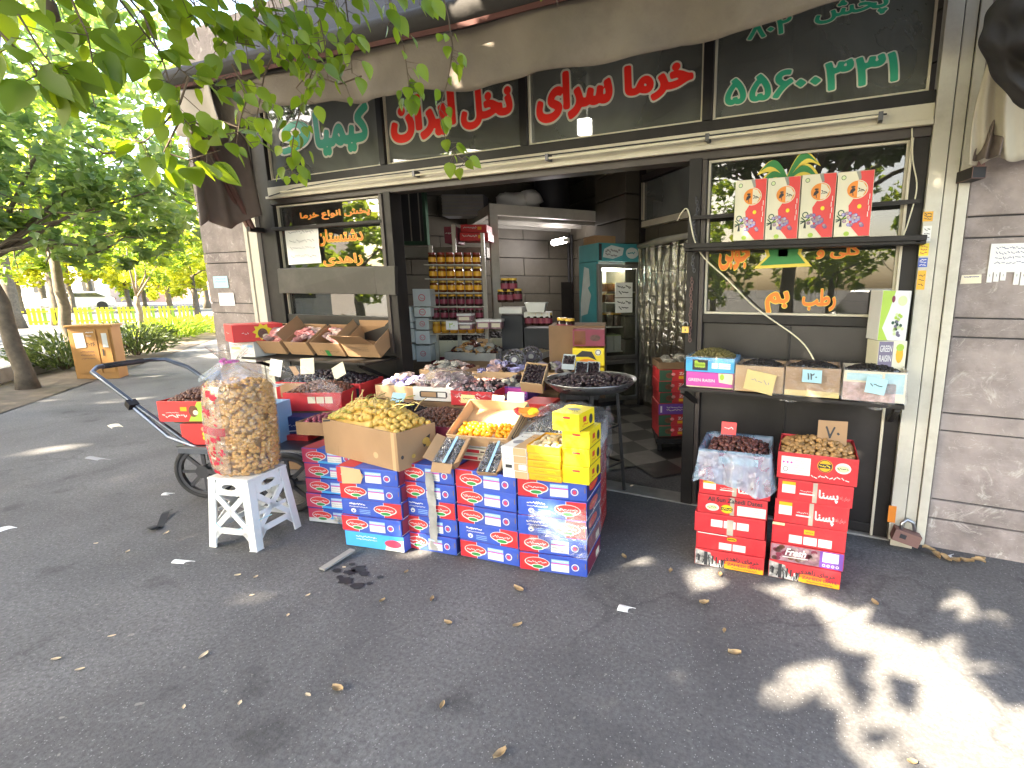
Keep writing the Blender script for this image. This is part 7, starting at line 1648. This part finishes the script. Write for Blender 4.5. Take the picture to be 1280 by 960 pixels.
# left foreground street trees (crowns seen beyond the pavement)
tree('street_tree', 'nearest left street tree with a slim grey trunk and big dark leaves', gz(36, 487), 2.1, .115, [(-.5, .3, 2.9, 1.0), (.6, .5, 2.75, 1.0), (.2, -.5, 3.3, 1.1), (1.3, 1.0, 2.85, .9), (-.9, -.9, 3.0, 1.0), (.9, 1.1, 3.7, 1.1), (0, .2, 4.2, 1.2), (1.6, 1.5, 3.2, .8), (-1.2, .3, 3.9, 1.2), (.4, .4, 2.35, .7), (1.1, .9, 2.25, .55), (-.2, .2, 5.2, 1.3), (1.2, 1.1, 4.8, 1.2), (-1.4, -.6, 4.9, 1.3)], .17, 'leaf_blue', 6600, 1, lean=(-.22, -.08))
tree('street_tree', 'second left street tree behind the orange cabinet, dark dense crown', gz(92, 447), 2.4, .125, [(0, 0, 3.2, 1.5), (1.4, .8, 2.9, 1.2), (2.3, 1.5, 3.0, 1.1), (-1.3, 0, 3.3, 1.4), (.6, .2, 4.6, 1.6), (1.9, 1.2, 4.2, 1.3), (-.6, -.4, 2.5, .9), (3.0, 2.0, 3.5, .9), (.4, 0, 6.2, 1.8), (2.2, 1.4, 5.6, 1.6), (-1.4, -.6, 5.6, 1.6)], .20, 'leaf_mid', 5400, 2)
tree('street_tree', 'small young tree with a thin forked trunk beyond the cabinet', gz(181, 428), 1.35, .10, [(.3, .2, 2.4, .9), (-.6, .3, 2.5, .8), (.9, .6, 2.9, .9), (0, 0, 3.2, .8)], .16, 'leaf_mid', 1500, 3, bark='bark_pale')
# sunlit trees farther along and across the street
k = 0
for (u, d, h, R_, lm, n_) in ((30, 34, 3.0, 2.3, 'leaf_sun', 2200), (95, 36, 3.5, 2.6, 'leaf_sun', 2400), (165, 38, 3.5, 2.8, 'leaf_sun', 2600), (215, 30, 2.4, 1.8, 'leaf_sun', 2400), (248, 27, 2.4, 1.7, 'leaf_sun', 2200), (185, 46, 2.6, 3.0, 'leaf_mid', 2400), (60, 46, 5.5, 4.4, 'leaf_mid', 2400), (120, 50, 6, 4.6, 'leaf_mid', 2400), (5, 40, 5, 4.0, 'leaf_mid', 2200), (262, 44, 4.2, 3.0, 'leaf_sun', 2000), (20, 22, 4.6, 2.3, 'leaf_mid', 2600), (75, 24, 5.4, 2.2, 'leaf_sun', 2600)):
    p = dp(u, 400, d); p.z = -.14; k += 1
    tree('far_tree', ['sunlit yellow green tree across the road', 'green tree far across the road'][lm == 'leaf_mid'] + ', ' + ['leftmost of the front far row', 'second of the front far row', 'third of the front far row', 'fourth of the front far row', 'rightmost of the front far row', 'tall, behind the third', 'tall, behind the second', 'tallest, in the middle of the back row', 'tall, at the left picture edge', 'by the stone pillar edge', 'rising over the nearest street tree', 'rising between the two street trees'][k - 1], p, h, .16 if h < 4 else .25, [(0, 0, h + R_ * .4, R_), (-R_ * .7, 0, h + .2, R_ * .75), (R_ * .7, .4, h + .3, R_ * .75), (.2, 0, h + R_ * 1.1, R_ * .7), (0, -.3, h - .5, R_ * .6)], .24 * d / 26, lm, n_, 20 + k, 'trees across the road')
for i, (al, of) in enumerate(((-24, -11), (-16, -12), (-9, -11.5), (-2, -12), (6, -11), (13, -12), (-20, -16), (-5, -16))):
    p = st(al, of); p.z = -.14
    tree('far_tree', 'bushy tree across the road behind the photographer, ' + ['first', 'second', 'third', 'fourth', 'fifth', 'sixth', 'first of the rear row', 'second of the rear row'][i], p, 2.4, .2, [(0, 0, 4, 2.6), (2, .5, 3.2, 2.2), (-2, 0, 3.4, 2.3), (.5, 0, 6.2, 2.4), (0, 1, 2.4, 1.8)], .42, 'leaf_mid', 1500, 60 + i, 'trees behind the photographer')
# shrubs behind the cabinet and along the strip
def shrub(label, p, R_, h, lm, n, seed, leaf=.11):
    rr = random.Random(seed); t = thing('shrub', label, 'shrub', p, 0, 'shrubs along the kerb strip')
    b = MB()
    for _ in range(14): a = rr.uniform(0, 6.28); b.tube([(0, 0, 0), (.4 * R_ * math.cos(a), .4 * R_ * math.sin(a), h * .5), (R_ * .9 * math.cos(a), R_ * .9 * math.sin(a), h * rr.uniform(.6, 1))], [.014, .01, .004], 'twig', 5)
    b.build('stem', t)
    b = MB()
    for _ in range(n): v = rvec(rr); p_ = Vector((v.x * R_, v.y * R_, h * .55 + v.z * h * .5)); leaf_mesh(b, p_, Vector((rr.gauss(0, 1), rr.gauss(0, 1), 1)), Vector((v.x, v.y, rr.uniform(-.2, 1))), leaf * rr.uniform(.7, 1.3), leaf * .28, lm)
    b.build('foliage', t)
shrub('dark oleander shrub left of the orange cabinet', gz(74, 470) + Vector((-.6, .3, 0)), .7, .66, 'leaf_shrub', 900, 1, .16)
shrub('dark oleander shrub right of the orange cabinet', gz(158, 452) + Vector((-.7, .5, 0)), .75, .72, 'leaf_shrub', 900, 2, .16)
shrub('bushy green shrub beyond the young tree', gz(215, 425), 1.0, .6, 'leaf_mid', 900, 3, .2)
shrub('sunlit yellow green shrub nearest the stone pillar', gz(243, 418), 1.1, .5, 'leaf_sun', 800, 4, .22)
# orange utility cabinet
pA = gz(97, 476); rzc = math.atan2(EV.y, EV.x); W1 = .56
uc = thing('utility_cabinet', 'orange steel utility cabinet with two doors on the pavement', 'cabinet', (pA.x, pA.y, 0), rzc); H1 = .93
part('body', uc, lambda b: (b.box(0, W1, 0.0, .40, 0, H1, 'tin_orange'), b.box(-.03, W1 + .03, -.03, .43, H1 + .001, H1 + .035, 'tin_orange')), .008)
rr = random.Random(5)
def cd_(b):
    b.box(.04, W1 * .64, -.018, -.002, .12, H1 - .04, 'tin_orange'); F = Face(b, (.04, -.018, .12), (1, 0, 0), (0, 0, 1), .003); w_ = W1 * .64 - .04; h_ = H1 - .16
    F.poly([(w_ * .1, h_ * .58), (w_ * .52, h_ * .60), (w_ * .50, h_ * .93), (w_ * .08, h_ * .92)], 'paper', 1); F.scrib(w_ * .15, w_ * .45, h_ * .88, .02, 'grey_ink', 2, .006, rr); F.text('۲۰۲۶', w_ * .72, h_ * .66, w_ * .34, .07, 'ink', 1, .01)
    for k in range(3): F.scrib(w_ * .25, w_ * .80, h_ * (.50 - .08 * k), .02, 'rust_brown', 1, .008, rr)
    F.scrib(w_ * .6, w_ * .9, h_ * .93, .02, 'paper', 1, .01, rr); F.scrib(w_ * .6, w_ * .8, h_ * .85, .02, 'paper', 1, .01, rr)
part('door', uc, cd_, .004)
def cd2(b):
    b.box(W1 * .67, W1 - .03, -.018, -.002, .12, H1 - .04, 'tin_orange'); F = Face(b, (W1 * .67, -.018, .12), (1, 0, 0), (0, 0, 1), .003); F.rect(.05, .45, .12, .70, 'paper', 1); F.rect(.03, .30, .05, .42, 'ink', 1)
part('door', uc, cd2, .004)
# yellow and green picket barrier along the middle of the road
fa, fb = gz(-60, 411, -.14), gz(248, 401.5, -.14)
v = fb - fa; Lf = v.length; rzf = math.atan2(v.y, v.x)
nseg = 11
for s_ in range(nseg):
    fb_ = thing('road_barrier', ['leftmost panel of the yellow road barrier', 'second panel of the yellow road barrier', 'third panel of the yellow road barrier', 'fourth panel of the yellow road barrier', 'fifth panel of the yellow road barrier, behind the street tree trunk', 'sixth panel of the yellow road barrier', 'seventh panel of the yellow road barrier', 'eighth panel of the yellow road barrier', 'ninth panel of the yellow road barrier', 'tenth panel of the yellow road barrier', 'rightmost panel of the yellow road barrier'][s_], 'barrier', tuple(fa + v * (s_ / nseg)), rzf, 'panels of the yellow road barrier'); L = Lf / nseg - .08
    part('pickets', fb_, lambda b: [b.box(x * .16, x * .16 + .11, -.02, .02, .05, .82, ('fence_orange' if (s_ in (1, 2) and x % 2) else 'fence_green' if x % 5 == 3 else 'fence_yellow')) for x in range(int(L / .16))])
    [part('rail', fb_, lambda b: b.box(0, L, -.035, -.021, z, z + .08, 'fence_yellow')) for z in (.15, .62)]
# cars beyond the barrier
def car(label, p, rz, m, suv=False):
    t = thing('parked_car', label, 'car', p, rz, 'cars on the road'); H = 1.72 if suv else 1.45; L = 4.3
    prof = [(0, .35), (.02, .75), (.25, .92), (.95, 1.0), (1.45, H - .05), (1.9, H), (3.2, H), (3.75, H - .12), (4.15, 1.0), (4.28, .9), (4.3, .4), (4.1, .28), (.2, .28)]
    def body(b):
        n = len(prof)
        def wv(z): return .86 if z < 1.0 else .86 - .16 * (z - 1.0) / (H - 1.0)
        vs = [Vector((x - 2.15, s * wv(z), z)) for s in (-1, 1) for x, z in prof]
        b.add(vs, [tuple(range(n)), tuple(range(2 * n - 1, n - 1, -1))] + [((i + 1) % n, i, n + i, n + (i + 1) % n) for i in range(n)], m)
    part('body', t, body, .05)
    for s in (-1, 1): part('window', t, lambda b: b.add([Vector((x - 2.15, s * (.872 - .16 * (z - 1.0) / (H - 1.0)), z)) for x, z in ((1.12, 1.03), (1.52, H - .12), (3.2, H - .1), (3.75, 1.03))], [(0, 1, 2, 3)], 'car_glass'))
    part('windscreen', t, lambda b: b.add([Vector((x - 2.15, y, z)) for x, y, z in ((.93, -.78, 1.04), (.93, .78, 1.04), (1.40, .66, H - .08), (1.40, -.66, H - .08))], [(0, 1, 2, 3)], 'car_glass'))
    part('rear_window', t, lambda b: b.add([Vector((x - 2.15, y, z)) for x, y, z in ((4.17, -.76, 1.03), (4.17, .76, 1.03), (3.80, .66, H - .12), (3.80, -.66, H - .12))], [(0, 1, 2, 3)], 'car_glass'))
    for x in (-1.35, 1.3):
        for s in (-1, 1):
            part('wheel', t, lambda b: b.lathe([(0, -.1), (.2, -.11), (.22, -.1), (.32, -.1), (.33, -.08), (.33, .08), (.32, .1), (0, .1)], 'rubber', 20, M=Matrix.Translation((x, s * .80, .33)) @ Matrix.Rotation(rad(90), 4, 'X')))
    for s in (-1, 1): part('headlight', t, lambda b: b.ball((-2.14, s * .62, .78), (.05, .18, .07), 'bottle_white', 8, 5)); part('tail_light', t, lambda b: b.ball((2.13, s * .66, .85), (.05, .14, .09), 'red_lid', 8, 5))
    return t
g0 = dp(104, 398, 42); g0.z = -.14; car('white car passing beyond the yellow barrier', g0, rzf + .1, 'car_white')
car('white tall car parked across the pavement from the shop', (1.2, -13.2, -.14), math.atan2(-DV.y, -DV.x), 'car_white', True)
car('silver car parked down the kerb from the shop', (-5.2, -8.6, -.14), math.atan2(-DV.y, -DV.x), 'car_silver')
# pale buildings glimpsed across the road
def block(label, p, rz, w_, d_, h_, m):
    t = thing('far_building', label, 'building', p, rz, 'buildings across the road'); part('wall', t, lambda b: b.box(0, w_, 0, d_, -.2, h_, m))
    for f in range(int(h_ // 3.2)):
        for k in range(int(w_ // 3)):
            wn_ = part('window', t, lambda b: b.box(.8 + k * 3, 2.3 + k * 3, -.03, -.002, 1.0 + f * 3.2, 2.5 + f * 3.2, 'car_glass')); part('frame', wn_, lambda b: (b.box(.74 + k * 3, 2.36 + k * 3, -.06, -.031, .92 + f * 3.2, .99 + f * 3.2, 'white_metal'), b.box(.74 + k * 3, 2.36 + k * 3, -.06, -.031, 2.51 + f * 3.2, 2.58 + f * 3.2, 'white_metal')))
    part('roof', t, lambda b: b.box(-.2, w_ + .2, -.2, d_ + .2, h_ + .002, h_ + .3, 'concrete')); return t
p = dp(-80, 400, 62); p.z = 0; block('pale plastered building across the road at the left', p, YAW, 22, 8, 7, 'far_wall'); p = dp(150, 400, 66); p.z = 0; block('pinkish brick building across the road behind the trees', p, YAW, 16, 8, 5.5, 'far_pink')
pp_ = st(4, -17); block('plain pale building behind the photographer across the road', (pp_.x - 2, pp_.y - 6, 0), math.atan2(-DV.y, -DV.x) + math.pi, 24, 8, 10, 'far_wall')

# ---- street trees behind the photographer: crowns shaped to shade the pavement, gaps cut to place sun patches
tr_base = [st(-2.4, .6), st(-8.0, .6), st(-13.6, .6), st(0, -7.5)]  # last base: tree added only to carry shade for the left pavement
cr = [MB(), MB(), MB(), MB()]; rr = random.Random(99); lb_ = [[], [], [], []]
def shade_leaf(gx, gy, h, s):
    p = Vector((gx, gy, 0)) + SUN * (h / SUN.z)
    if in_gap(p, s * .27) and rr.random() < .97: return
    i = min(range(4), key=lambda k: (Vector((p.x, p.y, 0)) - Vector((tr_base[k].x, tr_base[k].y, 0))).length)
    quadleaf(cr[i], p - tr_base[i], rr, s, 'leaf_canopy'); lb_[i].append(p)
GX, GY = 100, 63
for k in range(GX * GY * 5 + 12000):
    gx = rr.uniform(-10, 5.6); gy = rr.uniform(-4.2, 5.2)
    if k < GX * GY * 5: gx = -10 + 15.6 * (k % GX + rr.random()) / GX; gy = -4.2 + 9.4 * ((k // GX) % GY + rr.random()) / GY
    h = rr.choice([rr.uniform(3.9, 5.0), rr.uniform(4.6, 6.6)])
    shade_leaf(gx, gy, max(h + min(8, max(0, -1.6 - gx) * 1.5), (gy + 1.7) / 1.04 + rr.uniform(0, 1.4)), .25)
for k in range(4600): shade_leaf(rr.uniform(-15, -9.6), rr.uniform(-1.6, 3.2), rr.uniform(7.5, 10), .27)
lab_ = ['street tree overhanging the pavement, left of the photographer, its twigs hanging into the top left of the picture', 'unseen street tree behind the photographer, crown shaped to shade the pavement before the shop', 'unseen street tree behind the photographer to the right, crown shaped to shade the wall']
TREES = []
for i in range(4):
    t = thing('street_tree', ['broad street tree by the kerb whose leafy twigs hang at the top left', lab_[1], lab_[2], 'unseen tree added in the road to shade the left pavement'][i], 'tree', tr_base[i], 0, 'street trees along the kerb'); TREES.append(t)
    b = MB(); trunk(b, (0, 0, -.05), (.1, .15, 3.2), .19, .13, 'bark', rr); b.build('trunk', t, smooth=True)
    b = MB()
    for k in range(16):
        if not lb_[i]: break
        q = rr.choice(lb_[i]) - tr_base[i]; s = Vector((.1, .15, rr.uniform(2.6, 3.2))); m_ = s.lerp(q, .5) + Vector((0, 0, .25)); b.tube([s, m_, q], [.07, .045, .012], 'bark', 7)
    b.build('limb', t, smooth=True); cr[i].build('crown', t)

# ---- leafy twigs that hang into the picture at the top left
tb_ = MB(); lv = MB(); rr = random.Random(41)
T0 = TREES[0]; o0 = Vector(T0.location)
def twig(pts, d0, d1, n, L, droop=.5, spread=.055, r=.0035, m='leaf_near'):
    P = []
    for i in range(len(pts) - 1):
        for k in range(5): t = k / 5; P.append((pts[i][0] + (pts[i+1][0] - pts[i][0]) * t, pts[i][1] + (pts[i+1][1] - pts[i][1]) * t))
    P.append(pts[-1]); W = [dp(u, v, d0 + (d1 - d0) * i / (len(P) - 1)) for i, (u, v) in enumerate(P)]
    tb_.tube([w_ - o0 for w_ in W], [r * (1 - .6 * i / len(W)) for i in range(len(W))], 'twig', 5)
    if d0 > 1.85: n = int(n * .85); L *= .86
    for k in range(n):
        i = rr.uniform(.05, 1) ** .8 * (len(W) - 1); a = int(min(i, len(W) - 2)); p = W[a].lerp(W[a + 1], i - a); ax_ = (W[a + 1] - W[a]).normalized()
        out = rvec(rr); out -= ax_ * out.dot(ax_); out = out.normalized()
        st_p = p + out * spread * rr.uniform(.4, 1.1) + Vector((0, 0, -spread * .4 * rr.random()))
        tb_.tube([p - o0, st_p - o0], [.0013, .001], 'twig', 4)
        up = (out * .7 + ax_ * .5 + Vector((0, 0, -droop))).normalized()
        view = (CAM - st_p).normalized(); nn = (Vector((0, 0, 1)) * .55 + view * .5 + rvec(rr) * .8).normalized()
        l = L * rr.uniform(.55, 1.08); leaf_mesh(lv, st_p - o0, nn, up, l, l * rr.uniform(.62, .78), m, .16)
twig([(-40, -60), (15, 5), (50, 62), (75, 95)], 1.35, 1.35, 16, .085)
twig([(-60, 0), (0, 40), (40, 80), (55, 110)], 1.3, 1.35, 16, .09)
twig([(60, -60), (90, 0), (110, 45), (118, 90)], 1.45, 1.5, 18, .085)
twig([(120, -70), (150, 0), (195, 60), (236, 96), (262, 104), (290, 92)], 1.6, 1.75, 26, .075)
twig([(130, -40), (180, 20), (205, 80), (222, 140), (240, 160)], 1.6, 1.7, 20, .075)
twig([(236, 96), (225, 130), (205, 155), (180, 178), (150, 172)], 1.65, 1.7, 13, .078)
twig([(240, 150), (270, 170), (300, 165), (318, 185)], 1.75, 1.8, 9, .07)
twig([(225, 150), (205, 190), (235, 200), (275, 188)], 1.7, 1.75, 9, .09)
twig([(180, -60), (230, -10), (262, 30), (285, 52), (325, 58)], 1.75, 1.9, 26, .075)
twig([(240, -60), (290, 0), (330, 30), (370, 50), (390, 85)], 1.9, 2.0, 34, .075)
twig([(300, -60), (340, 0), (352, 40), (348, 80)], 2.0, 2.05, 26, .075)
twig([(380, -60), (395, 0), (405, 50), (410, 100)], 2.1, 2.15, 36, .085, .9)
twig([(420, -60), (432, 0), (438, 50), (440, 92)], 2.15, 2.2, 26, .08, .9)
twig([(470, -60), (490, 10), (505, 60), (512, 112), (514, 120)], 2.25, 2.3, 28, .085, .9)
twig([(540, -60), (560, 20), (566, 60), (560, 100), (548, 140), (560, 185), (585, 205)], 2.3, 2.4, 32, .08, .8)
twig([(452, 95), (425, 105), (385, 92), (370, 110)], 2.2, 2.2, 8, .07)
twig([(400, 60), (388, 95), (378, 130), (368, 165), (362, 205), (366, 218)], 2.2, 2.25, 34, .075, 1.0)
twig([(345, 60), (330, 95), (322, 140), (318, 170)], 2.1, 2.1, 20, .075, .9)
twig([(290, 80), (310, 120), (300, 150), (295, 182)], 1.9, 1.95, 13, .075, .8)
twig([(690, -50), (694, -10), (698, 12)], 2.4, 2.4, 3, .085, 1.2); twig([(762, -60), (767, -12)], 2.5, 2.5, 2, .06, 1.2)
twig([(-60, -80), (60, -30), (160, -15), (260, -12), (360, -20)], 1.5, 1.9, 90, .085, .4, .09)
twig([(330, -40), (400, -15), (470, -25), (540, -40)], 2.0, 2.2, 50, .085, .7, .09)
b = MB(); b.tube([dp(30, -30, 1.7) - o0, dp(62, 8, 1.72) - o0, dp(70, 25, 1.75) - o0], [.03, .02, .012], 'bark', 8); b.build('branch', T0, smooth=True)
# connect the twigs to the tree with a leaning bough
bo = MB(); q0 = Vector((.1, .15, 3.0)); q1 = dp(120, -90, 1.6) - o0; bo.tube([q0, q0.lerp(q1, .4) + Vector((0, 0, .7)), q0.lerp(q1, .8) + Vector((0, 0, .5)), q1, dp(330, -80, 2.0) - o0, dp(560, -80, 2.35) - o0], [.07, .055, .04, .025, .018, .01], 'bark', 8); bo.build('bough', T0, smooth=True)
tb_.build('twigs', T0); lv.build('hanging_leaves', T0, smooth=True)

# ---- litter on the pavement
rr = random.Random(8)
def litter(name, label, cat, group, m, pts, sz, curl):
    for k, (u, v) in enumerate(pts):
        b = MB(); a = rr.uniform(0, 6.28); s = sz * rr.uniform(.7, 1.3); el = rr.uniform(.45, .75)
        b.grid(lambda x, y: Vector(((x - .5) * s * (1 - .75 * abs(2 * y - 1) ** 1.5), (y - .5) * s / el, .004 + curl * s * ((2 * x - 1) ** 2 + .5 * (2 * y - 1) ** 2) * rr.uniform(.85, 1.15))), 4, 5, m)
        o = b.build(name, None, gz(u, v), a, smooth=True); tag(o, label, cat, group)
litter('dry_leaf', 'small curled dry leaf fallen on the asphalt', 'leaf', 'dry leaves on the pavement', 'leaf_dry', [(648, 738), (540, 750), (560, 780), (553, 883), (647, 783), (625, 945), (1140, 955), (1093, 755), (900, 720), (670, 700), (508, 716), (422, 863), (880, 755), (905, 790), (478, 752), (1225, 700), (838, 715), (780, 697), (730, 660), (918, 818)], .026, .35)
litter('dry_leaf', 'pale broken leaf piece on the asphalt left of the crates', 'leaf', 'pale leaf bits on the left pavement', 'nut_pale', [(297, 720), (320, 722), (140, 796), (100, 838), (208, 667), (70, 825), (255, 820), (160, 690), (315, 745), (385, 870), (300, 880), (230, 885), (360, 770), (430, 710), (385, 745), (120, 680)], .018, .2)
def scrap(label, u, v, w_, h_, a, m='paper', z=0.003):
    b = MB(); b.grid(lambda s, t: Vector(((s - .5) * w_, (t - .5) * h_, z + .012 * math.sin(s * 4 + 1) * math.sin(t * 3))), 5, 4, m); tag(b.build('paper_scrap', None, gz(u, v), a, smooth=True), label, 'paper')
scrap('white paper scrap lying before the blue cartons', 783, 762, .085, .05, .1); scrap('crumpled white scrap on the asphalt left of the stool', 229, 703, .12, .04, .3); scrap('small white scrap at the left edge of the pavement', 4, 663, .08, .10, .2)
scrap('white paper lying on the pavement beneath the cart handle', 144, 533, .22, .10, -.2, 'card_cream'); scrap('pale strip on the pavement left of the cart wheel', 122, 574, .28, .06, .1, 'grey_ink'); scrap('tiny white scrap by the stool', 210, 618, .07, .05, .4); scrap('white crumpled tissue on the leaves by the right wall', 1190, 697, .10, .05, .8)
for k, (u, v) in enumerate(((1170, 695), (1182, 700), (1195, 704), (1208, 706), (1160, 692), (1222, 708))):
    b = MB(); b.grid(lambda x, y: Vector(((x - .5) * .05 * (1 - .85 * abs(2 * y - 1) ** 1.4), (y - .5) * .07, .006 + .006 * k % 3 + .012 * (2 * x - 1) ** 2 + .006 * math.sin(y * 5 + k))), 4, 5, 'leaf_dry'); tag(b.build('dry_leaf', None, gz(u, v), rr.uniform(0, 6), smooth=True), 'dry leaf in the little drift at the foot of the right wall', 'leaf', 'leaf drift at the right wall')
# dark wet spots, a black rag and a grey slat
b = MB(); rr = random.Random(15)
for (u, v, r) in ((437, 716, .035), (448, 712, .05), (432, 727, .045), (446, 733, .04), (455, 718, .03), (421, 714, .028), (475, 722, .02), (440, 706, .02), (462, 730, .018), (425, 722, .022)):
    p = gz(u, v); n = 16; b.poly([(p.x + r * (1 + rr.uniform(-.35, .3)) * math.cos(t), p.y + r * .75 * (1 + rr.uniform(-.35, .3)) * math.sin(t), .004) for t in [2 * math.pi * k / n for k in range(n)]], 'wet')
mat('wet', (.014, .013, .014), .55, .2); tag(b.build('wet_spots'), 'dark wet spots splashed on the asphalt before the front cartons', 'spill', kind='stuff')
b = MB(); a = gz(402, 712, .012); c = gz(441, 687, .03); b.bar(a, c, .045, .012, 'concrete'); tag(b.build('wooden_slat', bevel=.004), 'grey weathered slat lying against the foot of the front cartons', 'slat')
b = MB(); b.grid(lambda s, t: gz(188 + 24 * s, 660 - 12 * s + 7 * math.sin(s * 5)) + Vector((0, (t - .5) * .05, .012 + .012 * math.sin(s * 9))), 10, 3, 'rubber'); tag(b.build('black_strip', smooth=True), 'curled black rubber strip on the pavement left of the stool', 'strip')
